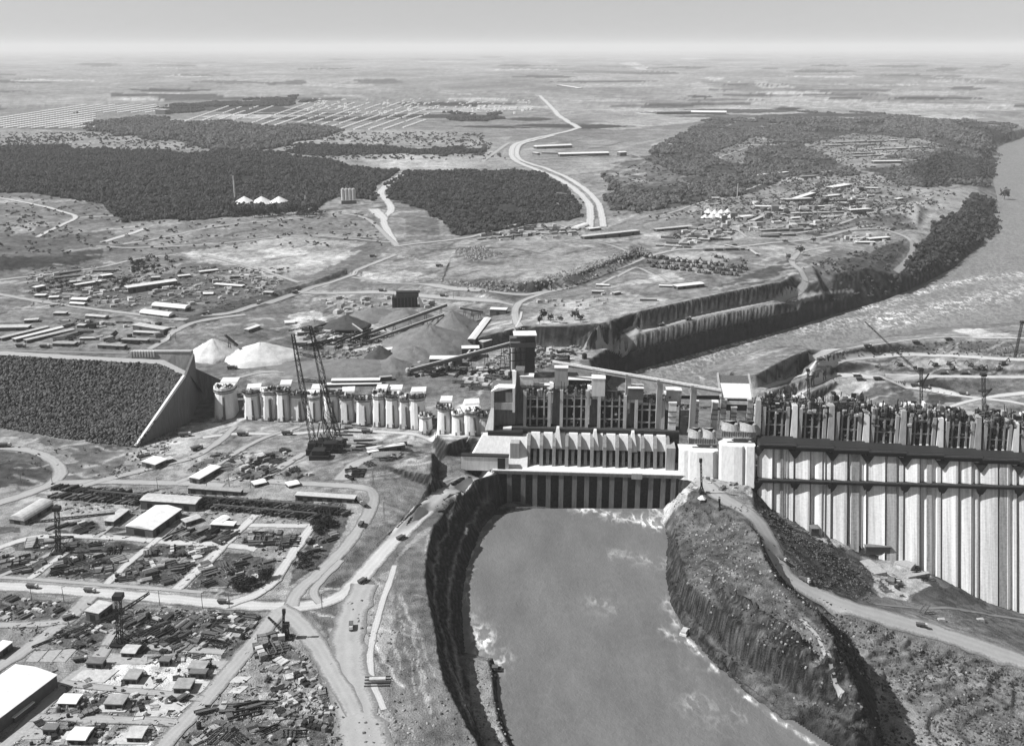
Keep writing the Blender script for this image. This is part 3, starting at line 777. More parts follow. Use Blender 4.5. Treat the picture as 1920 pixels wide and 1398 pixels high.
# ------------------------------------------------------------------ water
def water_material():
    m, nt, b = new_mat('muddy_water')
    L = nt.links
    at = nt.nodes.new('ShaderNodeAttribute'); at.attribute_name = 'tone'     # foam, with the river's painted sky reflection
    g = nt.nodes.new('ShaderNodeNewGeometry'); pos = g.outputs['Position']
    a = noise_out(nt, pos, .05, 6, (1, .35, 1)); c = noise_out(nt, pos, .35, 5, (1, .5, 1)); e = noise_out(nt, pos, .13, 7, (1, .45, 1))
    base = math_node(nt, 'ADD', math_node(nt, 'MULTIPLY', a, .10), math_node(nt, 'ADD', math_node(nt, 'MULTIPLY', c, .04), .08))
    rg = math_node(nt, 'ABSOLUTE', math_node(nt, 'MULTIPLY', math_node(nt, 'SUBTRACT', e, .5), 12.0), 0)
    thread = math_node(nt, 'MAXIMUM', math_node(nt, 'SUBTRACT', 1.0, rg), 0)
    foam = math_node(nt, 'MULTIPLY', at.outputs['Fac'], math_node(nt, 'ADD', math_node(nt, 'MULTIPLY', thread, 1.0), math_node(nt, 'MULTIPLY', c, .22)))
    L.new(math_node(nt, 'ADD', base, foam), b.inputs['Base Color'])
    b.inputs['Roughness'].default_value = .42
    b.inputs['Specular IOR Level'].default_value = .45
    w = nt.nodes.new('ShaderNodeTexNoise'); w.inputs['Scale'].default_value = .55; w.inputs['Detail'].default_value = 5; w.inputs['Distortion'].default_value = .6
    L.new(pos, w.inputs['Vector'])
    bp = nt.nodes.new('ShaderNodeBump'); bp.inputs['Distance'].default_value = .9; bp.inputs['Strength'].default_value = .55
    L.new(w.outputs['Fac'], bp.inputs['Height']); L.new(bp.outputs['Normal'], b.inputs['Normal'])
    return m
M_WATER = water_material()

def dist_poly(U, V, pts, closed=False):
    d = np.full(U.shape, 1e9)
    n = len(pts)
    for i in range(n if closed else n - 1):
        x0, y0 = pts[i][:2]; x1, y1 = pts[(i + 1) % n][:2]
        dx, dy = x1 - x0, y1 - y0
        t = np.clip(((U - x0) * dx + (V - y0) * dy) / (dx * dx + dy * dy + 1e-9), 0, 1)
        d = np.minimum(d, np.hypot(U - x0 - t * dx, V - y0 - t * dy))
    return d

def make_water(name, ys, ss, poly, grow, foams):
    Y = np.repeat(ys[:, None], len(ss), 1); X = ys[:, None] * ss[None, :]
    U, V = UV(X, Y, WZ)
    ins = pip(U, V, poly) | (dist_poly(U, V, poly, True) < grow)
    fo = .012 + .02 * fbm(X / 30, Y / 60, 3, 91) + .03 * np.clip(fbm(X / 26, Y / 45, 4, 93) - .1, 0, 1)
    for pts, wdt, amt in foams:
        d = dist_poly(U, V, pts)
        br = np.clip(.5 + 2.2 * fbm(X / 11, Y / 11, 3, 95), 0, 1.3)
        fo += amt * np.exp(-(d / wdt) ** 2) * br
    if 'river' in name: fo += .10  # paler all over: sky reflected at a grazing angle, put into the tone
    o = grid_mesh(name, X, Y, np.full(X.shape, WZ), fo, M_WATER, ins)
    return tag(o, kind='structure')
ch = [(945, 930), (1100, 930), (1262, 935)] + shoreR[1:] + [(1700, 1600), (900, 1600)] + [(990, 1450)] + prom[::-1][1:] + shoreL[::-1]
make_water('channel_water', np.arange(395., 860., 1.6), np.linspace(-.12, .52, 560), ch, 9, [
    ([(962, 942), (1100, 944), (1250, 952)], 4, .55), ([(1070, 948), (1130, 962), (1200, 975), (1240, 984)], 9, .6), ([(1215, 948), (1245, 960)], 12, .5),
    ([(955, 945), (925, 968), (905, 992), (888, 1040), (876, 1090), (870, 1120)], 7, .5), ([(885, 1130), (890, 1155)], 8, .4),
    ([(900, 1190), (925, 1215), (940, 1240)], 16, .8), ([(915, 1200), (900, 1225)], 10, .8),
    ([(1205, 1150), (1245, 1185), (1285, 1205), (1310, 1222)], 5, .8), ([(1290, 1200), (1345, 1258), (1400, 1306), (1470, 1356), (1540, 1404)], 3.5, .8),
    ([(1150, 1040), (1220, 1050), (1250, 1060)], 10, .25), ([(1250, 1130), (1270, 1170)], 10, .3), ([(1280, 1250), (1330, 1256)], 4, .35),
    ([(1300, 1320), (1380, 1350)], 20, .25), ([(1100, 1130), (1180, 1145)], 12, .2), ([(1190, 970), (1230, 985)], 7, .7)])
rv = shoreU + [(2150, 225), (2150, 610)] + shoreE[::-1] + [(1516, 655), (1500, 646), (1400, 668), (1360, 722), (1372, 765), (1250, 768), (1140, 750), (1120, 722), (1150, 708)]
make_water('river_water', np.concatenate([np.arange(1180., 2200., 4.), np.arange(2200., 7000., 18.)]), np.linspace(.08, .60, 420), rv, 3, [
    ([(1192, 696), (1280, 672), (1380, 645), (1460, 625)], 4, .7), ([(1610, 580), (1680, 565), (1750, 540), (1850, 520), (1920, 515)], 5, .7),
    ([(1650, 600), (1750, 580), (1850, 560), (1920, 540)], 16, .5), ([(1500, 620), (1600, 600), (1700, 600)], 12, .4), ([(1240, 690), (1400, 655)], 12, .22),
    ([(1300, 700), (1340, 715)], 6, .5)])

# ------------------------------------------------------------------ roads: ribbons laid on the ground
def road_mat(name, tone, edge):
    m, nt, b = new_mat(name)
    at = nt.nodes.new('ShaderNodeAttribute'); at.attribute_name = 'across'
    g = nt.nodes.new('ShaderNodeNewGeometry')
    n = noise_out(nt, g.outputs['Position'], .09, 5); n2 = noise_out(nt, g.outputs['Position'], .7, 3)
    x = math_node(nt, 'ADD', at.outputs['Fac'], math_node(nt, 'MULTIPLY', math_node(nt, 'SUBTRACT', n, .5), .5))
    ruts = math_node(nt, 'MULTIPLY', math_node(nt, 'COSINE', math_node(nt, 'MULTIPLY', x, 9.0), 0), .05)
    ax = math_node(nt, 'ABSOLUTE', math_node(nt, 'ADD', at.outputs['Fac'], math_node(nt, 'MULTIPLY', math_node(nt, 'SUBTRACT', n2, .5), .6)), 0)
    k = math_node(nt, 'MINIMUM', math_node(nt, 'MAXIMUM', math_node(nt, 'MULTIPLY', math_node(nt, 'SUBTRACT', ax, .62), 3.5), 0), 1)
    t = math_node(nt, 'MULTIPLY', math_node(nt, 'ADD', math_node(nt, 'ADD', ruts, .72), math_node(nt, 'MULTIPLY', math_node(nt, 'ADD', n, n2), .28)), tone)
    mix = math_node(nt, 'ADD', math_node(nt, 'MULTIPLY', t, math_node(nt, 'SUBTRACT', 1, k)), math_node(nt, 'MULTIPLY', k, edge))
    nt.links.new(mix, b.inputs['Base Color']); b.inputs['Roughness'].default_value = .95; b.inputs['Specular IOR Level'].default_value = .1
    return m
M_ROAD = road_mat('packed_dirt_road', .50, .22)
M_ROAD2 = road_mat('grey_dirt_road', .36, .19)
M_ROAD3 = road_mat('paved_road', .22, .15)
def smooth_path(pts, it=2):
    for _ in range(it):
        q = [pts[0]]
        for a, b in zip(pts, pts[1:]):
            q += [a * .75 + b * .25, a * .25 + b * .75]
        q.append(pts[-1]); pts = q
    return pts
def ribbon(name, px, width, mat, lift=.28, cross=7, w2=None, kind='structure'):
    pts = smooth_path([np.array(G(u, v)[:2]) for u, v in px])
    res = [pts[0]]
    D = math.hypot(*pts[0]); step = max(2.5, D / 350)
    for a, b in zip(pts, pts[1:]):
        n = max(1, int(np.linalg.norm(b - a) / step))
        res += [a + (b - a) * (k + 1) / n for k in range(n)]
    vs, fs, ac = [], [], []
    N = len(res)
    for i, p in enumerate(res):
        t = res[min(i + 1, N - 1)] - res[max(i - 1, 0)]
        t = t / (np.linalg.norm(t) + 1e-9); nrm = np.array([-t[1], t[0]])
        wd = width + ((w2 or width) - width) * i / N
        wd *= 1 + .22 * float(fbm(np.array(p[0] / 18), np.array(p[1] / 18), 2, 5))
        far_l = lift * max(1, p[1] / 1100)
        wl = wd * (1 + .5 * float(fbm(np.array(p[0] / 9), np.array(p[1] / 9), 2, 6))); wr = wd * (1 + .5 * float(fbm(np.array(p[0] / 9), np.array(p[1] / 9), 2, 8)))
        for k in range(cross):
            f_ = k / (cross - 1) - .5; q = p + nrm * (wl if f_ < 0 else wr) * f_ * 1.25; ac.append(f_ * 2)
            vs.append((q[0], q[1], zat(q[0], q[1]) + far_l))
        if i:
            b = i * cross
            fs += [(b + k, b + k + 1, b - cross + k + 1, b - cross + k) for k in range(cross - 1)]
    o = mesh_obj(name, vs, fs, mat, smooth=True)
    o.data.attributes.new('across', 'FLOAT', 'POINT').data.foreach_set('value', ac)
    return tag(o, kind=kind)
ROADS = [
    ('road', [(-60, 1093), (120, 1106), (260, 1117), (400, 1131), (540, 1138), (600, 1134), (650, 1112), (688, 1070), (730, 1020), (780, 970), (830, 928), (880, 896), (935, 882)], 10, M_ROAD, 13),
    ('road', [(545, 1137), (552, 1112), (610, 1064), (662, 1008), (695, 960), (704, 928), (690, 914), (640, 910), (560, 906), (480, 900)], 9, M_ROAD2, 9),
    ('road', [(600, 1131), (583, 1112), (600, 1090), (640, 1050)], 5, M_ROAD2, 5),
    ('road', [(690, 1450), (682, 1398), (668, 1330), (652, 1250), (650, 1190), (664, 1135), (684, 1095)], 26, M_ROAD2, 15),
    ('road', [(520, 1140), (560, 1165), (600, 1220), (640, 1290), (665, 1340)], 13, M_ROAD2, 10),
    ('road', [(1285, 903), (1320, 905), (1345, 928), (1400, 958), (1432, 992), (1450, 1040), (1476, 1083), (1530, 1112), (1600, 1142), (1700, 1168), (1800, 1198), (1920, 1240), (2000, 1265), (2180, 1320)], 15, M_ROAD2, 17),
    ('highway', [(1103, 430), (1108, 405), (1104, 380), (1076, 352), (1036, 329), (990, 313), (962, 300), (958, 285), (965, 270), (1000, 260), (1050, 250), (1085, 241)], 15, M_ROAD, 22),
    ('highway', [(1131, 426), (1128, 400), (1120, 377), (1092, 350), (1046, 324), (995, 308), (970, 298), (968, 280), (980, 268), (1040, 254)], 13, M_ROAD, 16),
    ('highway', [(1085, 241), (1062, 228), (1040, 208), (1012, 180)], 26, M_ROAD, 26),
    ('road', [(962, 298), (920, 302), (900, 305), (930, 285), (955, 268)], 14, M_ROAD2, 14),
    ('road', [(742, 460), (726, 432), (716, 410), (738, 393), (722, 372), (710, 360), (738, 336), (764, 322)], 12, M_ROAD, 20),
    ('road', [(700, 392), (718, 410)], 24, M_ROAD, 20),
    ('road', [(640, 400), (690, 408), (722, 440), (745, 462)], 9, M_ROAD2, 9),
    ('road', [(-80, 535), (60, 518), (190, 502), (260, 484), (330, 478)], 8, M_ROAD2, 8),
    ('road', [(-60, 540), (40, 560), (160, 578), (280, 592), (340, 600), (420, 592), (480, 572), (560, 548), (650, 520), (742, 478)], 9, M_ROAD2, 9),
    ('road', [(280, 655), (330, 618), (380, 600), (460, 590)], 8, M_ROAD2, 8),
    ('road', [(380, 478), (470, 500), (560, 530)], 7, M_ROAD2, 7),
    ('road', [(0, 372), (60, 382), (120, 398), (150, 408), (110, 425), (70, 445)], 9, M_ROAD, 9),
    ('road', [(150, 408), (230, 403)], 7, M_ROAD, 7), ('road', [(190, 455), (240, 440), (275, 428)], 9, M_ROAD, 12),
    ('road', [(230, 458), (330, 440), (430, 420), (540, 412), (640, 400)], 8, M_ROAD2, 8), ('road', [(180, 462), (330, 462), (440, 455), (560, 440), (640, 446), (740, 455)], 7, M_ROAD2, 7),
    ('road', [(660, 520), (760, 532), (860, 545), (960, 553), (1020, 548), (1090, 528), (1160, 500), (1240, 470), (1330, 466), (1420, 460), (1520, 450), (1600, 428), (1640, 422)], 9, M_ROAD2, 9),
    ('road', [(560, 548), (700, 545), (800, 556), (940, 566), (965, 572)], 9, M_ROAD2, 9),
    ('road', [(985, 655), (975, 630), (966, 600), (965, 575), (985, 560), (1080, 535)], 10, M_ROAD2, 8), ('road', [(965, 628), (975, 600), (978, 585)], 3, M_ROAD, 3),
    ('road', [(745, 462), (880, 448), (940, 425), (1000, 418)], 10, M_ROAD2, 9), ('road', [(1500, 546), (1400, 575), (1300, 595), (1200, 621), (1120, 647), (1060, 668)], 9, M_ROAD2, 9),
    ('road', [(1500, 545), (1512, 530), (1500, 505), (1480, 492), (1500, 470), (1560, 462)], 9, M_ROAD2, 9),
    ('road', [(1380, 428), (1450, 400), (1480, 380), (1560, 340), (1640, 330)], 7, M_ROAD2, 7), ('road', [(1240, 405), (1330, 375), (1420, 350), (1480, 325), (1500, 318)], 6, M_ROAD2, 6),
    ('road', [(1480, 440), (1560, 425), (1620, 400), (1700, 388), (1750, 368)], 7, M_ROAD2, 7), ('road', [(1680, 510), (1710, 480), (1712, 455), (1690, 440), (1640, 425), (1540, 440)], 10, M_ROAD2, 7),
    ('road', [(1380, 300), (1340, 298), (1380, 285), (1400, 278)], 8, M_ROAD2, 8), ('road', [(1000, 440), (1100, 450), (1160, 465), (1180, 475)], 6, M_ROAD2, 6),
    ('road', [(1516, 664), (1600, 652), (1700, 638), (1760, 632), (1840, 634), (1960, 634)], 6, M_ROAD, 6), ('road', [(1430, 728), (1480, 708), (1528, 684), (1560, 672), (1650, 665), (1750, 664), (1850, 672), (1960, 676)], 7, M_ROAD, 7),
    ('road', [(1440, 752), (1500, 735), (1560, 706), (1600, 702), (1640, 708), (1700, 722), (1770, 735), (1850, 748), (1960, 765)], 7, M_ROAD, 7),
    ('road', [(1960, 736), (1880, 740), (1830, 748), (1780, 762), (1740, 772)], 7, M_ROAD, 7), ('road', [(1660, 704), (1800, 706), (1960, 706)], 5, M_ROAD, 5),
    ('road', [(-60, 960), (40, 930), (105, 905), (118, 880), (90, 855), (40, 840), (-60, 838)], 11, M_ROAD2, 9), ('road', [(105, 905), (200, 902), (330, 905), (420, 910)], 9, M_ROAD2, 8),
    ('road', [(150, 912), (230, 890), (300, 872), (360, 860), (410, 830), (440, 800)], 8, M_ROAD2, 7), ('road', [(330, 905), (400, 880), (470, 830), (560, 800)], 6, M_ROAD2, 6),
    ('road', [(480, 905), (520, 880), (570, 850)], 8, M_ROAD2, 8), ('road', [(380, 820), (440, 812), (540, 815), (620, 805), (780, 812), (880, 820)], 7, M_ROAD, 8), ('road', [(640, 900), (660, 870), (720, 850)], 12, M_ROAD2, 9),
    ('track', [(-60, 1050), (40, 1010), (100, 1003), (240, 1008), (330, 1018), (440, 1022), (480, 1030)], 7, M_ROAD, 6), ('track', [(0, 1080), (60, 1055), (100, 1035), (120, 1020)], 4, M_ROAD2, 4),
    ('track', [(55, 1085), (90, 1060), (125, 1035)], 5, M_ROAD, 5), ('track', [(200, 1095), (240, 1055), (285, 1020), (320, 990)], 5, M_ROAD, 5), ('track', [(330, 1105), (380, 1060), (430, 1010), (480, 965)], 8, M_ROAD, 7),
    ('track', [(420, 1135), (500, 1110), (540, 1050), (560, 1020), (585, 985)], 8, M_ROAD, 7), ('track', [(180, 1008), (210, 985), (240, 965)], 4, M_ROAD2, 4), ('track', [(440, 985), (520, 985), (590, 985)], 6, M_ROAD, 6), ('track', [(380, 1110), (250, 1100), (60, 1085), (-60, 1078)], 4, M_ROAD2, 4),
    ('track', [(170, 1118), (120, 1165), (60, 1210), (-20, 1260)], 10, M_ROAD2, 9), ('track', [(-60, 1172), (60, 1172), (120, 1165)], 6, M_ROAD2, 6), ('track', [(220, 1180), (180, 1240), (110, 1290), (60, 1350), (10, 1398), (-20, 1430)], 8, M_ROAD2, 8), ('track', [(230, 1208), (320, 1215), (420, 1222)], 6, M_ROAD2, 6),
    ('track', [(520, 1150), (480, 1200), (420, 1270), (370, 1330), (310, 1390), (280, 1430)], 10, M_ROAD2, 9), ('track', [(120, 1280), (200, 1290), (300, 1300), (380, 1310)], 5, M_ROAD2, 5), ('track', [(60, 1345), (140, 1345), (230, 1350), (330, 1355)], 6, M_ROAD2, 6),
    ('track', [(740, 1060), (700, 1180), (690, 1260), (720, 1330)], 4, M_ROAD, 4), ('track', [(1500, 1160), (1540, 1200), (1560, 1260), (1580, 1300)], 2.5, M_ROAD2, 2.5), ('track', [(1640, 1132), (1760, 1140), (1860, 1152), (1940, 1165)], 4, M_ROAD3, 4),
    ('track', [(-60, 655), (120, 660), (240, 662)], 6, M_ROAD3, 6), ('track', [(1120, 538), (1180, 505), (1200, 500), (1260, 530)], 6, M_ROAD2, 6),
    ('road', [(1260, 470), (1290, 440), (1320, 420), (1380, 428), (1400, 445)], 6, M_ROAD2, 6), ('road', [(430, 712), (500, 695), (560, 700)], 5, M_ROAD2, 5),
    ('road', [(1470, 262), (1560, 258), (1700, 262), (1780, 278)], 8, M_ROAD2, 8), ('road', [(1000, 300), (1090, 295), (1160, 285), (1200, 295)], 7, M_ROAD2, 7), ('road', [(640, 245), (760, 232), (900, 235), (1000, 240), (1085, 241)], 12, M_ROAD2, 12),
]
for i, (nm, px, w, mt, w2) in enumerate(ROADS):
    ribbon(nm, px, w, mt, lift=.22 + .035 * (i % 9), w2=w2)
# ------------------------------------------------------------------ scattered foliage and stones (uncountable: instanced)
rng = np.random.default_rng(7)
random.seed(7)
def foliage_mat(name, tone):
    m, nt, b = new_mat(name)
    g = nt.nodes.new('ShaderNodeNewGeometry'); oi = nt.nodes.new('ShaderNodeObjectInfo')
    n = noise_out(nt, g.outputs['Position'], .35, 3)
    r = ramp2(nt, tone * .5, tone * 1.5, n)
    r2 = ramp2(nt, .45, 1.75, oi.outputs['Random'])
    nt.links.new(math_node(nt, 'MULTIPLY', r, r2), b.inputs['Base Color'])
    b.inputs['Roughness'].default_value = .9; b.inputs['Specular IOR Level'].default_value = .1
    return m
M_LEAF = foliage_mat('foliage', .045)
M_LEAF2 = foliage_mat('scrub_foliage', .06)
M_BARK = flat_mat('bark', .16, .3, 2)
M_STONE = foliage_mat('basalt_stone', .085)
M_STONE2 = foliage_mat('pale_stone', .21)

def ico(sub):
    bm = bmesh.new(); bmesh.ops.create_icosphere(bm, subdivisions=sub, radius=1)
    v = np.array([q.co[:] for q in bm.verts]); f = [[a.index for a in p.verts] for p in bm.faces]; bm.free()
    return v, f
def blob_mesh(name, lobes, mat, sub=1, seed=0, flat=.8, rough=.3):
    r = np.random.default_rng(seed); V, F = [], []
    v0, f0 = ico(sub)
    for k in range(lobes):
        c = np.array([r.uniform(-.5, .5), r.uniform(-.5, .5), r.uniform(.25, .8)]) if lobes > 1 else np.zeros(3)
        s = r.uniform(.32, .55) if lobes > 1 else 1
        vv = v0 * (1 + r.uniform(-rough, rough, (len(v0), 1))) * s * np.array([1, 1, flat]) + c
        b = len(V); V += vv.tolist(); F += [[b + i for i in q] for q in f0]
    me = bpy.data.meshes.new(name); me.from_pydata(V, [], F); me.materials.append(mat); return me
def protos(name, meshes):
    c = bpy.data.collections.new(name)
    for m in meshes:
        c.objects.link(bpy.data.objects.new(m.name, m))
    return c
P_TREE = protos('tree_shapes', [blob_mesh('crown', 6, M_LEAF, 1, k, .9, .35) for k in range(5)])
P_TREE2 = protos('pale_tree_shapes', [blob_mesh('crown', 6, foliage_mat('dry_foliage', .085), 1, 60 + k, .9, .35) for k in range(4)])
P_BUSH = protos('bush_shapes', [blob_mesh('bush', 3, M_LEAF2, 1, 10 + k, .7, .35) for k in range(4)])
P_STONE = protos('stone_shapes', [blob_mesh('stone', 1, M_STONE, 1, 20 + k, .75, .3) for k in range(5)])
P_STONE2 = protos('pale_stone_shapes', [blob_mesh('stone', 1, M_STONE2, 1, 30 + k, .75, .3) for k in range(4)])

def scatter(name, pts, scl, coll, mat=None):
    me = bpy.data.meshes.new(name); me.vertices.add(len(pts))
    me.vertices.foreach_set('co', np.asarray(pts, np.float32).ravel())
    a = me.attributes.new('size', 'FLOAT', 'POINT'); a.data.foreach_set('value', np.asarray(scl, np.float32))
    o = bpy.data.objects.new(name, me); COL.objects.link(o)
    ng = bpy.data.node_groups.new(name + '_scatter', 'GeometryNodeTree')
    ng.interface.new_socket('Geometry', in_out='INPUT', socket_type='NodeSocketGeometry')
    ng.interface.new_socket('Geometry', in_out='OUTPUT', socket_type='NodeSocketGeometry')
    N, L = ng.nodes, ng.links
    gi, go = N.new('NodeGroupInput'), N.new('NodeGroupOutput')
    ip = N.new('GeometryNodeInstanceOnPoints'); ci = N.new('GeometryNodeCollectionInfo')
    ci.inputs['Collection'].default_value = coll; ci.inputs['Separate Children'].default_value = True; ci.inputs['Reset Children'].default_value = True
    rv = N.new('FunctionNodeRandomValue'); rv.data_type = 'FLOAT_VECTOR'
    rv.inputs[0].default_value = (-.15, -.15, 0); rv.inputs[1].default_value = (.15, .15, 6.28)
    if 'stone' in coll.name: rv.inputs[0].default_value = (-3, -3, 0); rv.inputs[1].default_value = (3, 3, 6.28)
    na = N.new('GeometryNodeInputNamedAttribute'); na.data_type = 'FLOAT'; na.inputs['Name'].default_value = 'size'
    L.new(gi.outputs[0], ip.inputs['Points']); L.new(ci.outputs[0], ip.inputs['Instance'])
    ip.inputs['Pick Instance'].default_value = True
    L.new(rv.outputs[0], ip.inputs['Rotation']); L.new(na.outputs[0], ip.inputs['Scale']); L.new(ip.outputs[0], go.inputs[0])
    md = o.modifiers.new('scatter', 'NODES'); md.node_group = ng
    return tag(o, kind='stuff')

DYR = np.gradient(ROWS)[:, None] * np.ones((1, NC)); DXC = GY * (SS[1] - SS[0])
def sample(mask, dens):
    lam = np.where(mask, DYR * DXC * dens, 0)
    n = rng.poisson(lam); i, j = np.nonzero(n); k = n[i, j]
    i, j = np.repeat(i, k), np.repeat(j, k)
    y = GY[i, j] + rng.uniform(-.5, .5, len(i)) * DYR[i, j]; x = GX[i, j] + rng.uniform(-.5, .5, len(i)) * DXC[i, j]
    return np.stack([x, y, GZ[i, j]], -1)

inframe = (np.abs(GU - 960) < 1080)
LABF = {1: 'wood by the far housing rows', 2: 'wood among far fields'}
for k in range(1, NFOR[0] + 1):
    m = (FOREST == k) & inframe & (GY < 7500)
    if not m.any(): continue
    Ym = GY[m].mean(); big = 1.0 if Ym < 3600 else 1.45
    p = sample(m, np.clip(1 / (8.6 * big) ** 2, 0, 1) * (.6 + .8 * (fbm(GX / 45, GY / 45, 2, 111) > -.05)))
    if not len(p): continue
    s = rng.uniform(3.2, 9.0, len(p)) * big
    if p[:, 1].mean() < 2600: s *= .8
    p[:, 2] += s * -.05
    scatter('forest', p, s, P_TREE2 if k in (FSCRUB, FSCRUB + 1, 1) else P_TREE)

# scrub over open ground
def upoly(poly): return pip(GU, GV, poly)
scr = [([(1130, 340), (1300, 250), (1600, 230), (1900, 240), (1760, 400), (1400, 420), (1150, 410)], .0009, 3, 6.5),
       ([(-50, 250), (900, 250), (950, 300), (-50, 300)], .0006, 5, 9), ([(0, 365), (700, 400), (740, 460), (0, 480)], .0006, 3, 6),
       ([(1480, 330), (1700, 340), (1720, 430), (1500, 440)], .0016, 3, 6), ([(1500, 500), (1700, 450), (1640, 570), (1560, 550)], .004, 2.5, 5)]
mk = np.zeros(GX.shape, bool)
for i, (poly, d, a, b) in enumerate(scr):
    p = sample(upoly(poly) & (FOREST == 0) & (GZ > WZ + 2), d * (1 + 2 * (fbm(GX / 90, GY / 90, 3, 121) > .05)))
    scatter('scrub', p, rng.uniform(a, b, len(p)), P_BUSH)
p = sample(upoly([(1250, 900), (1400, 950), (1480, 1100), (1620, 1200), (1650, 1390), (1560, 1398), (1280, 1180)]) & (GZ > WZ + 3), .022 * (1 + 3 * (fbm(GX / 16, GY / 16, 3, 122) > .04)))
scatter('scrub', p, rng.uniform(.5, 1.3, len(p)), P_BUSH)
p = sample(upoly([(1420, 960), (1500, 965), (1640, 1080), (1620, 1120), (1500, 1095)]), .03 * (fbm(GX / 16, GY / 16, 3, 123) > -.05))
scatter('scrub', p, rng.uniform(1., 3, len(p)), P_BUSH)
p = sample(upoly([(820, 940), (940, 885), (930, 930), (850, 970)]) & (GZ > WZ + 3), .02)
scatter('scrub', p, rng.uniform(.8, 2., len(p)), P_BUSH)
p = sample(upoly([(0, 820), (250, 840), (240, 900), (100, 910), (0, 920)]), .004)
scatter('scrub', p, rng.uniform(.8, 2.2, len(p)), P_BUSH)
# stones
for poly, d, a, b, c in (([(1500, 1130), (1700, 1190), (1960, 1280), (1960, 1420), (1640, 1420), (1640, 1300)], .045, .5, 1.5, P_STONE),
                      ([(1450, 960), (1640, 1070), (1630, 1130), (1500, 1090)], .05, .5, 1.2, P_STONE),
                      ([(820, 525), (1000, 528), (1200, 462), (1220, 475), (1060, 545), (880, 548)], .03, 1, 2.6, P_STONE2),
                      ([(1500, 1130), (1700, 1190), (1960, 1280), (1960, 1420), (1640, 1420), (1640, 1300)], .009, .4, 1.3, P_STONE2), ([(1650, 1190), (1960, 1280), (1960, 1350), (1680, 1260)], .02, .7, 2.0, P_STONE),
                      ([(1290, 930), (1420, 1000), (1560, 1190), (1620, 1330), (1500, 1330), (1290, 1100)], .02, .4, 1.3, P_STONE2),
                      ([(845, 470), (900, 460), (945, 475), (890, 490)], .03, 1, 2.4, P_STONE2),
                      ([(1555, 670), (1760, 640), (1960, 642), (1960, 668), (1640, 670)], .03, .8, 2, P_STONE),
                      ([(640, 1130), (720, 1230), (740, 1398), (800, 1440), (900, 1398), (760, 1180), (700, 1120)], .012, .5, 1.5, P_STONE2),
                      ([(470, 1190), (560, 1200), (645, 1340), (640, 1398), (540, 1398)], .02, .6, 1.8, P_STONE2),
                      ([(876, 1236), (925, 1236), (950, 1398), (900, 1398)], .03, .4, 1.3, P_STONE2),
                      ([(262, 840), (340, 790), (300, 880), (180, 905)], .03, .6, 1.6, P_STONE)):
    p = sample(upoly(poly) & ((GZ > WZ + .5) | (GU > 1420) & (GV > 940)), d * (1 + 2 * (fbm(GX / 14, GY / 14, 2, 131) > .03)))
    scatter('stones', p, rng.uniform(a, b, len(p)), c)

# ------------------------------------------------------------------ single trees
def tree_meshes(seed, h=9.0, r=4.0):
    q = np.random.default_rng(seed)
    V, F = [], []
    for k in range(150):                              # leaf clumps spread through the crown volume
        a, b = q.uniform(0, 6.28), math.acos(q.uniform(-.6, 1)); rr = r * q.uniform(.35, 1.0) * (1 + .35 * math.sin(3 * a + seed))
        c = np.array([rr * math.sin(b) * math.cos(a), rr * math.sin(b) * math.sin(a), h * .62 + rr * .85 * math.cos(b)])
        s = r * q.uniform(.16, .32); bse = len(V)
        o1 = q.normal(size=(4, 3)); o1 /= np.linalg.norm(o1, axis=1)[:, None]
        V += (c + o1 * s).tolist(); F += [[bse, bse + 1, bse + 2], [bse, bse + 2, bse + 3], [bse, bse + 3, bse + 1], [bse + 1, bse + 3, bse + 2]]
    me = bpy.data.meshes.new('crown'); me.from_pydata(V, [], F); me.materials.append(M_LEAF)
    V, F = [], []
    def limb(p, q_, r0, r1):
        b = len(V); d = Vector(q_) - Vector(p); x = d.orthogonal().normalized(); y = d.normalized().cross(x)
        for c, rr in ((p, r0), (q_, r1)):
            for k in range(5):
                t = k * 2 * math.pi / 5; V.append(tuple(Vector(c) + (x * math.cos(t) + y * math.sin(t)) * rr))
        for k in range(5): F.append([b + k, b + (k + 1) % 5, b + 5 + (k + 1) % 5, b + 5 + k])
    limb((0, 0, -.5), (0, 0, h * .55), .35, .22)
    for k in range(4):
        t = k * 1.6 + seed; limb((0, 0, h * .35), (r * .6 * math.cos(t), r * .6 * math.sin(t), h * .7), .18, .06)
    mt = bpy.data.meshes.new('trunk'); mt.from_pydata(V, [], F); mt.materials.append(M_BARK)
    return me, mt
TREES = [tree_meshes(k, 9 + k, 3.8 + .4 * k) for k in range(3)]
def tree(u, v, s, label, group=None, name='tree'):
    p = G(u, v); cm, tm = TREES[int(random.random() * 3)]
    e = empty(name, p, random.uniform(0, 6), label, 'tree', group); e.scale = (s, s, s * random.uniform(.9, 1.2))
    link_mesh('crown', cm, e); link_mesh('trunk', tm, e)
for u, v, s in ((1020, 600, 1.5), (1032, 603, 1.2), (1078, 600, 1.7), (1088, 604, 1.2), (1050, 606, 1.1), (1012, 608, 1.1)):
    tree(u, v, s, 'dark bushy tree on the bare pale ground above the cut rock wall', 'trees above the rock wall')
tree(1882, 378, 3.2, 'big round tree standing alone at the edge of the wide river'); tree(1862, 385, 2.0, 'smaller tree beside the lone round tree on the river bank')
for k in range(34):
    tree(438 + k * 4.9 + random.uniform(-1.5, 1.5), 405 + random.uniform(-4, 3), random.uniform(1.3, 2.0), 'tree in the belt below the three white conical roofs', 'tree belt below the conical roofs')
for k in range(26):
    a = random.random(); tree(440 + a * 68 + random.uniform(-4, 4), 1108 - a * 26 + random.uniform(-5, 4), random.uniform(.55, .8), 'dark tree in the dense clump beside the storage yard road', 'dark clump beside the yard road')
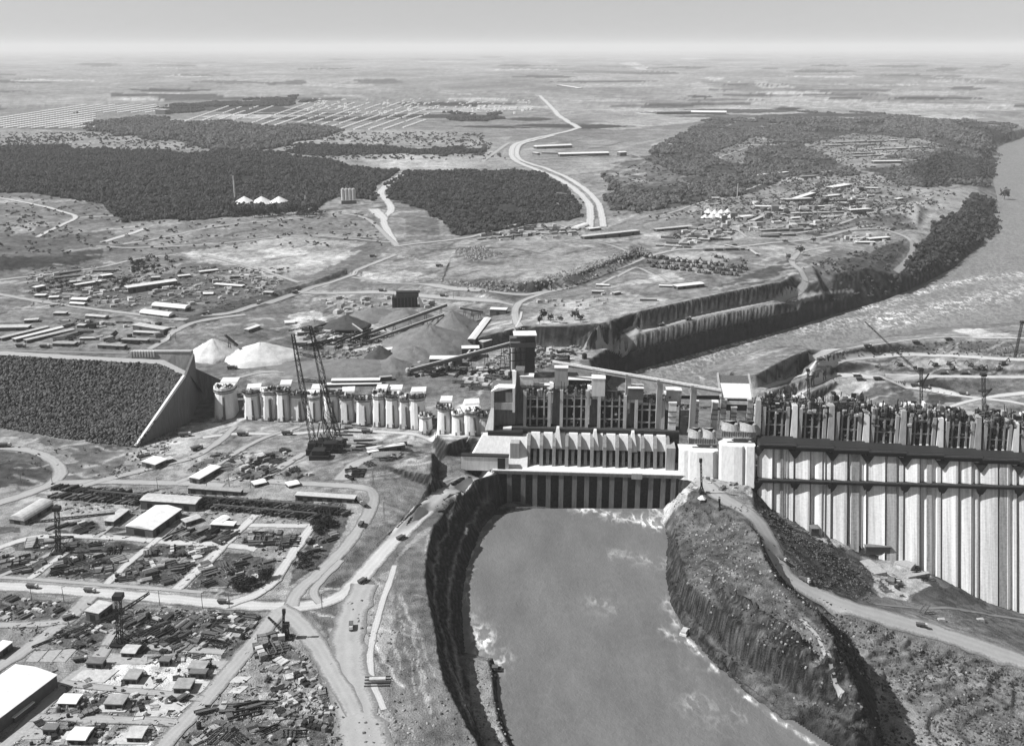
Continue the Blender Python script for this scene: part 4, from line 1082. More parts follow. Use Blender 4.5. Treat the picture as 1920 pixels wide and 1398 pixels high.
for k in range(20):
    a = random.random(); tree(582 + a * 46 + random.uniform(-4, 4), 998 - a * 18 + random.uniform(-7, 7), random.uniform(.5, .75), 'dark tree in the clump between the storage yard and the curving road', 'dark clump by the curving road')
for k in range(16):
    tree(random.uniform(552, 590), random.uniform(1042, 1072), random.uniform(.35, .6), 'small dark tree on the bank of the curving road', 'bank trees along the curving road')
for k in range(14):
    tree(random.uniform(240, 290), random.uniform(490, 515), random.uniform(.7, 1.1), 'dark shade tree near the worker camp halls', 'shade trees in the worker camp')
for k in range(26):
    tree(random.uniform(85, 245), random.uniform(528, 545), random.uniform(.6, .9), 'low tree between the small worker camp roofs', 'low trees between camp roofs')
tree(1500, 478, 1.6, 'round dark bush in the middle of the pale turning area'); tree(1478, 488, 1.2, 'small bush at the edge of the pale turning area')
tree(1525, 456, 1.2, 'single bush beside the camp access road')
# ------------------------------------------------------------------ concrete and steel
M_CONC = flat_mat('white_concrete', .70, .16, .5, .85, (1, 1, .12))
M_CONC2 = flat_mat('grey_concrete', .36, .25, .5, .85, (1, 1, .12))
M_CONC3 = flat_mat('shade_toned_concrete', .14, .35, .5, .85, (1, 1, .12))  # dark tone carries the shade of walls turned from the sun
M_STEEL = flat_mat('dark_steel', .028, .4, 1.0, .6)
M_STEEL2 = flat_mat('grey_steel', .11, .4, 1.0, .6)
M_PIER = flat_mat('pier_shade_concrete', .23, .3, .5, .85, (1, 1, .12))  # grey holds the shade on pier and fin fronts
M_RECESS = flat_mat('recess_shade_concrete', .045, .4, .5, .9)  # shade inside the recesses painted into a near-black tone
M_FORM = flat_mat('formwork_timber', .18, .5, 1.2, .8)
def streak_mat(name, lo, hi):
    m, nt, b = new_mat(name)
    g = nt.nodes.new('ShaderNodeNewGeometry')
    a = noise_out(nt, g.outputs['Position'], .22, 4, (1, .04, .02)); c = noise_out(nt, g.outputs['Position'], 1.4, 3, (1, .03, .015)); d = noise_out(nt, g.outputs['Position'], .5, 4)
    f = math_node(nt, 'ADD', math_node(nt, 'MULTIPLY', a, 1.0), math_node(nt, 'ADD', math_node(nt, 'MULTIPLY', c, .5), math_node(nt, 'MULTIPLY', d, .35)))
    mr = nt.nodes.new('ShaderNodeMapRange'); mr.inputs['From Min'].default_value = .68; mr.inputs['From Max'].default_value = 1.12
    mr.inputs['To Min'].default_value = lo; mr.inputs['To Max'].default_value = hi
    nt.links.new(f, mr.inputs['Value'])
    # pour lines every few metres of height
    sx = nt.nodes.new('ShaderNodeSeparateXYZ'); nt.links.new(g.outputs['Position'], sx.inputs[0])
    fr = math_node(nt, 'FRACT', math_node(nt, 'MULTIPLY', sx.outputs['Z'], .4), 0)
    ln = math_node(nt, 'MULTIPLY', math_node(nt, 'LESS_THAN', fr, .09), .06)
    nt.links.new(math_node(nt, 'SUBTRACT', mr.outputs['Result'], ln), b.inputs['Base Color'])
    b.inputs['Roughness'].default_value = .9; b.inputs['Specular IOR Level'].default_value = .15
    return m
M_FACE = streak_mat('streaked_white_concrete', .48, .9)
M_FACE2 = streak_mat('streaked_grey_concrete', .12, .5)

class MB:
    """collects shapes into one mesh"""
    def __init__(s): s.v, s.f = [], []
    def box(s, x0, x1, y0, y1, z0, z1, fr=None):
        b = len(s.v); p = [(x, y, z) for z in (z0, z1) for y in (y0, y1) for x in (x0, x1)]
        s.v += [fr(q) for q in p] if fr else p
        s.f += [[b + i for i in q] for q in ((0, 2, 3, 1), (4, 5, 7, 6), (0, 1, 5, 4), (2, 6, 7, 3), (0, 4, 6, 2), (1, 3, 7, 5))]
        return s
    def hexa(s, p):                       # 8 points: bottom ring 4, top ring 4
        b = len(s.v); s.v += list(p)
        s.f += [[b + i for i in q] for q in ((3, 2, 1, 0), (4, 5, 6, 7), (0, 1, 5, 4), (1, 2, 6, 5), (2, 3, 7, 6), (3, 0, 4, 7))]
        return s
    def prism(s, ring, z0, z1, top=None, cap=True):
        b = len(s.v); n = len(ring); top = top or ring
        s.v += [(x, y, z0) for x, y in ring] + [(x, y, z1) for x, y in top]
        s.f += [[b + k, b + (k + 1) % n, b + n + (k + 1) % n, b + n + k] for k in range(n)]
        if cap: s.f += [[b + n + k for k in range(n)], [b + n - 1 - k for k in range(n)]]
        return s
    def bar(s, p, q, w, w2=None):
        p, q = Vector(p), Vector(q); d = q - p
        if d.length < 1e-6: return s
        x = d.cross(Vector((0, 0, 1)))
        x = (Vector((1, 0, 0)) if x.length < 1e-4 * d.length else x.normalized()); y = d.normalized().cross(x)
        w2 = w if w2 is None else w2; b = len(s.v)
        for c, ww in ((p, w), (q, w2)):
            for i, j in ((-1, -1), (1, -1), (1, 1), (-1, 1)): s.v.append(tuple(c + x * i * ww / 2 + y * j * ww / 2))
        s.f += [[b + i for i in q_] for q_ in ((3, 2, 1, 0), (4, 5, 6, 7), (0, 1, 5, 4), (1, 2, 6, 5), (2, 3, 7, 6), (3, 0, 4, 7))]
        return s
    def cyl(s, c, r, z0, z1, n=10, r2=None, cap=True):
        r2 = r if r2 is None else r2
        ring = [(c[0] + r * math.cos(2 * math.pi * k / n), c[1] + r * math.sin(2 * math.pi * k / n)) for k in range(n)]
        top = [(c[0] + r2 * math.cos(2 * math.pi * k / n), c[1] + r2 * math.sin(2 * math.pi * k / n)) for k in range(n)]
        return s.prism(ring, z0, z1, top, cap)
    def lattice(s, p, q, w, w2=None, chord=.35, brace=.2, bays=None):
        p, q = Vector(p), Vector(q); d = q - p; w2 = w if w2 is None else w2
        x = d.cross(Vector((0, 0, 1))); x = (Vector((1, 0, 0)) if x.length < .02 * d.length else x.normalized()); y = d.normalized().cross(x)
        n = bays or max(3, int(d.length / (w * 1.3)))
        def cor(t, k):
            ww = w + (w2 - w) * t; i, j = ((-1, -1), (1, -1), (1, 1), (-1, 1))[k]
            return p + d * t + x * i * ww / 2 + y * j * ww / 2
        for k in range(4):
            s.bar(cor(0, k), cor(1, k), chord)
            for i in range(n):
                a, b_ = (k, (k + 1) % 4) if i % 2 else ((k + 1) % 4, k)
                s.bar(cor(i / n, a), cor((i + 1) / n, b_), brace)
        return s
    def build(s, name, mat, parent=None, smooth=False):
        return mesh_obj(name, s.v, s.f, mat, parent, smooth)
    def mesh(s, name, mat):
        me = bpy.data.meshes.new(name); me.from_pydata([tuple(map(float, v)) for v in s.v], [], s.f); me.materials.append(mat); return me
def dfr(q): return dam(q[0], q[1], q[2])                   # dam frame: (along, upstream, up)
def dbox(mb, s0, s1, n0, n1, z0, z1): return mb.box(s0, s1, n0, n1, z0, z1, dfr)
def plane_hit(u, v, n):
    """(s, z) where photo pixel (u, v) meets the upright plane n metres upstream of the axis"""
    dx, dy, dz = ray(u, v); t = (n + DA @ DN) / (dx * DN[0] + dy * DN[1])
    p = np.array([dx * t, dy * t]) - DA
    return float(p @ DD), CAM_H + dz * t

# ------------------------------------------------------------------ diversion structure over the channel
S1 = s_of(1268, 0, 0)
e = empty('diversion_wall', (0, 0, 0), 0, 'long dark ribbed concrete wall standing in the head of the muddy channel', 'wall')
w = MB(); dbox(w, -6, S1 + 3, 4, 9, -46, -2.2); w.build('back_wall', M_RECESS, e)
w = MB(); dbox(w, -8, S1 + 8, -2.4, 26, -2.2, 0); w.build('deck', M_CONC, e)
w = MB(); dbox(w, -8, S1 + 8, -3.0, -2.4, -3.4, -.6); w.build('edge_beam', M_CONC3, e)
us = [955, 981, 1003, 1028, 1052, 1077, 1100, 1124, 1147, 1172, 1196, 1220, 1243, 1262]
pm = MB().hexa([(-2.2, -4.6, -46), (2.2, -4.6, -46), (2.2, 4, -46), (-2.2, 4, -46), (-2.2, -2.2, -3.4), (2.2, -2.2, -3.4), (2.2, 4, -3.4), (-2.2, 4, -3.4)]).mesh('pier', M_CONC3)
dam_rz = math.atan2(DD[1], DD[0])
for u in us: link_mesh('pier', pm, e, dam(s_of(u, -15, -2), 0, 0), dam_rz)
w = MB(); dbox(w, s_of(1184, 0), s_of(1204, 0), -4.4, -3.1, -4.5, .8); w.build('platform', M_CONC2, e)

# pillars on the deck: tall raking ones and short ones between
e2 = empty('sluice_pier_row', (0, 0, 0), 0, 'row of raking concrete pillars standing on the pale deck above the channel wall', 'sluice piers')
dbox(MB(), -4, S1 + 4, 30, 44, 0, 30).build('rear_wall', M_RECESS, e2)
tall = MB().hexa([(-1.6, 10, 0), (1.6, 10, 0), (1.6, 31, 0), (-1.6, 31, 0), (-1.6, 22, 26), (1.6, 22, 26), (1.6, 31, 26), (-1.6, 31, 26)])
tall.hexa([(-1.6, 10, 0), (1.6, 10, 0), (1.6, 22.1, 0), (-1.6, 22.1, 0), (-1.6, 13.5, 19), (1.6, 13.5, 19), (1.6, 22.1, 26), (-1.6, 22.1, 26)])
tall = tall.mesh('tall_pier', M_PIER)
short = MB().hexa([(-1.5, 13, 0), (1.5, 13, 0), (1.5, 26, 0), (-1.5, 26, 0), (-1.5, 15, 13), (1.5, 15, 13), (1.5, 26, 15), (-1.5, 26, 15)]).mesh('short_pier', M_PIER)
slope = MB().hexa([(-4.2, 19, 14), (4.2, 19, 14), (4.2, 30, 14), (-4.2, 30, 14), (-4.2, 26, 27), (4.2, 26, 27), (4.2, 30, 27), (-4.2, 30, 27)]).mesh('sloping_face', M_CONC)
tu = np.linspace(991, 1252, 12)
for k, u in enumerate(tu):
    s = s_of(u, 10, 13)
    link_mesh('tall_pier', tall, e2, dam(s, 0, 0), dam_rz)
    if k < 11:
        s2 = s_of((u + tu[k + 1]) / 2, 10, 13)
        link_mesh('short_pier', short, e2, dam(s2, 0, 0), dam_rz)
        link_mesh('sloping_face', slope, e2, dam((s + s_of(tu[k + 1], 10, 13)) / 2, 0, 0), dam_rz)
dbox(MB(), s_of(955, 0), s_of(972, 0), 10, 22, 0, 22).build('end_pillar', M_CONC2, e2)
dbox(MB(), s_of(1249, 0), s_of(1266, 0), 8, 24, 0, 22).build('end_pillar', M_CONC2, e2)
dbox(MB(), s_of(976, 0), S1, 29.4, 36, 26.5, 29).build('walkway', M_STEEL, e2)

# ------------------------------------------------------------------ upright frames (intake bays)
def bay(u0, u1, v0, v1, n, name, label, group, cols=4, bars=(.33, .66), depth=13, rough=1.0, seed=0):
    sa, zt = plane_hit(u0, v0, n); sb, _ = plane_hit(u1, v0, n); _, zb = plane_hit((u0 + u1) / 2, v1, n)
    W = sb - sa
    e = empty(name, dam(sa, n, zb), dam_rz, label, 'dam bay', group); H = zt - zb
    r = random.Random(seed)
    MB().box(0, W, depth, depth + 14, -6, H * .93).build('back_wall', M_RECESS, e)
    MB().box(-.4, W + .4, -2.6, 3, -3.2, -.02).build('sill', M_CONC2, e)
    rk = H * .16
    for k in range(14):
        x = r.uniform(1, W - 1); z_ = H * r.uniform(.05, .95); MB().box(x - r.uniform(.4, 1.6), x + r.uniform(.4, 1.6), rk * z_ / H + .5, depth - 1, z_, z_ + r.uniform(.5, 2.2)).build('scaffold_deck', r.choice([M_STEEL, M_FORM, M_STEEL2, M_CONC2]), e)
    fin = MB().hexa([(-.75, 0, 0), (.75, 0, 0), (.75, depth, 0), (-.75, depth, 0), (-.75, rk, H), (.75, rk, H), (.75, depth, H), (-.75, depth, H)]).mesh('fin', M_PIER)
    side = MB().hexa([(-1.5, -1.5, 0), (1.5, -1.5, 0), (1.5, depth, 0), (-1.5, depth, 0), (-1.5, rk - 1.5, H), (1.5, rk - 1.5, H), (1.5, depth, H), (-1.5, depth, H)]).mesh('side_pier', M_CONC2)
    link_mesh('side_pier', side, e, (1.5, 0, 0)); link_mesh('side_pier', side, e, (W - 1.5, 0, 0))
    for k in range(1, cols): 
        link_mesh('fin', fin, e, (W * k / cols, 0, 0))
    foot = MB().hexa([(-1.1, -2, 0), (1.1, -2, 0), (1.1, 3, 0), (-1.1, 3, 0), (-.7, .6, 4), (.7, .6, 4), (.7, 3, 4), (-.7, 3, 4)]).mesh('foot', M_CONC)
    for k in range(1, cols): link_mesh('foot', foot, e, (W * k / cols, 0, 0))
    for f in bars:
        MB().box(1, W - 1, rk * f + .8, rk * f + 3, H * f - .5, H * f + .5).build('cross_beam', M_CONC2, e)
    MB().box(0, W, rk + .8, depth + 3, H * .83, H * .9).build('head_beam', M_CONC2, e)
    # steel and shutters on top
    for k in range(int(W / 2.6)):
        x = (k + .5) * W / int(W / 2.6)
        h = r.uniform(1.5, 7) * rough; mt = r.choice([M_STEEL, M_STEEL2, M_FORM, M_CONC2, M_STEEL])
        MB().box(x - 1.1, x + .9, rk + r.uniform(-1, 4), rk + r.uniform(5, 11), H * .88, H * .9 + h).build('shutter_panel', mt, e)
        if r.random() < .6:
            MB().bar((x, rk, H * .9), (x + r.uniform(-1, 1), rk + r.uniform(-1, 2), H + r.uniform(2, 9) * rough), .35).build('scaffold_pole', M_STEEL, e)
    return e, W, H
PB = [(981, 1033, 737, 807), (1050, 1104, 735, 809), (1121, 1176, 744, 811), (1191, 1248, 752, 816)]
for k, (a, b, c, d) in enumerate(PB):
    bay(a, b, c, d, 36, 'intake_frame', ['tall open bay frame of concrete fins nearest the stepped end block', 'tall open bay frame just before the white cube on the crest', 'open bay frame just past the white cube on the crest', 'lowest of the four tall open bay frames, beside the split tower'][k], 'tall bay frames above the sluices', 4, (.3, .6, .8) if k < 2 else (.35, .7), 14, 1.0, k)
# buttress walls between the frames
for k, (u0, u1, vt) in enumerate(((964, 982, 700), (1034, 1050, 722), (1105, 1121, 728), (1177, 1191, 738), (1249, 1262, 740))):
    sa, _ = plane_hit(u0, 780, 40); sb, _ = plane_hit(u1, 780, 40); _, zt = plane_hit(u0, vt, 40)
    e = empty('buttress', dam((sa + sb) / 2, 40, 24), dam_rz, ['deep shaded buttress rising left of the bay frames'.replace('left of', 'before'), 'shaded buttress between the two tallest bay frames', 'shaded buttress under the white cube', 'shaded buttress between the two lower bay frames', 'shaded buttress closing the row of bay frames'][k], 'buttress', 'buttresses between bay frames')
    h = zt - 24; W = sb - sa
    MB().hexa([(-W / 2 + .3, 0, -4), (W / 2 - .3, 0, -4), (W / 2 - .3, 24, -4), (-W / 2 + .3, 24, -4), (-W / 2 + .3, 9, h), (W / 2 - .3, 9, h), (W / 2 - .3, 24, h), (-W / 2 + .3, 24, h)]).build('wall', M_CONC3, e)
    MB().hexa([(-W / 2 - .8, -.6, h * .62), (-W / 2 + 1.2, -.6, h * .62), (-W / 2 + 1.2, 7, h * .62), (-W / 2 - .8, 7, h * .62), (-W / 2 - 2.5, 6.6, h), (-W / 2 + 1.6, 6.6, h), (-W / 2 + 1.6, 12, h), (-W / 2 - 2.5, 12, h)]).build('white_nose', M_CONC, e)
# low white cones of the sluice crest
for u, v in ((1046, 808), (1116, 813), (1187, 816)):
    s, z = plane_hit(u, v, 24)
    c = MB(); c.hexa([(-4, -7, -14), (4, -7, -14), (4, 6, -14), (-4, 6, -14), (-1.2, 0, 3), (1.2, 0, 3), (1.2, 6, 3), (-1.2, 6, 3)])
    o = c.build('buttress_toe', M_CONC); o.location = dam(s, 24, z); o.rotation_euler[2] = dam_rz
    tag(o, 'bright wedge-shaped toe of the buttress at photo row of sluice pillars'.replace('at photo row of', 'among the'), 'buttress toe', 'bright buttress toes')

# crest cube and crest blocks
def crest_block(u0, u1, v0, v1, n, dn, name, label, cat, mat=M_CONC, extra=True):
    sa, zt = plane_hit(u0, v0, n); sb, zb = plane_hit(u1, v1, n)
    e = empty(name, dam(sa, n, zb), dam_rz, label, cat); W, H = sb - sa, zt - zb
    MB().box(0, W, 0, dn, 0, H).build('body', mat, e)
    if extra:
        MB().box(-.4, W + .4, -.4, dn + .4, H, H + .5).build('cap', M_CONC, e)
        MB().box(.3, W - .3, .5, dn, -3, -.02).build('base', M_CONC2, e)
    return e
crest_block(1110, 1134, 710, 743, 40, 12, 'crest_cube', 'large bright white concrete cube on the dam crest', 'crest block', M_CONC)
crest_block(1178, 1206, 728, 750, 40, 12, 'crest_platform', 'dark framed platform box on the crest below the conveyor', 'crest block', M_STEEL2)
crest_block(1250, 1277, 732, 754, 42, 10, 'crest_platform', 'tilted platform box on the crest before the split tower', 'crest block', M_CONC2)
crest_block(1040, 1064, 690, 724, 44, 8, 'crest_tower', 'pale concrete upright with a dark frame on top behind the second bay', 'crest tower', M_CONC2)
crest_block(975, 1000, 706, 722, 46, 10, 'crest_tower', 'light boxed head over the first bay frame', 'crest tower', M_CONC)
crest_block(1000, 1036, 722, 734, 52, 6, 'crest_wall', 'low horizontal wall with pale top behind the first bay frame', 'crest wall', M_CONC2)
crest_block(1066, 1108, 712, 735, 56, 10, 'crest_wall', 'dark recessed wall behind the second bay frame', 'crest wall', M_STEEL)

# end block with the white frame (downstream end of the power blocks)
e = empty('end_block', dam(s_of(920, 20, 30), 30, 0), dam_rz, 'stepped end block with a tall white framed edge beside the first bay frame', 'dam block')
s0 = s_of(920, 20, 30); sc = lambda u, v, n: (plane_hit(u, v, n)[0] - s0, plane_hit(u, v, n)[1])
W = sc(965, 780, 30)[0]; zt = sc(930, 728, 30)[1]; zb = sc(930, 803, 30)[1]
MB().box(0, W, 8, 34, -2, zt * .96).build('rear_wall', M_CONC3, e)
MB().hexa([(-5, -5, zb), (3, -5, zb), (3, 8, zb), (-5, 8, zb), (.5, 2, zb + 20), (3, 2, zb + 20), (3, 8, zb + 20), (.5, 8, zb + 20)]).build('white_edge', M_CONC, e)
MB().box(.5, 3, 2, 12, zb + 20, zt - 4).build('white_post', M_CONC, e)
MB().hexa([(.5, 2, zt - 4), (3, 2, zt - 4), (3, 14, zt - 4), (.5, 14, zt - 4), (7, 2, zt), (W, 2, zt), (W, 14, zt), (7, 14, zt)]).build('white_head', M_CONC, e)
MB().box(W - 2.2, W, 1.5, 8, zb + 16, zt - .1).build('white_post', M_CONC, e)
MB().box(3, W - 2.2, 3, 8, zb + 18, zb + 25).build('ledge', M_CONC2, e)
MB().box(14, 20, 4.5, 8, zb + 25.02, zt - 5).build('inner_post', M_CONC2, e)
MB().box(-2, W + 8, -8, 8, zb - 4, zb - .3).build('walkway', M_STEEL, e)
MB().box(12, 20, -2.5, 3.5, zb - .2, zb + 1.5).build('bench', M_CONC, e)
# white base under it
e = empty('base_block', dam(s_of(885, 0, 18), 14, 0), dam_rz, 'broad pale sloping base block with a dark doorway at the start of the deck', 'dam block')
s0 = s_of(885, 0, 18); W1 = s_of(990, 0, 18) - s0
MB().hexa([(-4, -10, -2), (W1, -10, -2), (W1, 16, -2), (-4, 16, -2), (10, 8, zb - 4.3), (W1, 8, zb - 4.3), (W1, 16, zb - 4.3), (10, 16, zb - 4.3)]).build('sloping_wall', M_CONC, e)
MB().box(-8, 36, -14, -8.8, -2, 12).build('front_wall', M_CONC, e)
MB().box(-8.2, 36.4, -14.6, -8.5, 12, 13.2).build('ledge', M_STEEL, e)
MB().box(26, 33, -14.4, -13.9, -1, 11).build('doorway', M_STEEL, e)

# ------------------------------------------------------------------ transition blocks past the sluices
def ribbed_face(sa, sb, zt, zb, prof, name, label, group, mat=M_FACE, n_off=0.0, cat='dam block', top_extra=6):
    e = empty(name, dam(sa, n_off, 0), dam_rz, label, cat, group)
    V, F = [], []; zs = np.linspace(zt, zb, 5); n = len(prof)
    for z in zs:
        for s, d in prof: V.append((s, FACE_RUN * z - d * (.8 if cat == 'dam block' and len(prof) > 12 else 1.0), z))
    for i in range(len(zs) - 1):
        for k in range(n - 1):
            a = i * n + k; F.append([a + n, a + n + 1, a + 1, a])
    b = len(V)
    V += [(prof[0][0], FACE_RUN * zt + 14, zt), (prof[-1][0], FACE_RUN * zt + 14, zt)]
    F.append(list(range(n)) + [b + 1, b])
    o = mesh_obj('face', V, F, mat, e)
    return e
A, B = s_of(1272, 0), s_of(1346, 0); w3 = B - A
prof = [(0, 0), (.5, 1), (5, 2.5), (9, 2.5), (9.5, 4), (w3 * .45, 5.5), (w3 * .85, 5.5), (w3 - 3, 2), (w3, 1)]
ribbed_face(A, B, 21, -4, prof, 'transition_block', 'smooth bright sloping block just past the end of the sluice pillars', None, M_CONC)
C = s_of(1415, 0); w4 = C - B
ribbed_face(B + .2, C, 27, -8, [(0, 3), (2, 5), (w4 * .4, 7), (w4 * .62, 7), (w4 * .68, 4), (w4 * .74, 6), (w4 * .95, 6), (w4, 2)], 'transition_block', 'bright sloping block with a ragged dark joint below the cab house', None, M_CONC)
for ua, ub, vt in ((1290, 1343, 806), (1352, 1420, 793)):
    sa, z1 = plane_hit(ua, vt, 22); sb, _ = plane_hit(ub, vt, 22)
    e = empty('ledge_block', dam(sa, 14, z1 - 9), dam_rz, 'half-round concrete ledge with a dark brushed front edge, %s' % ('smaller' if ua < 1300 else 'below the cab house'), 'ledge')
    W = sb - sa
    for k in range(2):
        MB().prism([(W * (.25 + .5 * k) + W * .25 * math.cos(t), 6 + 9 * -math.sin(t) * .8) for t in np.linspace(0, math.pi, 9)][::-1] + [(W * .5 * k, 16), (W * (.5 + .5 * k), 16)][::-1][::-1], 4, 9.0 + .02 * k, [(W * (.25 + .5 * k) + W * .22 * math.cos(t), 9 + 7 * -math.sin(t) * .8) for t in np.linspace(0, math.pi, 9)][::-1] + [(W * .5 * k + 1, 16), (W * (.5 + .5 * k) - 1, 16)]).build('apron', M_CONC2, e)
    for k in range(int(W / 2.1)):
        MB().box(k * 2.1 + .2, k * 2.1 + 1.5, -1.2, 1.5, -1 + (k % 3) * .3, 4.2).build('shutter_panel', M_STEEL2 if k % 2 else M_CONC3, e)
# split tower, columns
def column(u, vt, vb, w, n, label, mat=M_CONC2, dn=8, group='upright columns beside the cab house'):
    s, zt = plane_hit(u, vt, n); _, zb = plane_hit(u, vb, n)
    e = empty('column', dam(s, n, zb), dam_rz, label, 'column', group)
    MB().hexa([(-w / 2, 0, -3), (w / 2, 0, -3), (w / 2, dn, -3), (-w / 2, dn, -3), (-w / 2, 2, zt - zb), (w / 2, 2, zt - zb), (w / 2, dn, zt - zb), (-w / 2, dn, zt - zb)]).build('shaft', mat, e)
    MB().box(-w / 2 - .4, w / 2 + .4, 1.5, dn + .5, zt - zb, zt - zb + 1.2).build('cap', M_CONC, e)
    for k in range(3): MB().box(-w / 2 - .3, w / 2 + .3, .3, 1.9, (zt - zb) * (.3 + .2 * k), (zt - zb) * (.3 + .2 * k) + .8).build('collar', M_STEEL2, e)
column(1262, 758, 808, 7, 34, 'leaning white edged half of the split tower', M_CONC); column(1285, 770, 810, 8, 36, 'dark shaded half of the split tower', M_CONC3, 16)
column(1305, 757, 805, 6, 34, 'upright column with a cap between the split tower and the cab house'); column(1342, 757, 800, 5, 34, 'slim upright column touching the cab house gantry')
column(1358, 752, 800, 5, 30, 'column under the near corner of the cab house'); column(1377, 766, 800, 5, 30, 'middle column under the cab house')
column(1408, 752, 800, 5, 30, 'column under the far corner of the cab house'); column(1424, 762, 822, 8, 28, 'wide pale column at the start of the long dam face', M_CONC)
# cab house: sloping white roof between two rails
e = empty('cab_house', dam(*[plane_hit(1352, 752, 34)[0], 34, plane_hit(1352, 752, 34)[1]]), dam_rz, 'square house with a bright white sloping roof between two rails on the dam', 'house')
W = plane_hit(1408, 752, 34)[0] - plane_hit(1352, 752, 34)[0]
MB().hexa([(0, -1, 3), (W, -1, 3), (W, 15, 12), (0, 15, 12), (0, -1, 4), (W, -1, 4), (W, 15, 13), (0, 15, 13)]).build('roof', M_CONC, e)
MB().hexa([(0, 15.3, 12), (W, 15.3, 12), (W, 27, 16), (0, 27, 16), (0, 15.3, 13), (W, 15.3, 13), (W, 27, 17), (0, 27, 17)]).build('upper_roof', M_STEEL2, e)
for x in (-1.6, W): MB().hexa([(x, -3, 3), (x + 1.6, -3, 3), (x + 1.6, 28, 16), (x, 28, 16), (x, -3, 5.6), (x + 1.6, -3, 5.6), (x + 1.6, 28, 19), (x, 28, 19)]).build('rail_beam', M_CONC2, e)
MB().box(.5, W - .5, 1, 14, -6, 2.9).build('wall', M_STEEL, e)
MB().box(0, W, -1.2, .8, -2.5, .6).build('front_beam', M_CONC, e)
MB().box(1.5, W - 1.5, .2, 1, -9, -3).build('opening', M_STEEL, e)

# ------------------------------------------------------------------ the long buttressed dam face
us = [1420, 1489, 1559, 1625, 1695, 1765, 1837, 1908, 1982, 2058, 2136, 2218, 2304]
vb = [(1420, 762, 826), (1489, 766, 830), (1559, 772, 834), (1625, 778, 838), (1695, 782, 841), (1765, 790, 846), (1837, 794, 851), (1908, 800, 856), (1982, 806, 860), (2058, 812, 866), (2136, 818, 872), (2218, 824, 878)]
names = ['first', 'second', 'third', 'fourth', 'fifth', 'sixth', 'seventh', 'eighth', 'ninth', 'tenth', 'eleventh', 'twelfth']
for k in range(12):
    sa, sb = s_of(us[k], 0), s_of(us[k + 1], 0); W = sb - sa - .05; f = W / 35.
    j = (k * 37 % 7) / 7.0
    pr = [(0, -1), (1.2, 1.5), (11 + 2 * j, 4.4), (13.5 + 2 * j, 4.4), (15.0 + 2 * j, 1.0), (15.2 + 2 * j, -1), (16.2 + 2 * j, -1), (16.6 + 2 * j, 1), (20, 2.2), (25.5, 3.2 + j), (27 + j, 3.0), (27.3 + j, .6), (29.5, .6), (30, 2.5), (33, 2.9), (34, 1.5), (35, -1)]
    rj = random.Random(300 + k); pr = sorted([(min(34.6, max(.3, s + rj.uniform(-1.0, 1.0))) if 1 < s < 34 else s, d + (rj.uniform(-.6, .6) if d > 1.8 else 0)) for s, d in pr])
    pr = [(s * f, d) for s, d in pr]
    uu, vv_ = us[k], 826 + (us[k] - 1420) * .066; zb_t = plane_hit(uu, vv_ + 1, 5)[1]; zb_b = plane_hit(uu, vv_ + 10, 5)[1]; ztop = zb_b - .1
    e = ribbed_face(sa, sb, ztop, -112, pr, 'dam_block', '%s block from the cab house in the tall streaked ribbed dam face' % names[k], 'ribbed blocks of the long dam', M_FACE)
    # darker damp panels, set a little proud of the recesses
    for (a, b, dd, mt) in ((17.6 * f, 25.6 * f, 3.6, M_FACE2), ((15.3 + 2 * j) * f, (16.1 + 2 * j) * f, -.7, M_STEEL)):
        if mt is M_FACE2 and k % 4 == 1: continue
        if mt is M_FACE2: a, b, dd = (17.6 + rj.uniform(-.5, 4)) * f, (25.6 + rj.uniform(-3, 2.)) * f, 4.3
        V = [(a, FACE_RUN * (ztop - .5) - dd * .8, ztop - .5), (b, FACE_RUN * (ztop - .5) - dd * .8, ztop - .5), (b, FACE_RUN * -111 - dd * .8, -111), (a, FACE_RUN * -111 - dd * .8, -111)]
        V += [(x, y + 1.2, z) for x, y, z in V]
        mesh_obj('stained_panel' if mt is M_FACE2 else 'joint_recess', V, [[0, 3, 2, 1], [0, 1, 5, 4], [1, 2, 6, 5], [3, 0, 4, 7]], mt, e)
    MB().box(0, W, -8.5, 2, -2.6, -.4).build('walkway', M_STEEL, e)
    MB().box(0, W, -8.7, -8.3, -.4, .9).build('rail', M_STEEL2, e)
    MB().hexa([(-1, -4, -13), (1, -4, -13), (1, -2, -13), (-1, -2, -13), (-4.5, -7, -2.7), (4.5, -7, -2.7), (4.5, 0, -2.7), (-4.5, 0, -2.7)]).build('notch_shade', M_STEEL, e)  # dark wedge standing in for the shaded V notch below the walkway
    MB().box(0, W, 1.6, 20, zb_b - 1.2, zb_t).build('upper_walkway', M_STEEL, e)
    MB().box(0, W, 1.0, 1.6, (zb_b + zb_t) / 2, zb_t - .5).build('upper_rail', M_STEEL2, e)
    MB().hexa([(-.8, FACE_RUN * (zb_b - 9) - 3.4, zb_b - 9), (.8, FACE_RUN * (zb_b - 9) - 3.4, zb_b - 9), (.8, 5, zb_b - 9), (-.8, 5, zb_b - 9), (-6, FACE_RUN * zb_b - 4.8, zb_b - 1.75), (6, FACE_RUN * zb_b - 4.8, zb_b - 1.75), (6, 9, zb_b - 1.75), (-6, 9, zb_b - 1.75)]).build('upper_notch_shade', M_STEEL, e)  # dark wedge added as the shade of the recess between buttress heads
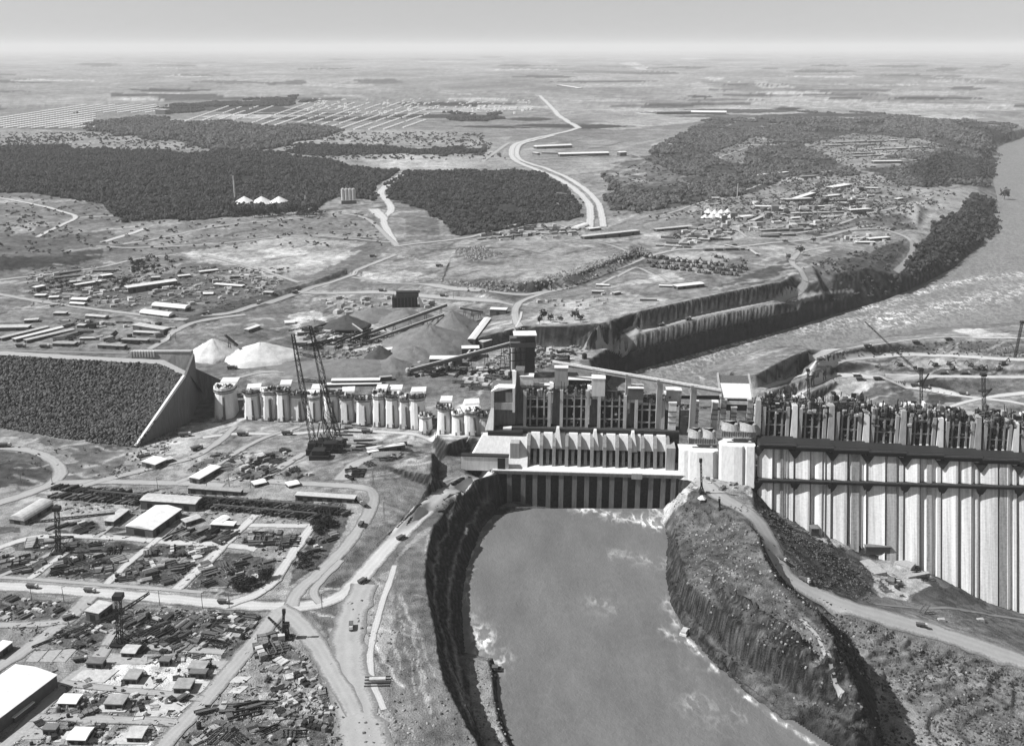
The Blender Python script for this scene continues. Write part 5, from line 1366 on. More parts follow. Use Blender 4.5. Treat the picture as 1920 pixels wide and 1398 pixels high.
for k in range(11):
    u0, vt, vbm = vb[k]
    du = us[k + 1] - us[k]
    bay(u0 + 12, u0 + du - 6, vt + 3, vbm - 1, 24, 'intake_frame', '%s open bay frame from the cab house along the top of the long dam' % names[k], 'bay frames along the long dam', 4, (.45,), 10, 1.5, 40 + k)
    s, zt = plane_hit(u0 + 5, vt - (0 if k % 2 else 6), 20); _, zb = plane_hit(u0 + 4, vbm, 20)
    o = MB().hexa([(-3.2, 0, -2), (3.2, 0, -2), (3.2, 18, -2), (-3.2, 18, -2), (-2.0, 8, zt - zb), (2.5, 8, zt - zb), (2.5, 18, zt - zb), (-2.0, 18, zt - zb)]).build('crest_buttress', M_CONC if k % 2 else M_CONC2)
    o.location = dam(s, 20, zb); o.rotation_euler[2] = dam_rz
    tag(o, 'pale sloping buttress before the %s bay frame of the long dam' % names[k], 'buttress', 'buttresses along the long dam')
    e = empty('crest_wall', dam(s, 36, 20), dam_rz, 'rough unfinished crest wall behind the %s bay frame of the long dam' % names[k], 'wall', 'unfinished crest walls')
    Wk = s_of(u0 + du, 40, 36) - s_of(u0, 40, 36)
    MB().box(0, Wk - .1, 0, 12, -8, zt - 24 + (k % 3) * 2.5).build('wall', M_CONC2 if k % 2 else M_CONC3, e)
    r = random.Random(90 + k)
    for i in range(26):
        x, h = r.uniform(0, Wk - 1), r.uniform(4, 15); m_ = MB().bar((x, r.uniform(-8, 8), zt - 30), (x + r.uniform(-3, 3), r.uniform(-8, 8), zt - 26 + h), r.uniform(.4, .9))
        if i % 3 == 0: m_.bar((x - 3, -3, zt - 26 + h * .6), (x + 4, -2 + r.uniform(-3, 3), zt - 25 + h * .7), .6)
        m_.build('scaffold_pole', r.choice([M_STEEL, M_STEEL, M_FORM]), e)
    for i in range(18):
        x, h = r.uniform(0, Wk - 3), r.uniform(.8, 3.2); z_ = zt - 34 + r.uniform(0, 14); y_ = r.uniform(-12, -2)
        MB().box(x, x + r.uniform(1, 4), y_, y_ + r.uniform(.8, 3), z_, z_ + h).build('formwork', r.choice([M_CONC, M_FORM, M_STEEL, M_CONC2, M_STEEL, M_STEEL2]), e)
    for i in range(16):
        x, h = r.uniform(0, Wk - 3), r.uniform(1.5, 7)
        MB().box(x, x + r.uniform(1, 5), r.uniform(0, 7), r.uniform(7.5, 12), zt - 24.5 + (k % 3) * 2.5, zt - 24 + (k % 3) * 2.5 + h).build('formwork', r.choice([M_CONC, M_FORM, M_STEEL, M_CONC2, M_STEEL]), e)

# ------------------------------------------------------------------ buttress piers of the low dam
def round_pier(u, vt, v, w, label, n_deep=24, tone=M_CONC, rz=.12, broken=0):
    q_ = random.Random(int(u * 7)); w *= 1.22 * q_.uniform(.86, 1.2); vt += q_.uniform(-4, 5)
    n_deep += q_.uniform(-3, 6); rz += q_.uniform(-.12, .1)
    b = G(u, v); D = b[1] * CP + (CAM_H - b[2]) * SP
    # height so that the top of the nose is seen at vt
    dx, dy, dz = ray(u, vt); H = (CAM_H + dz * (b[1] + 8) / dy) - b[2]
    e = empty('buttress_pier', b, rz, label, 'dam pier', 'buttress piers of the low dam')
    ns = q_.choice((4, 5, 9, 9)); nb = q_.uniform(.55, 1.0)
    def ring(w, y0, dpt): return [(w / 2 * math.cos(t), y0 + w / 2 - w / 2 * nb * math.sin(t)) for t in np.linspace(math.pi, 0, ns)] + [(w / 2, y0 + dpt), (-w / 2, y0 + dpt)]
    MB().prism(ring(w * .95, -2.5, n_deep), -4, H * .80, ring(w * .80, 4, n_deep - 6)).build('shaft', tone, e)
    c1 = ring(w * .92, 3.2, n_deep - 5)
    MB().prism(ring(w * .84, 3.9, n_deep - 6), H * .80 + .02, H * .83).build('collar', M_STEEL2, e)
    MB().prism(c1, H * .83 + .02, H * .89).build('head', M_CONC2, e)
    MB().prism(ring(w * .97, 2.9, n_deep - 4.6), H * .89 + .02, H * .915).build('collar', M_STEEL, e)
    if q_.random() < .6: MB().prism(c1, H * .915 + .02, H, ring(w * .9, 3.6, n_deep - 6)).build('cap', M_CONC, e)
    else:
        H = H * .93
        for i in range(7):
            t = math.pi * (i + .5) / 7; MB().box(w * .46 * math.cos(t) - 1.0, w * .46 * math.cos(t) + 1.0, 3.2 + w / 2 - w * .45 * math.sin(t), 4.4 + w / 2 - w * .45 * math.sin(t), H * .97, H + q_.uniform(.5, 3.5)).build('shutter_panel', q_.choice([M_FORM, M_STEEL2, M_CONC2]), e)
    MB().hexa([(w * .04, -1.9, 0), (w * .13, -1.6, 0), (w * .13, 4, 0), (w * .04, 4, 0), (w * .02, 3.2, H * .72), (w * .1, 3.3, H * .72), (w * .1, 8, H * .72), (w * .02, 8, H * .72)]).build('joint', M_STEEL2, e)
    r_ = random.Random(int(u))
    for i in range(9):
        x = r_.uniform(-w * .4, w * .35); MB().box(x, x + r_.uniform(.6, 3), 4 + r_.uniform(0, 9), 14 + r_.uniform(-2, 3), H, H + r_.uniform(.6, 3.2)).build('formwork', r_.choice([M_STEEL, M_FORM, M_CONC2, M_STEEL2, M_CONC]), e)
        MB().bar((x, 6, H), (x + r_.uniform(-1, 1), 6, H + r_.uniform(2, 5)), .35).build('scaffold_pole', M_STEEL, e)
    for i in range(2): MB().box(-w * .3 + i * w * .3, -w * .3 + i * w * .3 + 1.6, -3.2 - i, -1, -.5, 3 + 3 * r_.random()).build('footing_block', M_FORM if i else M_CONC2, e)
    if broken != 2:
        MB().hexa([(-w * .35, n_deep - 6, H * .9), (w * .45, n_deep - 6, H * .9), (w * .45, n_deep + 4, H * .8), (-w * .35, n_deep + 4, H * .8), (-w * .25, n_deep - 4, H + 1.5 - 5 * (broken or 0)), (w * .5, n_deep - 4, H + 1.5 - 5 * (broken or 0)), (w * .55, n_deep + 4, H + 4 - 5 * (broken or 0)), (-w * .2, n_deep + 4, H + 4 - 5 * (broken or 0))]).build('upstream_head', M_CONC2 if broken else M_CONC, e)
    return e
PIERS = [(418, 722, 786, 18), (473, 727, 786, 17), (504, 733, 788, 17.5), (531, 731, 789, 13), (560, 735, 789, 17), (587, 737, 790, 15), (622, 736, 792, 17), (651, 742, 793, 15),
         (684, 745, 797, 17), (710, 740, 799, 13), (736, 742, 801, 13), (760, 746, 803, 14), (784, 742, 804, 16), (799, 776, 813, 14), (833, 757, 813, 15), (862, 772, 815, 14), (889, 768, 816, 14), (912, 776, 818, 12)]
ordn = ['lone round headed pier standing in the shade of the concrete wing wall', 'first pier of the close-set row past the gap', 'second pier of the close-set row, broad white nose', 'third pier of the close-set row, narrow', 'fourth pier of the close-set row behind the big derrick', 'fifth pier of the row, seen between the derrick masts', 'sixth pier of the row just past the derrick masts', 'seventh pier, lower and half hidden by the derrick base',
        'eighth pier with a broad pale head', 'ninth pier, slim and white', 'tenth pier, slim, beside the slope', 'eleventh pier below the white sheds', 'last full height pier before the step down', 'shortest stub pier at the step down in the row', 'tall round headed pier beside the stub pier', 'small twin pier in the lower group', 'pier of the lower group near the end block', 'slim last pier touching the white end block']
for k, (u, vt, v, w_) in enumerate(PIERS): round_pier(u, vt, v, w_, ordn[k], broken=[0, 0, 1, 0, 1, 0, 1, 0, 2][k % 9] if k != 13 else 2)

# ------------------------------------------------------------------ wing wall and rockfill dam
p0 = Vector(G(257, 838)); 
apex0 = Vector(P(348, 706, 50)); crest_r = Vector(P(362, 662, 57)); crest_l = Vector(P(250, 660, 57)); low_r = Vector(P(430, 724, 16)); 
e = empty('wing_wall', (0, 0, 0), 0, 'huge dark triangular concrete wing wall with a pale sloping top edge', 'wall')
def slab(a, b, za0, za1, zb0, zb1, th, nm, mt):
    a, b = Vector(a), Vector(b); d = (b - a); d.z = 0; d.normalize(); nn = Vector((-d.y, d.x, 0)) * th
    def q(p, z, s): return (p.x + nn.x * s, p.y + nn.y * s, z)
    return MB().hexa([q(a, za0, 0), q(b, zb0, 0), q(b, zb0, 1), q(a, za0, 1), q(a, za1, 0), q(b, zb1, 0), q(b, zb1, 1), q(a, za1, 1)]).build(nm, mt, e)
end_b = Vector((crest_r.x + 2, crest_r.y - 2, 0))
slab(p0, apex0, -5, p0.z + .5, -5, 50, 2.4, 'downstream_wall', M_CONC3); 
slab(apex0, end_b, -5, 50, -5, 57, 2.4, 'middle_wall', M_CONC3)
slab(end_b, (low_r.x, low_r.y + 10, 0), -5, 40, -5, 14, 2.4, 'upstream_wall', M_CONC3)
d = (apex0 - p0)
MB().bar(p0 + Vector((-1.2, 0, 1)), apex0 + Vector((-1.2, 0, 1)), 2.6).build('coping', M_CONC, e)
e = empty('gravity_block', (0, 0, 0), 0, 'pale concrete block capping the east end of the rockfill dam', 'dam block')
blk = [Vector(P(u, 657, 58)) for u in (248, 290, 330, 359)]
zlow = [50, 44, 36, 30]
for k in range(3):
    a, b = blk[k], blk[k + 1]
    MB().hexa([(a.x + .05, a.y - 3 + zlow[k] * 0 - 6, zlow[k] - 14), (b.x - .05, b.y - 9, zlow[k + 1] - 14), (b.x - .05, b.y + 6, 0), (a.x + .05, a.y + 6, 0), (a.x + .05, a.y - 3, 57.5), (b.x - .05, b.y - 3, 57.5), (b.x - .05, b.y + 5, 57.5), (a.x + .05, a.y + 5, 57.5)]).build('wall_section', M_CONC2, e)
MB().bar(blk[0] + Vector((0, -3, 0)), blk[3] + Vector((0, -3, 0)), 1.6).build('parapet', M_CONC, e)
for k in range(9): 
    q = blk[0].lerp(blk[1], k / 8.); MB().box(q.x - .8, q.x + .8, q.y - 5, q.y - 3.4, 52, 58.4).build('post', M_CONC, e)

# rockfill slope as its own body with real stones
def rockfill():
    toe = [(-300, 782), (-150, 792), (0, 802), (60, 812), (120, 822), (190, 832), (258, 839)]
    cr = [(-300, 668, 54), (-150, 668, 54), (0, 666, 54), (110, 673, 53.5), (215, 679, 53), (300, 683, 52), (345, 706, 49)]
    n, m = 60, 28
    T = [np.array(G(u, v)) for u, v in toe]; C_ = [np.array(P(u, v, z)) for u, v, z in cr]
    def at(L, t):
        t = t * (len(L) - 1); i = min(int(t), len(L) - 2); return L[i] + (L[i + 1] - L[i]) * (t - i)
    V, F, pts = [], [], []
    for i in range(n + 1):
        a, b = at(T, i / n), at(C_, i / n); a = a - np.array([0, 0, 1.5])
        for j in range(m + 1):
            q = a + (b - a) * j / m; q = q + np.array([0, 0, 1.5 * math.sin(i * .9 + j * 1.7) * .6]); V.append(q)
        back = b + np.array([0, 14, 0]); V.append(back); V.append(back + np.array([0, 60, -52]))
    k = m + 3
    for i in range(n):
        for j in range(k - 1): F.append([i * k + j, (i + 1) * k + j, (i + 1) * k + j + 1, i * k + j + 1])
    e = empty('rockfill_dam', (0, 0, 0), 0, 'broad dark rockfill embankment dam covered in loose boulders', 'dam')
    mesh_obj('embankment', V, F, M_STONE, e, True)
    for _ in range(9000):
        t, w_ = random.random(), random.random() ** .9; q = at(T, t) * (1 - w_) + at(C_, t) * w_; pts.append(q + np.array([0, 0, .3]))
    o = scatter('boulders', pts, [random.uniform(1.0, 2.3) for _ in pts], P_STONE); o.parent = e
    road_v, road_f = [], []
    for i in range(n + 1):
        b = at(C_, i / n)
        for dy, dz in ((-.5, .3), (4, .5), (9, .5), (13.5, .35)): road_v.append(b + np.array([0, dy, dz + .35]))
        if i: 
            for j in range(3): road_f.append([i * 4 - 4 + j, i * 4 + j, i * 4 + j + 1, i * 4 - 3 + j])
    mesh_obj('crest_road', road_v, road_f, M_ROAD2, e)
rockfill()
# ------------------------------------------------------------------ sheds, halls, huts
M_RW = flat_mat('white_sheet_roof', .74, .14, .25, .6)
M_RL = flat_mat('pale_sheet_roof', .50, .25, .3, .6)
M_RG = flat_mat('grey_sheet_roof', .32, .3, .3, .7)
M_RD = flat_mat('dark_roof', .16, .3, .3, .8)
M_WALL = flat_mat('shed_wall', .10, .2, .4, .8)
M_WALLW = flat_mat('white_wall', .55, .1, .4, .8)
M_DARK = flat_mat('dark_opening', .02, .2, .4, .8)
ROOF = {'w': M_RW, 'l': M_RL, 'g': M_RG, 'd': M_RD}
def building(u1, v1, u2, v2, W, H, kind='gable', roof='w', label=None, group=None, name='shed', wall=None, doors=0, parts=True, rise=None, cat=None):
    a, b = G(u1, v1, H), G(u2, v2, H)
    gz = min(zat(a.x, a.y), zat(b.x, b.y)); d = b - a; d.z = 0; L = max(d.length, 2.0); ang = math.atan2(d.y, d.x)
    top = (a.z + b.z) / 2 - gz
    H = max(top, 2.0)
    e = empty(name, (a.x, a.y, gz), ang, label, cat or name.replace('_', ' '), group)
    w = W / 2; rise = rise if rise is not None else {'gable': W * .16, 'arch': W * .26, 'flat': .5, 'mono': W * .12}[kind]
    we = H - rise if kind in ('gable', 'arch') else H - .5
    we = max(we, 1.2)
    MB().box(0, L, -w, w, -2.5, we).build('wall', wall or M_WALL, e)
    o = .5; m = MB()
    if kind == 'gable':
        b_ = len(m.v); m.v += [(-o, -w - o, we), (L + o, -w - o, we), (L + o, w + o, we), (-o, w + o, we), (-o, 0, H), (L + o, 0, H), (-o, -w - o, we + .01)]
        m.v = [(-o, -w - o, we - .1), (L + o, -w - o, we - .1), (L + o, w + o, we - .1), (-o, w + o, we - .1), (-o, -w - o, we + .2), (L + o, -w - o, we + .2), (L + o, w + o, we + .2), (-o, w + o, we + .2), (-o, 0, H), (L + o, 0, H)]
        m.f = [[3, 2, 1, 0], [0, 1, 5, 4], [2, 3, 7, 6], [4, 5, 9, 8], [6, 7, 8, 9], [0, 4, 8, 7, 3], [1, 2, 6, 9, 5]]
    elif kind == 'arch':
        n = 8; ring = [(-w - o) * math.cos(math.pi * k / n) for k in range(n + 1)]; zz = [we + (H - we) * math.sin(math.pi * k / n) for k in range(n + 1)]
        m.v = [(-o, ring[k], zz[k]) for k in range(n + 1)] + [(L + o, ring[k], zz[k]) for k in range(n + 1)]
        m.f = [[k, k + 1, n + 2 + k, n + 1 + k] for k in range(n)] + [list(range(n + 1))[::-1], list(range(n + 1, 2 * n + 2))]
    elif kind == 'mono':
        m.hexa([(-o, -w - o, we), (L + o, -w - o, we), (L + o, w + o, we + rise), (-o, w + o, we + rise), (-o, -w - o, we + .4), (L + o, -w - o, we + .4), (L + o, w + o, we + .4 + rise), (-o, w + o, we + .4 + rise)])
    else:
        m.box(-o, L + o, -w - o, w + o, we + .02, H)
    m.build('roof', ROOF[roof], e)
    for k in range(doors):
        x = L * (k + .5) / doors
        MB().box(x - min(2.2, L / doors * .3), x + min(2.2, L / doors * .3), -w - .12, -w - .02, 0, we * .7).build('door', M_DARK, e)
    if doors:
        for sgn, x in ((-1, -.1), (1, L + .02)):
            MB().box(x, x + .08, -w * .4, w * .4, 0, we * .75).build('door', M_DARK, e)
    return e
Bd = building
# storage yard and lower town
Bd(30, 966, 84, 934, 15, 8, 'arch', 'l', 'long arched warehouse with its dark open end towards the dirt road', doors=3, name='warehouse')
Bd(260, 985, 315, 946, 25, 9, 'gable', 'w', 'large bright white gabled hall in the middle of the storage yard', doors=3, name='hall', rise=2.2)
Bd(270, 930, 372, 934, 14, 9, 'gable', 'l', 'long pale roofed hall set across behind the bright white hall', doors=3, name='hall', rise=1.2)
Bd(204, 976, 234, 953, 8, 5, 'flat', 'l', 'narrow pale canopy beside the open pale lot', doors=1)
Bd(344, 974, 372, 964, 8, 5, 'gable', 'l', 'small grey gabled shed just east of the bright white hall', doors=1)
Bd(398, 979, 440, 980, 7, 4, 'flat', 'w', 'low white crosswise roof in the yard near the pipe racks', doors=1)
Bd(408, 975, 424, 965, 8, 5.5, 'gable', 'w', 'short white gabled roof standing over the low white crosswise one', doors=1)
Bd(364, 895, 404, 870, 11, 6, 'gable', 'w', 'long white gabled shed with a dark end wall above the yard', doors=2, rise=1)
Bd(278, 866, 300, 855, 17, 6, 'gable', 'w', 'white square roofed shed below the wing wall', doors=1, rise=1.2)
Bd(303, 862, 322, 856, 7, 4, 'flat', 'l', 'small annexe beside the white square roofed shed', doors=1)
Bd(355, 913, 453, 917, 6, 5, 'flat', 'g', 'very long thin grey roofed shelter along the road above the pipe racks', doors=5)
Bd(556, 925, 666, 930, 7, 5, 'flat', 'l', 'long open parking shelter with pale roof beside the curving road', doors=6, name='parking_shelter')
Bd(172, 1146, 198, 1127, 11, 8, 'flat', 'l', 'pale flat roofed block beside the main dirt road and the yard crane', doors=2)
Bd(66, 1250, -72, 1350, 32, 11, 'gable', 'w', 'huge white roofed warehouse with a long dark side wall in shade', doors=5, name='warehouse', rise=2)
Bd(22, 1342, 58, 1314, 4, 4, 'flat', 'w', 'long white topped trailer shed parked against the huge warehouse', doors=0)
Bd(-14, 1222, 14, 1201, 7, 5, 'flat', 'w', 'white narrow roof at the edge of the lower yard', doors=1)
Bd(474, 903, 496, 897, 9, 4, 'gable', 'w', 'small white hut between rows of stored panels', doors=1); Bd(538, 905, 558, 900, 9, 4, 'gable', 'w', 'small white hut by the dirt ramp below the derrick', doors=1)
for (u, v, L, W, t, lb) in ((245, 1213, 26, 9, 'l', 'grey gabled hut on the pale slab nearest the yard crane base'), (250, 1262, 24, 10, 'g', 'grey hut at the middle of the pale slabs'), (345, 1279, 30, 10, 'g', 'grey hut casting a shadow on a wide white slab'),
        (131, 1306, 34, 9, 'w', 'white roofed hut near the corner of the huge warehouse'), (218, 1309, 34, 9, 'g', 'grey roofed hut among round drums'), (150, 1371, 34, 11, 'w', 'white roofed hut on a white slab, lowest row'), (257, 1368, 28, 10, 'l', 'pale roofed hut with stacked boxes beside it'),
        (95, 1360, 24, 5, 'd', 'dark low hut at the end of the huge warehouse'), (310, 1233, 18, 5, 'd', 'dark small shelter on the pale slab'), (372, 1244, 30, 8, 'g', 'low grey shelter in the row above the white slabs'), (372, 1256, 30, 5, 'd', 'thin dark shelter below the low grey one'),
        (180, 1236, 30, 6, 'd', 'low dark cabin beside round tanks')):
    Bd(u - L / 2, v, u + L / 2, v + 1, W, 4.5, 'flat' if t in 'gd' else 'gable', t, lb, doors=2, name='hut', rise=.5 if t in 'gd' else 1)
# middle ground by the derrick
Bd(688, 838, 758, 833, 6, 5, 'flat', 'w', 'long white canopy beside the rows of stored pipes', doors=3); Bd(690, 846, 708, 843, 4, 3, 'flat', 'w', 'tiny white box beside the long white canopy')
Bd(740, 826, 762, 826, 5, 4, 'flat', 'g', 'small grey roofed shelter behind the long white canopy')
Bd(622, 711, 712, 710, 8, 6, 'flat', 'w', 'very long white shed with a dark shaded front behind the piers', doors=4); Bd(612, 719, 715, 717, 7, 3, 'flat', 'w', 'low white apron roof in front of the very long white shed'); Bd(712, 706, 734, 704, 5, 5, 'flat', 'g', 'small grey shed at the end of the very long white one')
# worker camp
camp = [(236, 536, 328, 521, 15, 10, 'gable', 'w', 'long white roofed hall, the largest in the worker camp', 'hall', 4), (268, 579, 322, 586, 14, 7, 'arch', 'w', 'front half of the bright twin barrel roof hall', 'hall', 2), (290, 566, 352, 572, 14, 8, 'arch', 'w', 'rear half of the bright twin barrel roof hall', 'hall', 2),
    (136, 557, 165, 558, 12, 6, 'gable', 'w', 'rear one of a pair of small white gables', 'shed', 1), (133, 565, 160, 567, 9, 5, 'gable', 'w', 'front one of a pair of small white gables', 'shed', 1), (64, 538, 82, 534, 9, 7, 'flat', 'w', 'small boxy white house at the west end of the camp', 'house', 1),
    (66, 552, 86, 552, 8, 4, 'flat', 'w', 'low white shed below the boxy white house', 'shed', 1), (92, 556, 110, 555, 8, 4, 'flat', 'w', 'twin low white shed next to the pair of gables', 'shed', 1), (140, 532, 188, 524, 9, 5, 'gable', 'w', 'long narrow white barrack in the tree rows', 'barrack', 2), (131, 526, 150, 524, 9, 5, 'gable', 'l', 'short barrack above the long narrow white one', 'barrack', 1),
    (190, 516, 210, 513, 10, 5, 'flat', 'w', 'white flat roofed house by the camp trees', 'house', 1), (403, 531, 456, 535, 9, 4, 'flat', 'w', 'long low white canopy east of the largest hall', 'shed', 2), (382, 548, 400, 547, 10, 4, 'gable', 'w', 'small white gable near the twin barrel hall', 'shed', 1), (284, 519, 300, 518, 9, 5, 'flat', 'l', 'pale roofed hut just behind the largest hall', 'hut', 1),
    (334, 517, 356, 514, 7, 4, 'flat', 'w', 'small white roof touching the end of the largest hall', 'shed', 1), (374, 509, 408, 504, 7, 4, 'flat', 'w', 'narrow white roof along the top road of the camp', 'shed', 1), (432, 517, 450, 516, 8, 4, 'flat', 'g', 'grey roof at the east side of the camp', 'shed', 1), (495, 546, 512, 547, 8, 4, 'flat', 'l', 'lone pale hut near the camp road corner', 'hut', 1),
    (-20, 612, 55, 610, 14, 5, 'flat', 'l', 'wide pale roofed block above the long barracks', 'barrack', 2), (0, 633, 88, 608, 8, 4, 'gable', 'l', 'upper one of the three long slanting barracks', 'barrack', 4), (26, 635, 116, 609, 8, 4, 'gable', 'w', 'middle one of the three long slanting barracks', 'barrack', 4), (47, 637, 136, 613, 8, 4, 'gable', 'l', 'lower one of the three long slanting barracks', 'barrack', 4),
    (46, 599, 72, 597, 9, 4, 'flat', 'l', 'pale roof above the slanting barracks', 'shed', 1), (102, 585, 125, 585, 9, 4, 'flat', 'l', 'small roof by the camp lower road', 'shed', 1), (163, 588, 200, 591, 9, 5, 'gable', 'l', 'pale gable with dark end by the camp lower road', 'shed', 1), (102, 641, 142, 642, 11, 4, 'flat', 'g', 'grey roof low behind the embankment crest', 'shed', 1), (186, 644, 235, 647, 9, 5, 'flat', 'g', 'grey roofed shed nearest the embankment crest', 'shed', 2),
    (255, 609, 312, 613, 12, 5, 'flat', 'l', 'wide pale shed behind the concrete cap block', 'shed', 2), (252, 620, 296, 623, 8, 5, 'flat', 'l', 'long shed under the wide pale one', 'shed', 2), (230, 634, 278, 636, 8, 4, 'flat', 'g', 'grey long shed just above the crest road', 'shed', 1), (146, 608, 160, 608, 8, 4, 'flat', 'l', 'small isolated roof in the west camp', 'hut', 0), (150, 633, 180, 632, 6, 3, 'flat', 'l', 'thin roof among parked machines behind the crest', 'shed', 0), (-40, 623, -5, 612, 8, 4, 'gable', 'l', 'barrack end at the camp edge', 'barrack', 1), (105, 512, 150, 505, 8, 3, 'flat', 'd', 'dark low roof row on the upper camp road', 'shed', 0), (100, 520, 150, 514, 6, 3, 'flat', 'd', 'second dark low roof under the upper camp road', 'shed', 0), (175, 506, 215, 505, 9, 3, 'flat', 'd', 'dark rectangular roof above the camp trees', 'shed', 0)]
for a in camp: Bd(*a[:4], a[4], a[5], a[6], a[7], a[8], None, a[9], doors=a[10])
# centre
Bd(1092, 441, 1196, 432, 13, 7, 'flat', 'l', 'very long pale roofed hall at the foot of the dual highway', doors=4, name='hall'); Bd(1228, 428, 1296, 422, 12, 6, 'gable', 'l', 'long pale roof with a dark front east of the highway foot', doors=3, name='hall', rise=1)
Bd(1104, 428, 1125, 426, 8, 5, 'flat', 'w', 'small white roof right below the dual highway'); Bd(1078, 424, 1098, 418, 16, 6, 'arch', 'w', 'white rounded roof among pale stacks beside the highway')
Bd(1266, 534, 1316, 529, 14, 6, 'gable', 'w', 'bright white hall above the stepped channel wall', doors=2, name='hall', rise=1); Bd(1236, 534, 1262, 535, 6, 3, 'flat', 'w', 'low white row beside the bright hall above the channel wall'); Bd(1200, 560, 1232, 560, 4, 3, 'flat', 'g', 'narrow roof near the rim of the stepped channel wall')
Bd(1110, 545, 1132, 545, 6, 4, 'flat', 'l', 'pale cabin on the bare plateau above the cut'); Bd(1150, 548, 1162, 546, 6, 4, 'flat', 'l', 'little pale cabin next to parked machines on the plateau'); Bd(1118, 533, 1142, 533, 6, 3, 'flat', 'w', 'tiny white strip roof on the plateau slope')
Bd(806, 669, 866, 670, 14, 9, 'flat', 'w', 'wide white roofed plant building beside the grey heap', doors=2, name='plant_building'); Bd(866, 650, 898, 650, 12, 12, 'flat', 'w', 'square white roofed end house of the long conveyor hall', doors=1, name='plant_building')
Bd(884, 640, 914, 588, 9, 9, 'gable', 'w', 'very long white roofed conveyor hall running away from the dam', doors=3, name='conveyor_hall', rise=1.5); Bd(920, 580, 950, 576, 12, 8, 'flat', 'w', 'white roofed square building at the head of the conveyor hall', doors=1)
Bd(902, 650, 918, 625, 8, 3, 'flat', 'l', 'low pale roof beside the long conveyor hall'); Bd(700, 655, 735, 650, 10, 5, 'gable', 'w', 'white roof behind the small dark peaked heap'); Bd(735, 652, 768, 655, 7, 4, 'flat', 'w', 'low white roof east of the small dark peaked heap')
Bd(552, 640, 575, 640, 8, 4, 'flat', 'g', 'grey shed behind the derrick tips'); Bd(462, 616, 484, 608, 7, 5, 'gable', 'w', 'white little shed behind the two white heaps'); Bd(534, 601, 552, 600, 10, 4, 'arch', 'w', 'small round white roof beyond the heaps')
Bd(1566, 757, 1604, 753, 9, 5, 'gable', 'w', 'white roofed shed on the floor behind the long dam', doors=2, rise=1); Bd(1597, 745, 1612, 732, 8, 6, 'flat', 'l', 'small tilted box house beside the white shed behind the dam', doors=1)
Bd(1600, 700, 1612, 700, 6, 3, 'flat', 'l', 'tiny cabin on the cofferdam terrace')
# far works
Bd(1003, 272, 1070, 270, 24, 12, 'gable', 'w', 'upper one of two long white factory roofs beside the highway', name='factory', doors=2); Bd(1048, 286, 1140, 284, 24, 12, 'gable', 'w', 'lower and longer one of two white factory roofs beside the highway', name='factory', doors=2); Bd(1160, 284, 1172, 283, 18, 14, 'gable', 'w', 'small peaked white house east of the factory roofs', name='house')
Bd(1016, 285, 1046, 286, 12, 5, 'flat', 'l', 'low pale yard shed between the factory roofs'); Bd(1000, 285, 1010, 287, 10, 6, 'flat', 'w', 'white hut at the highway side of the factory')
Bd(1230, 209, 1300, 208, 40, 14, 'flat', 'w', 'very wide white factory roof in the distance', name='factory'); Bd(1296, 207, 1362, 208, 46, 18, 'gable', 'w', 'taller stepped white factory roof in the distance', name='factory'); Bd(296, 205, 314, 205, 40, 26, 'flat', 'w', 'lone tall white block among far fields', name='hall'); Bd(134, 209, 144, 209, 20, 10, 'flat', 'w', 'small white block in the far housing rows', name='hall')
Bd(1048, 160, 1088, 164, 40, 10, 'flat', 'w', 'pale roof in the distant town beyond the highway', name='hall')
# hill camp
hill = [(1416, 385, 1456, 387, 16, 6, 'w', 'white roof pair below the long hill hall'), (1450, 390, 1470, 391, 16, 5, 'w', 'low white roof next to the white pair'), (1466, 372, 1520, 372, 18, 6, 'l', 'pale hill hall with dark windows'), (1490, 371, 1524, 361, 14, 7, 'w', 'bright angled hall on the hill'), (1556, 350, 1590, 345, 22, 5, 'w', 'wide white pad roof on the hill top'),
    (1624, 351, 1646, 352, 14, 5, 'w', 'lone bright white roof under the upper camp'), (1592, 393, 1630, 390, 14, 5, 'w', 'white roof strip at the bend of the hill road'), (1378, 406, 1410, 404, 14, 5, 'w', 'white roof just east of the tent cluster'), (1405, 414, 1428, 406, 8, 4, 'l', 'slanting pale shed east of the tents'),
    (1414, 328, 1438, 326, 12, 6, 'w', 'white roof at the edge of the dark wood'), (1444, 325, 1476, 322, 12, 6, 'w', 'longer white roof at the edge of the dark wood'), (1636, 302, 1690, 301, 20, 7, 'w', 'bright row of roofs in the river top camp'), (1600, 287, 1640, 285, 12, 5, 'l', 'pale roof above the bright river camp row'),
    (1605, 452, 1640, 454, 10, 4, 'w', 'white row in the small cluster above the river road'), (1628, 446, 1666, 444, 12, 5, 'w', 'bright double roof in the small cluster above the river road'), (1598, 446, 1618, 446, 9, 4, 'l', 'pale roof at the west end of the small river cluster'),
    (1335, 370, 1348, 370, 10, 4, 'w', 'tiny white roof behind the tents'), (1680, 372, 1690, 371, 10, 5, 'w', 'isolated white house near the river wood'), (1545, 366, 1575, 364, 12, 4, 'l', 'pale roof beside the bright angled hall'), (1425, 440, 1460, 441, 8, 4, 'd', 'dark barrack by the hill road')]
for a in hill: Bd(a[0], a[1], a[2], a[3], a[4], a[5], 'flat', a[6], a[7], None, 'shed', doors=1)
rr = random.Random(5)
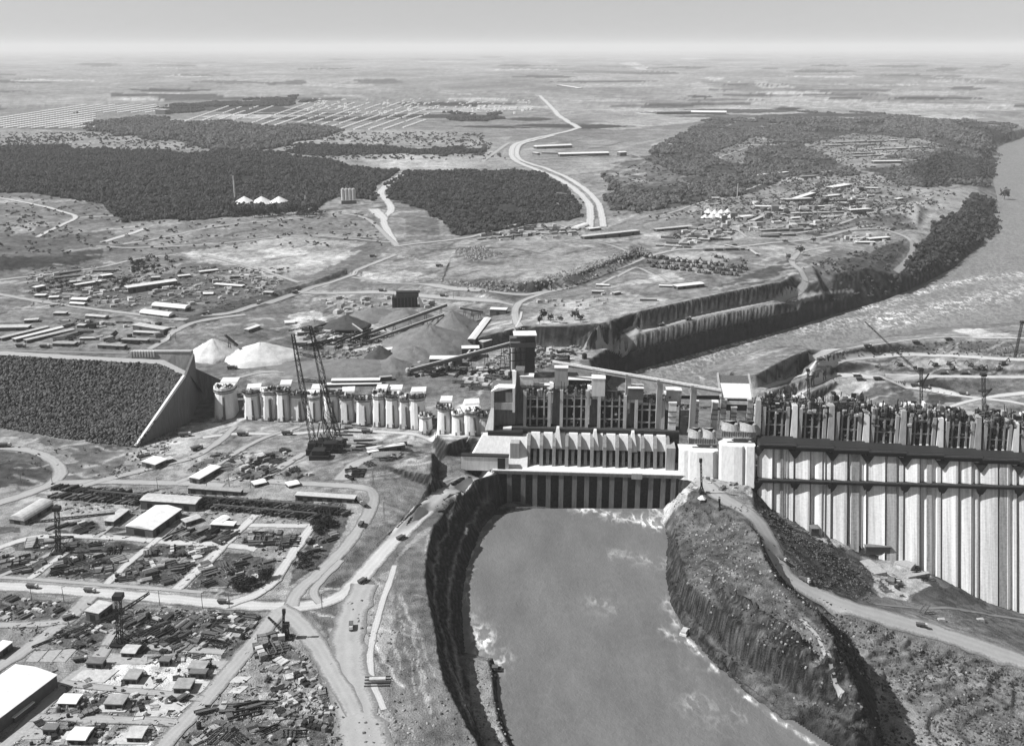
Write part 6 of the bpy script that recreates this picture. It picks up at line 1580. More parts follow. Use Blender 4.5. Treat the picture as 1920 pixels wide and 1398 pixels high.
def rows(poly_rows, tones, lab, grp, nm, W=9, H=4, Lpx=(16, 34), gap=6):
    for (u0, v0, u1, v1) in poly_rows:
        u = u0
        while u < u1 - 8:
            L = rr.uniform(*Lpx); v = v0 + (v1 - v0) * (u - u0) / max(u1 - u0, 1)
            if rr.random() < .82:
                t = rr.choice(tones); Bd(u, v, min(u + L, u1), v + (v1 - v0) * L / max(u1 - u0, 1), W, H, 'flat', t, '%s %s' % ({'w': 'bright white', 'l': 'pale', 'g': 'grey', 'd': 'dark'}[t], lab), grp, nm, doors=0)
            u += L + rr.uniform(3, gap)
rows([(1545, 367, 1650, 360), (1540, 375, 1640, 372), (1470, 388, 1560, 385), (1465, 400, 1590, 396), (1480, 408, 1570, 405), (1425, 430, 1520, 428), (1430, 437, 1500, 438), (1490, 418, 1530, 420)], 'lggdlw', 'barrack in the hill camp rows', 'hill camp barracks', 'barrack')
rows([(1545, 272, 1640, 270), (1570, 266, 1690, 262), (1610, 280, 1740, 275), (1600, 292, 1650, 290), (1500, 330, 1570, 328), (1540, 322, 1590, 318)], 'llgwl', 'barrack in the river top camp rows', 'river top camp barracks', 'barrack', 12, 5)
rows([(1290, 425, 1340, 430), (1325, 432, 1380, 436), (1240, 442, 1330, 448), (1330, 445, 1370, 446), (1320, 466, 1400, 464), (1250, 452, 1290, 455)], 'ddgl', 'shed in the workshops by the hill road', 'workshops by the hill road', 'shed', 7, 4, (14, 26))
rows([(895, 447, 1010, 436), (960, 440, 1090, 432), (1005, 430, 1080, 424), (1230, 458, 1300, 462)], 'lwgd', 'stored block row at the foot of the wood', 'stacks at the foot of the wood', 'hut', 6, 3, (8, 16))
rows([(1410, 462, 1480, 478), (1360, 458, 1420, 470)], 'llg', 'long thin roof beside the pale turning area', 'roofs beside the turning area', 'shed', 4, 3, (30, 50))
# tents, conical roofs, tall stack, silos
def cone_roof(u, v, r, h, label, wallh=3, grp=None, mat=None, n=14):
    p = G(u, v); e = empty('conical_roof', p, 0, label, 'roofed store', grp)
    MB().cyl((0, 0), r * .96, -2, wallh, n).build('wall', M_WALL, e); MB().cyl((0, 0), r, wallh + .02, wallh + h, n, .4).build('roof', mat or M_RW, e)
    return e
for k, (u, v) in enumerate(((459, 383), (491, 383), (524, 383))): cone_roof(u, v, 27, 15, ['first of three white conical roofs, beside the tall stack', 'middle one of three white conical roofs', 'third white conical roof, towards the silos'][k], grp='three conical roofs')
for k in range(9): cone_roof(1322 + (k % 5) * 12 + (k // 5) * 6, 410 - (k // 5) * 8 - (k % 3), 10, 8, 'white peaked tent in the bright tent cluster on the hill', 2, 'bright tent cluster', n=8)
def stack(u, v, vt, r, label, cat='chimney'):
    p = G(u, v); dx, dy, dz = ray(u, vt); H = CAM_H + dz * p.y / dy - p.z
    e = empty('chimney', p, 0, label, cat); MB().cyl((0, 0), r, -2, H, 10, r * .7).build('shaft', M_RL, e); MB().cyl((0, 0), r * .9, H + .02, H + 1.5, 10).build('rim', M_CONC2, e)
stack(441, 376, 331, 2.2, 'tall slender pale stack beside the conical roofs'); stack(573, 379, 368, 2, 'short pale stack east of the conical roofs'); stack(1382, 372, 345, 1.2, 'thin pale mast standing in the dark wood below the hill camp', 'mast')
for k in range(4):
    p = G(644 + k * 6.5, 376); e = empty('silo', p, 0, 'pale cylindrical silo in the row beside the forest edge', 'silo', 'silos at the forest edge')
    MB().cyl((0, 0), 5, -2, 26, 10).build('shell', M_RL, e); MB().cyl((0, 0), 5.2, 26.02, 29, 10, 1).build('roof', M_RG, e)
Bd(640, 376, 668, 375, 8, 8, 'flat', 'd', 'dark loading building under the silos')

# ------------------------------------------------------------------ heaps
def heap(u, v, r, h, tone, label, el=1.0, rz=0, flat_top=.0, name='stockpile', grp=None):
    p = G(u, v); q = np.random.default_rng(int(u + v)); n, m = 40, 12
    V = []
    for j in range(m + 1):
        t = j / m; rr_ = r * (1 - t); z = h * t
        if flat_top and z > h * (1 - flat_top): z = h * (1 - flat_top) + (z - h * (1 - flat_top)) * .25
        for k in range(n):
            a = 2 * math.pi * k / n; w = 1 + .07 * math.sin(3 * a + u) + .04 * math.sin(7 * a + v) + .03 * math.sin(13 * a + 5 * t) + q.uniform(-.03, .03)
            V.append((rr_ * w * math.cos(a) * el, rr_ * w * math.sin(a), z + q.uniform(-.5, .5) - (2.5 if j == 0 else 0) - (h * .06 if j == m else 0)))
    F = [[j * n + k, j * n + (k + 1) % n, (j + 1) * n + (k + 1) % n, (j + 1) * n + k] for j in range(m) for k in range(n)]
    o = mesh_obj(name, V, F, tone, None, True); o.location = p; o.rotation_euler[2] = rz
    return tag(o, label, 'heap', grp)
M_SAND = flat_mat('white_sand', .58, .2, .12, .95, bump=1.2); M_GRAV = flat_mat('crushed_stone', .17, .3, .12, .95, bump=1.2); M_GRAV2 = flat_mat('dark_gravel', .07, .3, .2, .95, bump=1.2)
heap(402, 664, 32, 21, M_SAND, 'bright white sand heap nearest the concrete cap block', 1.1, 0, 0)
heap(491, 668, 40, 19, M_SAND, 'bright white sand heap with a small hollow near its top', 1.25)
heap(805, 645, 60, 27, M_GRAV, 'biggest grey crushed stone heap in the plant', 1.1); heap(775, 668, 38, 14, M_GRAV, 'grey heap in front of the biggest one')
heap(760, 600, 42, 16, M_GRAV, 'grey heap behind the conveyors'); heap(700, 592, 40, 12, M_GRAV, 'broad low grey heap on the west of the plant')
heap(650, 610, 34, 15, M_GRAV2, 'dark heap under the crusher boom'); heap(712, 668, 20, 15, M_GRAV2, 'small dark peaked heap by the white roofs')
heap(848, 618, 46, 27, M_GRAV, 'tall grey heap reached by the inclined conveyors')
heap(660, 690, 34, 12, M_GRAV, 'long flat topped grey heap behind the very long white shed', 3.2, .03, .0)
heap(735, 690, 24, 14, M_GRAV, 'end heap of the long grey bank', 1.4)
heap(590, 610, 20, 8, M_GRAV, 'little pale heap beside the plant sheds')

# ------------------------------------------------------------------ conveyors, towers
def conveyor(pa, pb, w, label, n_leg=4, mat=None, name='conveyor', cover=True):
    a, b = Vector(pa), Vector(pb); e = empty(name, (0, 0, 0), 0, label, 'conveyor')
    MB().bar(a, b, w).build('gallery', mat or M_STEEL2, e)
    if cover: MB().bar(a + Vector((0, 0, w * .55)), b + Vector((0, 0, w * .55)), w * 1.15 * .5).build('cover', M_RL, e)
    for k in range(n_leg):
        q = a.lerp(b, (k + .6) / n_leg); z = zat(q.x, q.y)
        if q.z - z > 2: 
            m = MB(); m.bar((q.x - w, q.y, z - 1), (q.x - w * .2, q.y, q.z), .6); m.bar((q.x + w, q.y, z - 1), (q.x + w * .2, q.y, q.z), .6); m.bar((q.x - w * .6, q.y, (z + q.z) / 2), (q.x + w * .6, q.y, (z + q.z) / 2), .4)
            m.build('trestle', M_STEEL, e)
    return e
def GA(u, v, z): # at height z above the ground under it, seen at (u, v)
    p = G(u, v, z); return p
conveyor(GA(660, 636, 3), GA(838, 572, 28), 3, 'upper inclined conveyor climbing the tall grey heap', 6); conveyor(GA(690, 640, 3), GA(832, 590, 22), 2.4, 'lower inclined conveyor parallel to the upper one', 5)
conveyor(GA(700, 630, 3), GA(810, 608, 16), 2.2, 'short conveyor crossing the plant floor', 4, cover=False); conveyor(GA(862, 578, 20), GA(905, 585, 8), 2.4, 'conveyor dropping from the tall heap to the conveyor hall', 3)
conveyor(GA(655, 604, 4), GA(680, 622, 14), 2, 'pale boom conveyor over the dark heap', 2); conveyor(GA(422, 628, 28), GA(445, 647, 6), 2.4, 'dark conveyor tipping onto the bright sand heap', 2, M_STEEL, cover=False)
conveyor(GA(770, 695, 6), GA(985, 638, 40), 3.6, 'long inclined conveyor rising to the batching tower', 7)
conveyor(GA(872, 672, 4), GA(884, 655, 9), 3, 'first short twin conveyor below the end house', 1); conveyor(GA(882, 672, 4), GA(894, 655, 9), 3, 'second short twin conveyor below the end house', 1)
for k in range(5):
    conveyor(GA(560 + 24 * k, 650 - 3 * k, 5), GA(600 + 24 * k, 640 - 5 * k, 9 + 2 * k), 2, 'short dark conveyor in the crusher area behind the derrick', 2, M_STEEL, cover=False)['group'] = 'short crusher conveyors'
# batching tower
e = empty('batching_tower', G(975, 702), .05, 'tall dark batching tower with a cluster of silos and pale roof beside the dam', 'tower')
for k, x in enumerate((-9, -3.2, 2.6)):
    MB().cyl((x, -8 + k * .4), 3.1, 8, 36, 10).build('silo', M_RL if k == 0 else M_STEEL2, e); MB().cyl((x, -8 + k * .4), 3.3, 20, 21, 10).build('hoop', M_STEEL, e); MB().cyl((x, -8 + k * .4), 3.3, 30, 31, 10).build('hoop', M_STEEL, e)
MB().box(6, 17, -8, 8, -2, 50).build('tower', M_STEEL, e); MB().box(-12, 18, -10, 9, 36.5, 42).build('top_house', M_STEEL2, e); MB().box(-8, 19, -10.5, 10, 50.02, 51.2).build('roof', M_RW, e); MB().box(-12, 6, -4, 8, 42.02, 46).build('upper_house', M_STEEL2, e)
MB().box(-12, 5.9, -12, 8, -2, 7.8).build('base', M_STEEL2, e)
for x in (-12, -6, 0, 6):
    for y in (-12, 2): MB().box(x - .5, x + .5, y - .5, y + .5, -2, 36).build('leg', M_STEEL, e)
# long conveyor bridge over the dam
zb_ = 84
la, lb = Vector(P(1036, 681, 84)), Vector(P(1352, 735, 72))
e = empty('conveyor_bridge', (0, 0, 0), 0, 'long pale conveyor bridge on tall columns from the batching tower to the cab house', 'bridge')
MB().bar(la, lb, 3.2).build('girder', M_CONC2, e); MB().bar(la + Vector((0, 0, 2.1)), lb + Vector((0, 0, 2.1)), 1.8).build('belt_cover', M_CONC, e); MB().bar(la + Vector((0, -2.2, 1.8)), lb + Vector((0, -2.2, 1.8)), .7).build('rail', M_CONC, e)
for u in (1120, 1182, 1241, 1303):
    t = (u - 1036) / (1352 - 1036.); q = la.lerp(lb, t); MB().box(q.x - 2.6, q.x + 2.6, q.y - 2, q.y + 2, 0, q.z - 1.7).build('column', M_CONC2, e); MB().box(q.x - 3.2, q.x + 3.2, q.y - 2.4, q.y + 2.4, q.z - 1.65, q.z + 2.4).build('column_head', M_CONC2, e)
# crusher house
e = empty('crusher_house', G(762, 574), .1, 'dark crusher structure with a pale triangular wing above the heaps', 'crusher')
MB().box(-20, 16, -6, 8, -2, 14).build('frame', M_STEEL, e); MB().box(-14, 18, -4, 8, 14.02, 20).build('hopper', M_STEEL2, e); MB().hexa([(20, -6, -2), (27, -6, -2), (27, -4, -2), (20, -4, -2), (17, -6, 15), (19, -6, 15), (19, -4, 15), (17, -4, 15)]).build('wing_wall', M_CONC, e)
for k in range(7): MB().box(-18 + 5 * k, -17.2 + 5 * k, -7, -6.1, -2, 20).build('post', M_STEEL2, e)
MB().box(-14, 20, -5, 6, 21, 21.8).build('roof', M_STEEL, e)

# ------------------------------------------------------------------ cranes
def at_h(u, v, base):   # point in the upright plane through base facing the camera, seen at (u, v)
    dx, dy, dz = ray(u, v); t = base.y / dy
    return Vector((dx * t, base.y, CAM_H + dz * t))
def tower_crane(u, v, top, jibs, label, w=2.4, name='tower_crane', grp=None, base=True):
    b = G(u, v) if not isinstance(u, Vector) else u
    t = at_h(top[0], top[1], b); e = empty(name, (0, 0, 0), 0, label, 'crane', grp)
    MB().lattice(b + Vector((0, 0, -1)), t, w, chord=.45, brace=.28).build('mast', M_STEEL, e)
    if base:
        MB().box(b.x - w * 1.6, b.x + w * 1.6, b.y - w * 1.6, b.y + w * 1.6, b.z - 1, b.z + 1.5).build('base', M_STEEL, e)
        m = MB()
        for i, j in ((-1, -1), (1, -1), (1, 1), (-1, 1)): m.bar(b + Vector((i * w * 2, j * w * 2, 0)), b + (t - b) * .3, .5)
        m.build('brace', M_STEEL, e)
    for k, (ua, va, ub, vb_, dy) in enumerate(jibs):
        a_, c_ = at_h(ua, va, b), at_h(ub, vb_, b); c_ = c_ + Vector((0, dy, 0))
        MB().lattice(a_, c_, w * .7, w * .35, .35, .22).build('jib', M_STEEL, e)
    hd = at_h(top[0], top[1], b)
    MB().box(hd.x - w, hd.x + w, hd.y - w, hd.y + w, hd.z - 3, hd.z + .2).build('cab', M_STEEL, e)
    return e
tower_crane(110, 1036, (106, 950), [(110, 1007, 138, 1006, 0), (110, 1007, 92, 1006, 0), (108, 973, 210, 968, 6), (108, 974, 60, 975, -4)], 'dark lattice crane with two levels of jib in the storage yard', 2.6)
tower_crane(225, 1207, (221, 1114), [(224, 1148, 276, 1117, 4), (224, 1150, 70, 1200, -8), (225, 1200, 312, 1180, 10)], 'lattice crane with long crossing booms in the lower yard', 3)
tower_crane(540, 1196, (536, 1168), [(540, 1192, 500, 1162, 4)], 'slim crane with a slanting boom beside the road fork', 2); tower_crane(531, 1196, (532, 1142), [], 'thin pole crane beside the slanting boom crane', 1)
tower_crane(1316, 925, (1314, 860), [], 'thin mast standing at the abutment above the channel', 1.2, 'mast'); tower_crane(1350, 955, (1349, 935), [], 'short pole on the abutment slope', .8, 'mast')
tower_crane(1728, 790, (1727, 690), [(1727, 702, 1632, 611, 20), (1727, 722, 1750, 722, 0), (1727, 722, 1742, 700, 0)], 'tall crane behind the dam with a long boom leaning over the river', 2.6)
tower_crane(1846, 800, (1844, 700), [(1845, 733, 1834, 733, 0), (1845, 733, 1858, 731, 0), (1844, 745, 1860, 728, 0)], 'tall crane with a short top arm behind the far end of the dam', 3.2)
tower_crane(1903, 670, (1917, 602), [], 'leaning derrick boom at the edge of the upper cofferdam', 2.4, base=False); tower_crane(1517, 775, (1515, 692), [(1515, 706, 1524, 704, 0)], 'slim tower crane behind the second and third frames', 2); tower_crane(1484, 770, (1482, 738), [], 'short slim mast behind the second frame', 1.4, 'mast'); tower_crane(1496, 700, (1495, 676), [], 'pole on the dark cofferdam edge', .8, 'mast'); tower_crane(1461, 706, (1460, 690), [], 'lower pole on the dark cofferdam edge', .8, 'mast')
# big derrick pair
b1, b2, b3_ = G(624, 842), G(640, 832), G(592, 850)
e = empty('travelling_derrick', (0, 0, 0), 0, 'giant travelling derrick with two leaning lattice masts on dark machinery', 'crane')
def mast(p, q, w, w2): MB().lattice(p, q, w, w2, .5, .3).build('mast', M_STEEL, e)
t1 = at_h(582, 612, b1); mid1 = at_h(603, 700, b1); mast(b1, mid1, 6.5, 5); mast(mid1, t1, 5, 2.2)
mast(b2, at_h(604, 712, b2), 4, 2.5)
t3 = at_h(549, 626, b3_); mast(b3_, at_h(566, 722, b3_), 5, 4.2); mast(at_h(566, 722, b3_), t3, 4.2, 2.4)
for va, vb2 in ((662, 670), (712, 716)):
    MB().lattice(at_h(556 if va < 700 else 564, va, b3_), at_h(594 if va < 700 else 605, vb2, b1), 2, 2, .35, .25).build('tie', M_STEEL, e)
MB().lattice(t1, at_h(541, 620, b1), 1.6, 1.0, .3, .2).build('jib', M_STEEL, e)
for (u, v, x, y, z, m_) in ((600, 858, 9, 7, 9, M_STEEL), (622, 846, 10, 7, 10, M_STEEL), (635, 836, 7, 6, 8, M_STEEL2), (588, 850, 6, 6, 12, M_STEEL), (610, 836, 8, 6, 11, M_STEEL2)):
    p = G(u, v); MB().box(p.x - x, p.x + x, p.y - y, p.y + y, p.z - 1, p.z + z * .5).build('bogie', M_STEEL, e); MB().box(p.x - x * .7, p.x + x * .6, p.y - y * .8, p.y + y * .7, p.z + z * .5 + .02, p.z + z).build('winch_house', m_, e)
for k in range(14):
    p = G(580 + rr.uniform(0, 62), 800 + rr.uniform(0, 52)); MB().bar(p, p + Vector((rr.uniform(-8, 8), rr.uniform(-4, 4), rr.uniform(6, 20))), .8).build('strut', M_STEEL, e)
for k in range(16):
    p = G(640 + rr.uniform(-10, 50), 815 + rr.uniform(-18, 40)); L = rr.uniform(8, 26)
    o = MB().box(-L / 2, L / 2, -.9, .9, 0, rr.uniform(.8, 2)).build('steel_beam', M_STEEL if k % 3 else M_STEEL2); o.location = p; o.rotation_euler[2] = rr.uniform(-.3, .3)
    tag(o, 'loose dark steel beam lying beside the giant derrick', 'beam', 'beams beside the derrick')
# ------------------------------------------------------------------ stored goods, vehicles, slabs, houses
rc = random.Random(99)
def lib(name, mb, mat): return (name, mb.mesh(name, mat))
def pipe_mb(L, r): 
    m = MB(); ring = [(r * math.cos(t), r * math.sin(t) + r) for t in np.linspace(0, 2 * math.pi, 8, endpoint=False)]
    b = 0; m.v = [(-L / 2, y, z) for y, z in ring] + [(L / 2, y, z) for y, z in ring]; m.f = [[k, (k + 1) % 8, 8 + (k + 1) % 8, 8 + k] for k in range(8)] + [list(range(8))[::-1], list(range(8, 16))]; return m
ITEMS = {
    'pipe': [lib('pipe', pipe_mb(9, 1.1), m) for m in (M_STEEL2, M_RG, M_STEEL)],
    'beam': [lib('girder', MB().box(-5, 5, -.7, .7, 0, .25).box(-5, 5, -.12, .12, .25, 1.2).box(-5, 5, -.7, .7, 1.2, 1.45), m) for m in (M_STEEL, M_STEEL2)],
    'panel': [lib('formwork_panel', MB().box(-3.5, 3.5, -1.6, 1.6, 0, 1.1).box(-3.3, -3.0, -1.7, 1.7, 1.1, 1.4).box(3.0, 3.3, -1.7, 1.7, 1.1, 1.4), m) for m in (M_FORM, M_RG, M_STEEL2, M_STEEL, M_RL)],
    'crate': [lib('crate', MB().box(-1.8, 1.8, -1.4, 1.4, .2, 2.4).box(-1.9, 1.9, -1.3, -1.0, 0, .2).box(-1.9, 1.9, 1.0, 1.3, 0, .2), m) for m in (M_FORM, M_RL, M_STEEL, M_STEEL2)],
    'block': [lib('concrete_block', MB().hexa([(-2.2, -1.5, 0), (2.0, -1.6, 0), (2.2, 1.4, 0), (-2, 1.5, 0), (-1.9, -1.3, 1.7), (1.8, -1.3, 1.6), (1.9, 1.2, 1.8), (-1.8, 1.3, 1.6)]), m) for m in (M_CONC2, M_RG, M_CONC2, M_RL)],
    'drum': [lib('storage_tank', MB().cyl((0, 0), 1.7, 0, 3, 9).cyl((0, 0), 1.2, 3, 3.4, 9), m) for m in (M_RL, M_STEEL2, M_STEEL)],
    'frame': [lib('truss_frame', MB().box(-6, 6, -.3, .3, 0, .5).box(-6, 6, 1.7, 2.3, 0, .5).box(-5, -4.4, -.3, 2, .5, 1).box(0, .6, -.3, 2, .5, 1).box(4.4, 5, -.3, 2, .5, 1).box(-6, 6, .7, 1.3, 1, 1.6), m) for m in (M_STEEL, M_STEEL2)],
    'boulder': [('boulder', blob_mesh('boulder', 1, M_STONE2, 1, 50 + k, .7, .3)) for k in range(3)],
}
NOUN = {'pipe': 'pipe', 'beam': 'steel beam', 'panel': 'formwork panel', 'crate': 'crate', 'block': 'concrete block', 'drum': 'tank', 'frame': 'truss frame', 'boulder': 'boulder'}
ADJ = {'pipe': 'grey', 'beam': 'dark', 'panel': 'flat', 'crate': 'squat', 'block': 'pale', 'drum': 'round', 'frame': 'open', 'boulder': 'rough'}
CNT = {}
def strew(poly, n, kinds, where, ang=0.0, spread=.25, sc=(.8, 1.3), lift=0):
    us = [p[0] for p in poly]; vs = [p[1] for p in poly]; k = 0; tries = 0; kept = []
    while k < n and tries < n * 30:
        tries += 1; u, v = rc.uniform(min(us), max(us)), rc.uniform(min(vs), max(vs))
        if not pip(np.array([u]), np.array([v]), poly)[0]: continue
        p = G(u, v); kd = rc.choice(kinds); s = rc.uniform(*sc) * (.72 if v > 1100 else .85 if v > 830 else 1)
        if any((p.x - q[0]) ** 2 + (p.y - q[1]) ** 2 < (3.0 * s) ** 2 for q in kept): continue
        if CNT.get(kd, 0) > 295: kd = min(kinds, key=lambda q: CNT.get(q, 0))
        row = 1 if kd in ('boulder', 'block', 'drum') or v < 800 else rc.randint(2, 5)
        a0 = ang + rc.choice((0, 0, 0, 1.57)) + rc.uniform(-spread, spread); gap = 2.0 if kd in ('pipe', 'girder', 'beam') else 3.6
        me0 = rc.choice(ITEMS[kd])
        for j in range(row):
            if k >= n: break
            x = p.x - math.sin(a0) * gap * s * j; y = p.y + math.cos(a0) * gap * s * j
            pu, pv = UV(x, y, p.z)
            if not pip(np.array([pu]), np.array([pv]), poly)[0]: break
            kept.append((x, y)); CNT[kd] = CNT.get(kd, 0) + 1
            nm, me = me0 if rc.random() < .85 else rc.choice(ITEMS[kd])
            o = link_mesh(nm, me, None, (x, y, zat(x, y) - .1 + lift), a0 + rc.uniform(-.03, .03), (s * rc.uniform(.9, 1.1), s, s * rc.uniform(.8, 1.5)))
            tag(o, '%s %s %s' % (ADJ[kd], NOUN[kd], where), NOUN[kd], '%ss %s' % (NOUN[kd], where)); k += 1
stg = ['crate', 'panel', 'beam', 'pipe', 'frame']
strew([(122, 1037), (243, 1042), (205, 1088), (85, 1078)], 62, stg, 'stored in the weedy block west of the middle track', .5)
strew([(247, 1052), (365, 1057), (330, 1095), (210, 1090)], 62, stg, 'stored in the weedy block by the main dirt road', .5)
strew([(0, 1040), (100, 1042), (60, 1078), (0, 1072)], 36, stg, 'stored in the west end block of the yard', .5)
strew([(297, 1022), (405, 1030), (375, 1048), (265, 1040)], 36, stg, 'stored below the yard cross track', .5)
strew([(322, 1000), (350, 992), (447, 1000), (425, 1020), (312, 1012)], 60, ['beam', 'pipe', 'beam', 'frame'], 'lined up south of the bright white hall', .95, .08)
strew([(95, 985), (180, 977), (195, 1000), (95, 1002)], 26, ['beam', 'pipe', 'panel'], 'lined up by the yard crane', .9, .1)
strew([(60, 1008), (270, 1024), (250, 1035), (40, 1028)], 40, stg, 'lying behind the yard crane track', .3)
strew([(460, 1000), (560, 1000), (555, 1028), (450, 1022)], 50, ['beam', 'frame', 'panel'], 'stored between the two eastern tracks', .1, .1)
strew([(375, 1060), (425, 1035), (515, 1050), (500, 1100), (380, 1100)], 56, stg, 'in the overgrown east block', .6)
strew([(560, 960), (650, 965), (640, 1010), (600, 1050), (580, 1000)], 20, stg, 'on the slope beside the curving road', .8)
# rack strip in rows
for (ua, va, ub, vb_, n) in ((105, 915, 275, 932, 34), (100, 930, 270, 945, 34), (378, 938, 640, 962, 52), (378, 948, 600, 972, 44), (640, 962, 655, 968, 3)):
    for k in range(n):
        t = k / n; p = G(ua + (ub - ua) * t + rc.uniform(-1, 1), va + (vb_ - va) * t + rc.uniform(-1.5, 1.5)); nm, me = rc.choice(ITEMS['beam'] + ITEMS['pipe'][2:])
        o = link_mesh(nm, me, None, p, .95 + rc.uniform(-.08, .08), (1, 1.3, rc.uniform(1, 2.2)))
        rk_ = {(105, 0): 'rear west', (100, 0): 'front west', (378, 938): 'rear east', (378, 948): 'front east', (640, 962): 'short end'}[(ua, va if ua == 378 else 0)if ua != 640 else (640, 962)]
        en = 'end nearest the curving road' if t > .66 else 'middle' if t > .33 else 'end nearest the arched warehouse'
        tag(o, 'dark steel section in the %s rack row, %s' % (rk_, en), 'steel section', 'steel sections of the %s rack row, %s' % (rk_, en))
def gantry(ua, va, ub, vb_, h, n, label):
    a, b = G(ua, va, h), G(ub, vb_, h); e = empty('gantry_rail', (0, 0, 0), 0, label, 'gantry rail')
    MB().bar(a, b, 1.0).build('rail_beam', M_STEEL2, e)
    for k in range(n):
        q = a.lerp(b, (k + .5) / n); MB().box(q.x - .45, q.x + .45, q.y - .45, q.y + .45, zat(q.x, q.y) - 1, q.z - .5).build('post', M_STEEL2, e)
gantry(165, 918, 272, 928, 8, 8, 'gantry rail on posts behind the west pipe racks'); gantry(374, 929, 640, 950, 8, 18, 'long gantry rail on posts over the east pipe racks'); gantry(400, 945, 595, 962, 6, 12, 'front gantry rail along the east pipe racks')
# pillars under the parking shelter
for k in range(9):
    p = G(602 + 7 * k, 934); o = MB().box(-1.1, 1.1, -2.2, 2.2, .3, 1.6).box(-.9, .9, -1.2, 1.4, 1.6, 2.2).build('parked_car', M_RL); o.location = p; o.rotation_euler[2] = rc.uniform(-.1, .1); tag(o, 'pale car parked nose out under the long parking shelter', 'car', 'cars under the parking shelter')
for k in range(26):
    p = G(700 + (k % 13) * 4, 852 + (k // 13) * 5); o = link_mesh('pipe', ITEMS['pipe'][1][1], None, p, 1.2, (.8, 1, 1)); tag(o, 'grey pipe in the neat rows below the long white canopy', 'pipe', 'pipes below the long white canopy')
# lower yard
lw = ['crate', 'panel', 'beam', 'pipe', 'block', 'drum', 'frame']
strew([(195, 1142), (490, 1152), (440, 1232), (330, 1228), (240, 1222)], 190, lw, 'in the crowded block beside the main dirt road', 1.05, .2, (.8, 1.5))
strew([(80, 1205), (180, 1150), (220, 1160), (190, 1230), (90, 1225)], 30, lw, 'between the track and the yard crane', 1.05, .1)
strew([(0, 1120), (138, 1128), (108, 1160), (0, 1165)], 44, lw, 'in the corner block above the huge warehouse', 1.05, .1)
strew([(410, 1150), (485, 1156), (445, 1205), (385, 1205)], 40, ['beam', 'frame', 'beam', 'panel'], 'packed in the long dark rows by the road fork', -.2, .06, (1.1, 1.8))
strew([(130, 1290), (235, 1232), (420, 1225), (400, 1262), (250, 1308)], 60, lw, 'around the huts on the upper pale slabs', .5, .3, (.6, 1.1))
strew([(95, 1345), (150, 1295), (300, 1305), (358, 1315), (330, 1350), (150, 1345)], 70, ['drum', 'crate', 'block', 'panel'], 'around the huts in the middle slab row', .5, .6, (.7, 1.2))
strew([(10, 1398), (60, 1350), (300, 1360), (290, 1398)], 46, ['drum', 'crate', 'block', 'panel'], 'around the huts in the lowest slab row', .5, .6, (.7, 1.2))
strew([(500, 1225), (575, 1240), (622, 1320), (628, 1390), (540, 1360), (500, 1300)], 110, ['block', 'crate', 'panel', 'block'], 'in the heaped pale field inside the road bend', .5, .9, (.7, 1.3))
strew([(480, 1190), (540, 1200), (540, 1245), (470, 1240)], 26, ['panel', 'frame', 'crate'], 'beside the slanting boom crane', .4, .2, (1.2, 2.0))
strew([(395, 1320), (500, 1320), (500, 1350), (380, 1340)], 22, ['beam', 'frame', 'panel'], 'in dark rows at the middle of the lower yard', .2, .3, (1.2, 2.0))
strew([(340, 1398), (380, 1350), (560, 1370), (600, 1398)], 46, lw, 'along the bottom of the lower yard', .4, .8)
strew([(640, 1390), (720, 1300), (790, 1398)], 40, ['boulder'], 'on the rough ground beside the wide haul road', 0, 3, (.8, 2))
# small loose material, too fine to count
def odd_mesh(seed, mat):
    q = random.Random(seed); m = MB()
    for _ in range(3):
        x, y, L, w_ = q.uniform(-1, 1), q.uniform(-1, 1), q.uniform(.3, 2.2), q.uniform(.15, .6); m.box(x - L / 2, x + L / 2, y - w_ / 2, y + w_ / 2, 0, q.uniform(.15, .8))
    return m.mesh('loose_piece', mat)
P_ODD = protos('loose_material', [odd_mesh(k, mt) for k, mt in enumerate((M_STEEL, M_FORM, M_RL, M_STEEL2, M_RG, M_CONC2, M_STEEL, M_FORM))])
for poly, d_ in (([(0, 1120), (490, 1150), (440, 1232), (60, 1205), (0, 1165)], .035), ([(60, 1210), (420, 1222), (380, 1320), (300, 1398), (20, 1398), (110, 1300)], .022), ([(470, 1190), (560, 1210), (640, 1330), (645, 1398), (330, 1398), (420, 1280)], .04),
                 ([(85, 1000), (560, 1000), (500, 1110), (60, 1080), (0, 1075), (0, 1035)], .02), ([(95, 905), (655, 945), (640, 985), (100, 960)], .03), ([(350, 850), (560, 845), (560, 905), (360, 900)], .02), ([(560, 600), (700, 610), (900, 690), (700, 700), (580, 660)], .02), ([(975, 640), (1110, 650), (1000, 700), (860, 730), (900, 690)], .03), ([(40, 500), (560, 500), (480, 580), (60, 575)], .006), ([(1300, 380), (1640, 330), (1660, 400), (1320, 450)], .004)):
    p = sample(upoly(poly), d_ * (.4 + 2 * (fbm(GX / 12, GY / 12, 2, 191) > 0))); scatter('loose_yard_material', p, rng.uniform(.8, 1.9, len(p)) * np.clip(p[:, 1] / 900, .8, 2.2), P_ODD)
# by the derrick
strew([(352, 882), (410, 852), (452, 852), (458, 870), (400, 892)], 26, lw, 'stored east of the long white gabled shed', .7, .3); strew([(430, 900), (480, 852), (540, 842), (528, 880), (500, 902)], 90, lw, 'in the dark block west of the derrick ramp', .75, .25)
strew([(530, 890), (560, 872), (590, 890), (560, 900)], 16, lw, 'next to the hut by the derrick ramp', .7, .4); strew([(640, 900), (690, 850), (760, 850), (700, 905)], 24, ['panel', 'crate', 'frame'], 'on the slope below the long white canopy', .4, .5)
strew([(270, 880), (330, 835), (360, 800), (345, 800), (262, 850)], 20, ['panel', 'crate', 'block'], 'along the shaded foot of the wing wall', .7, .3)
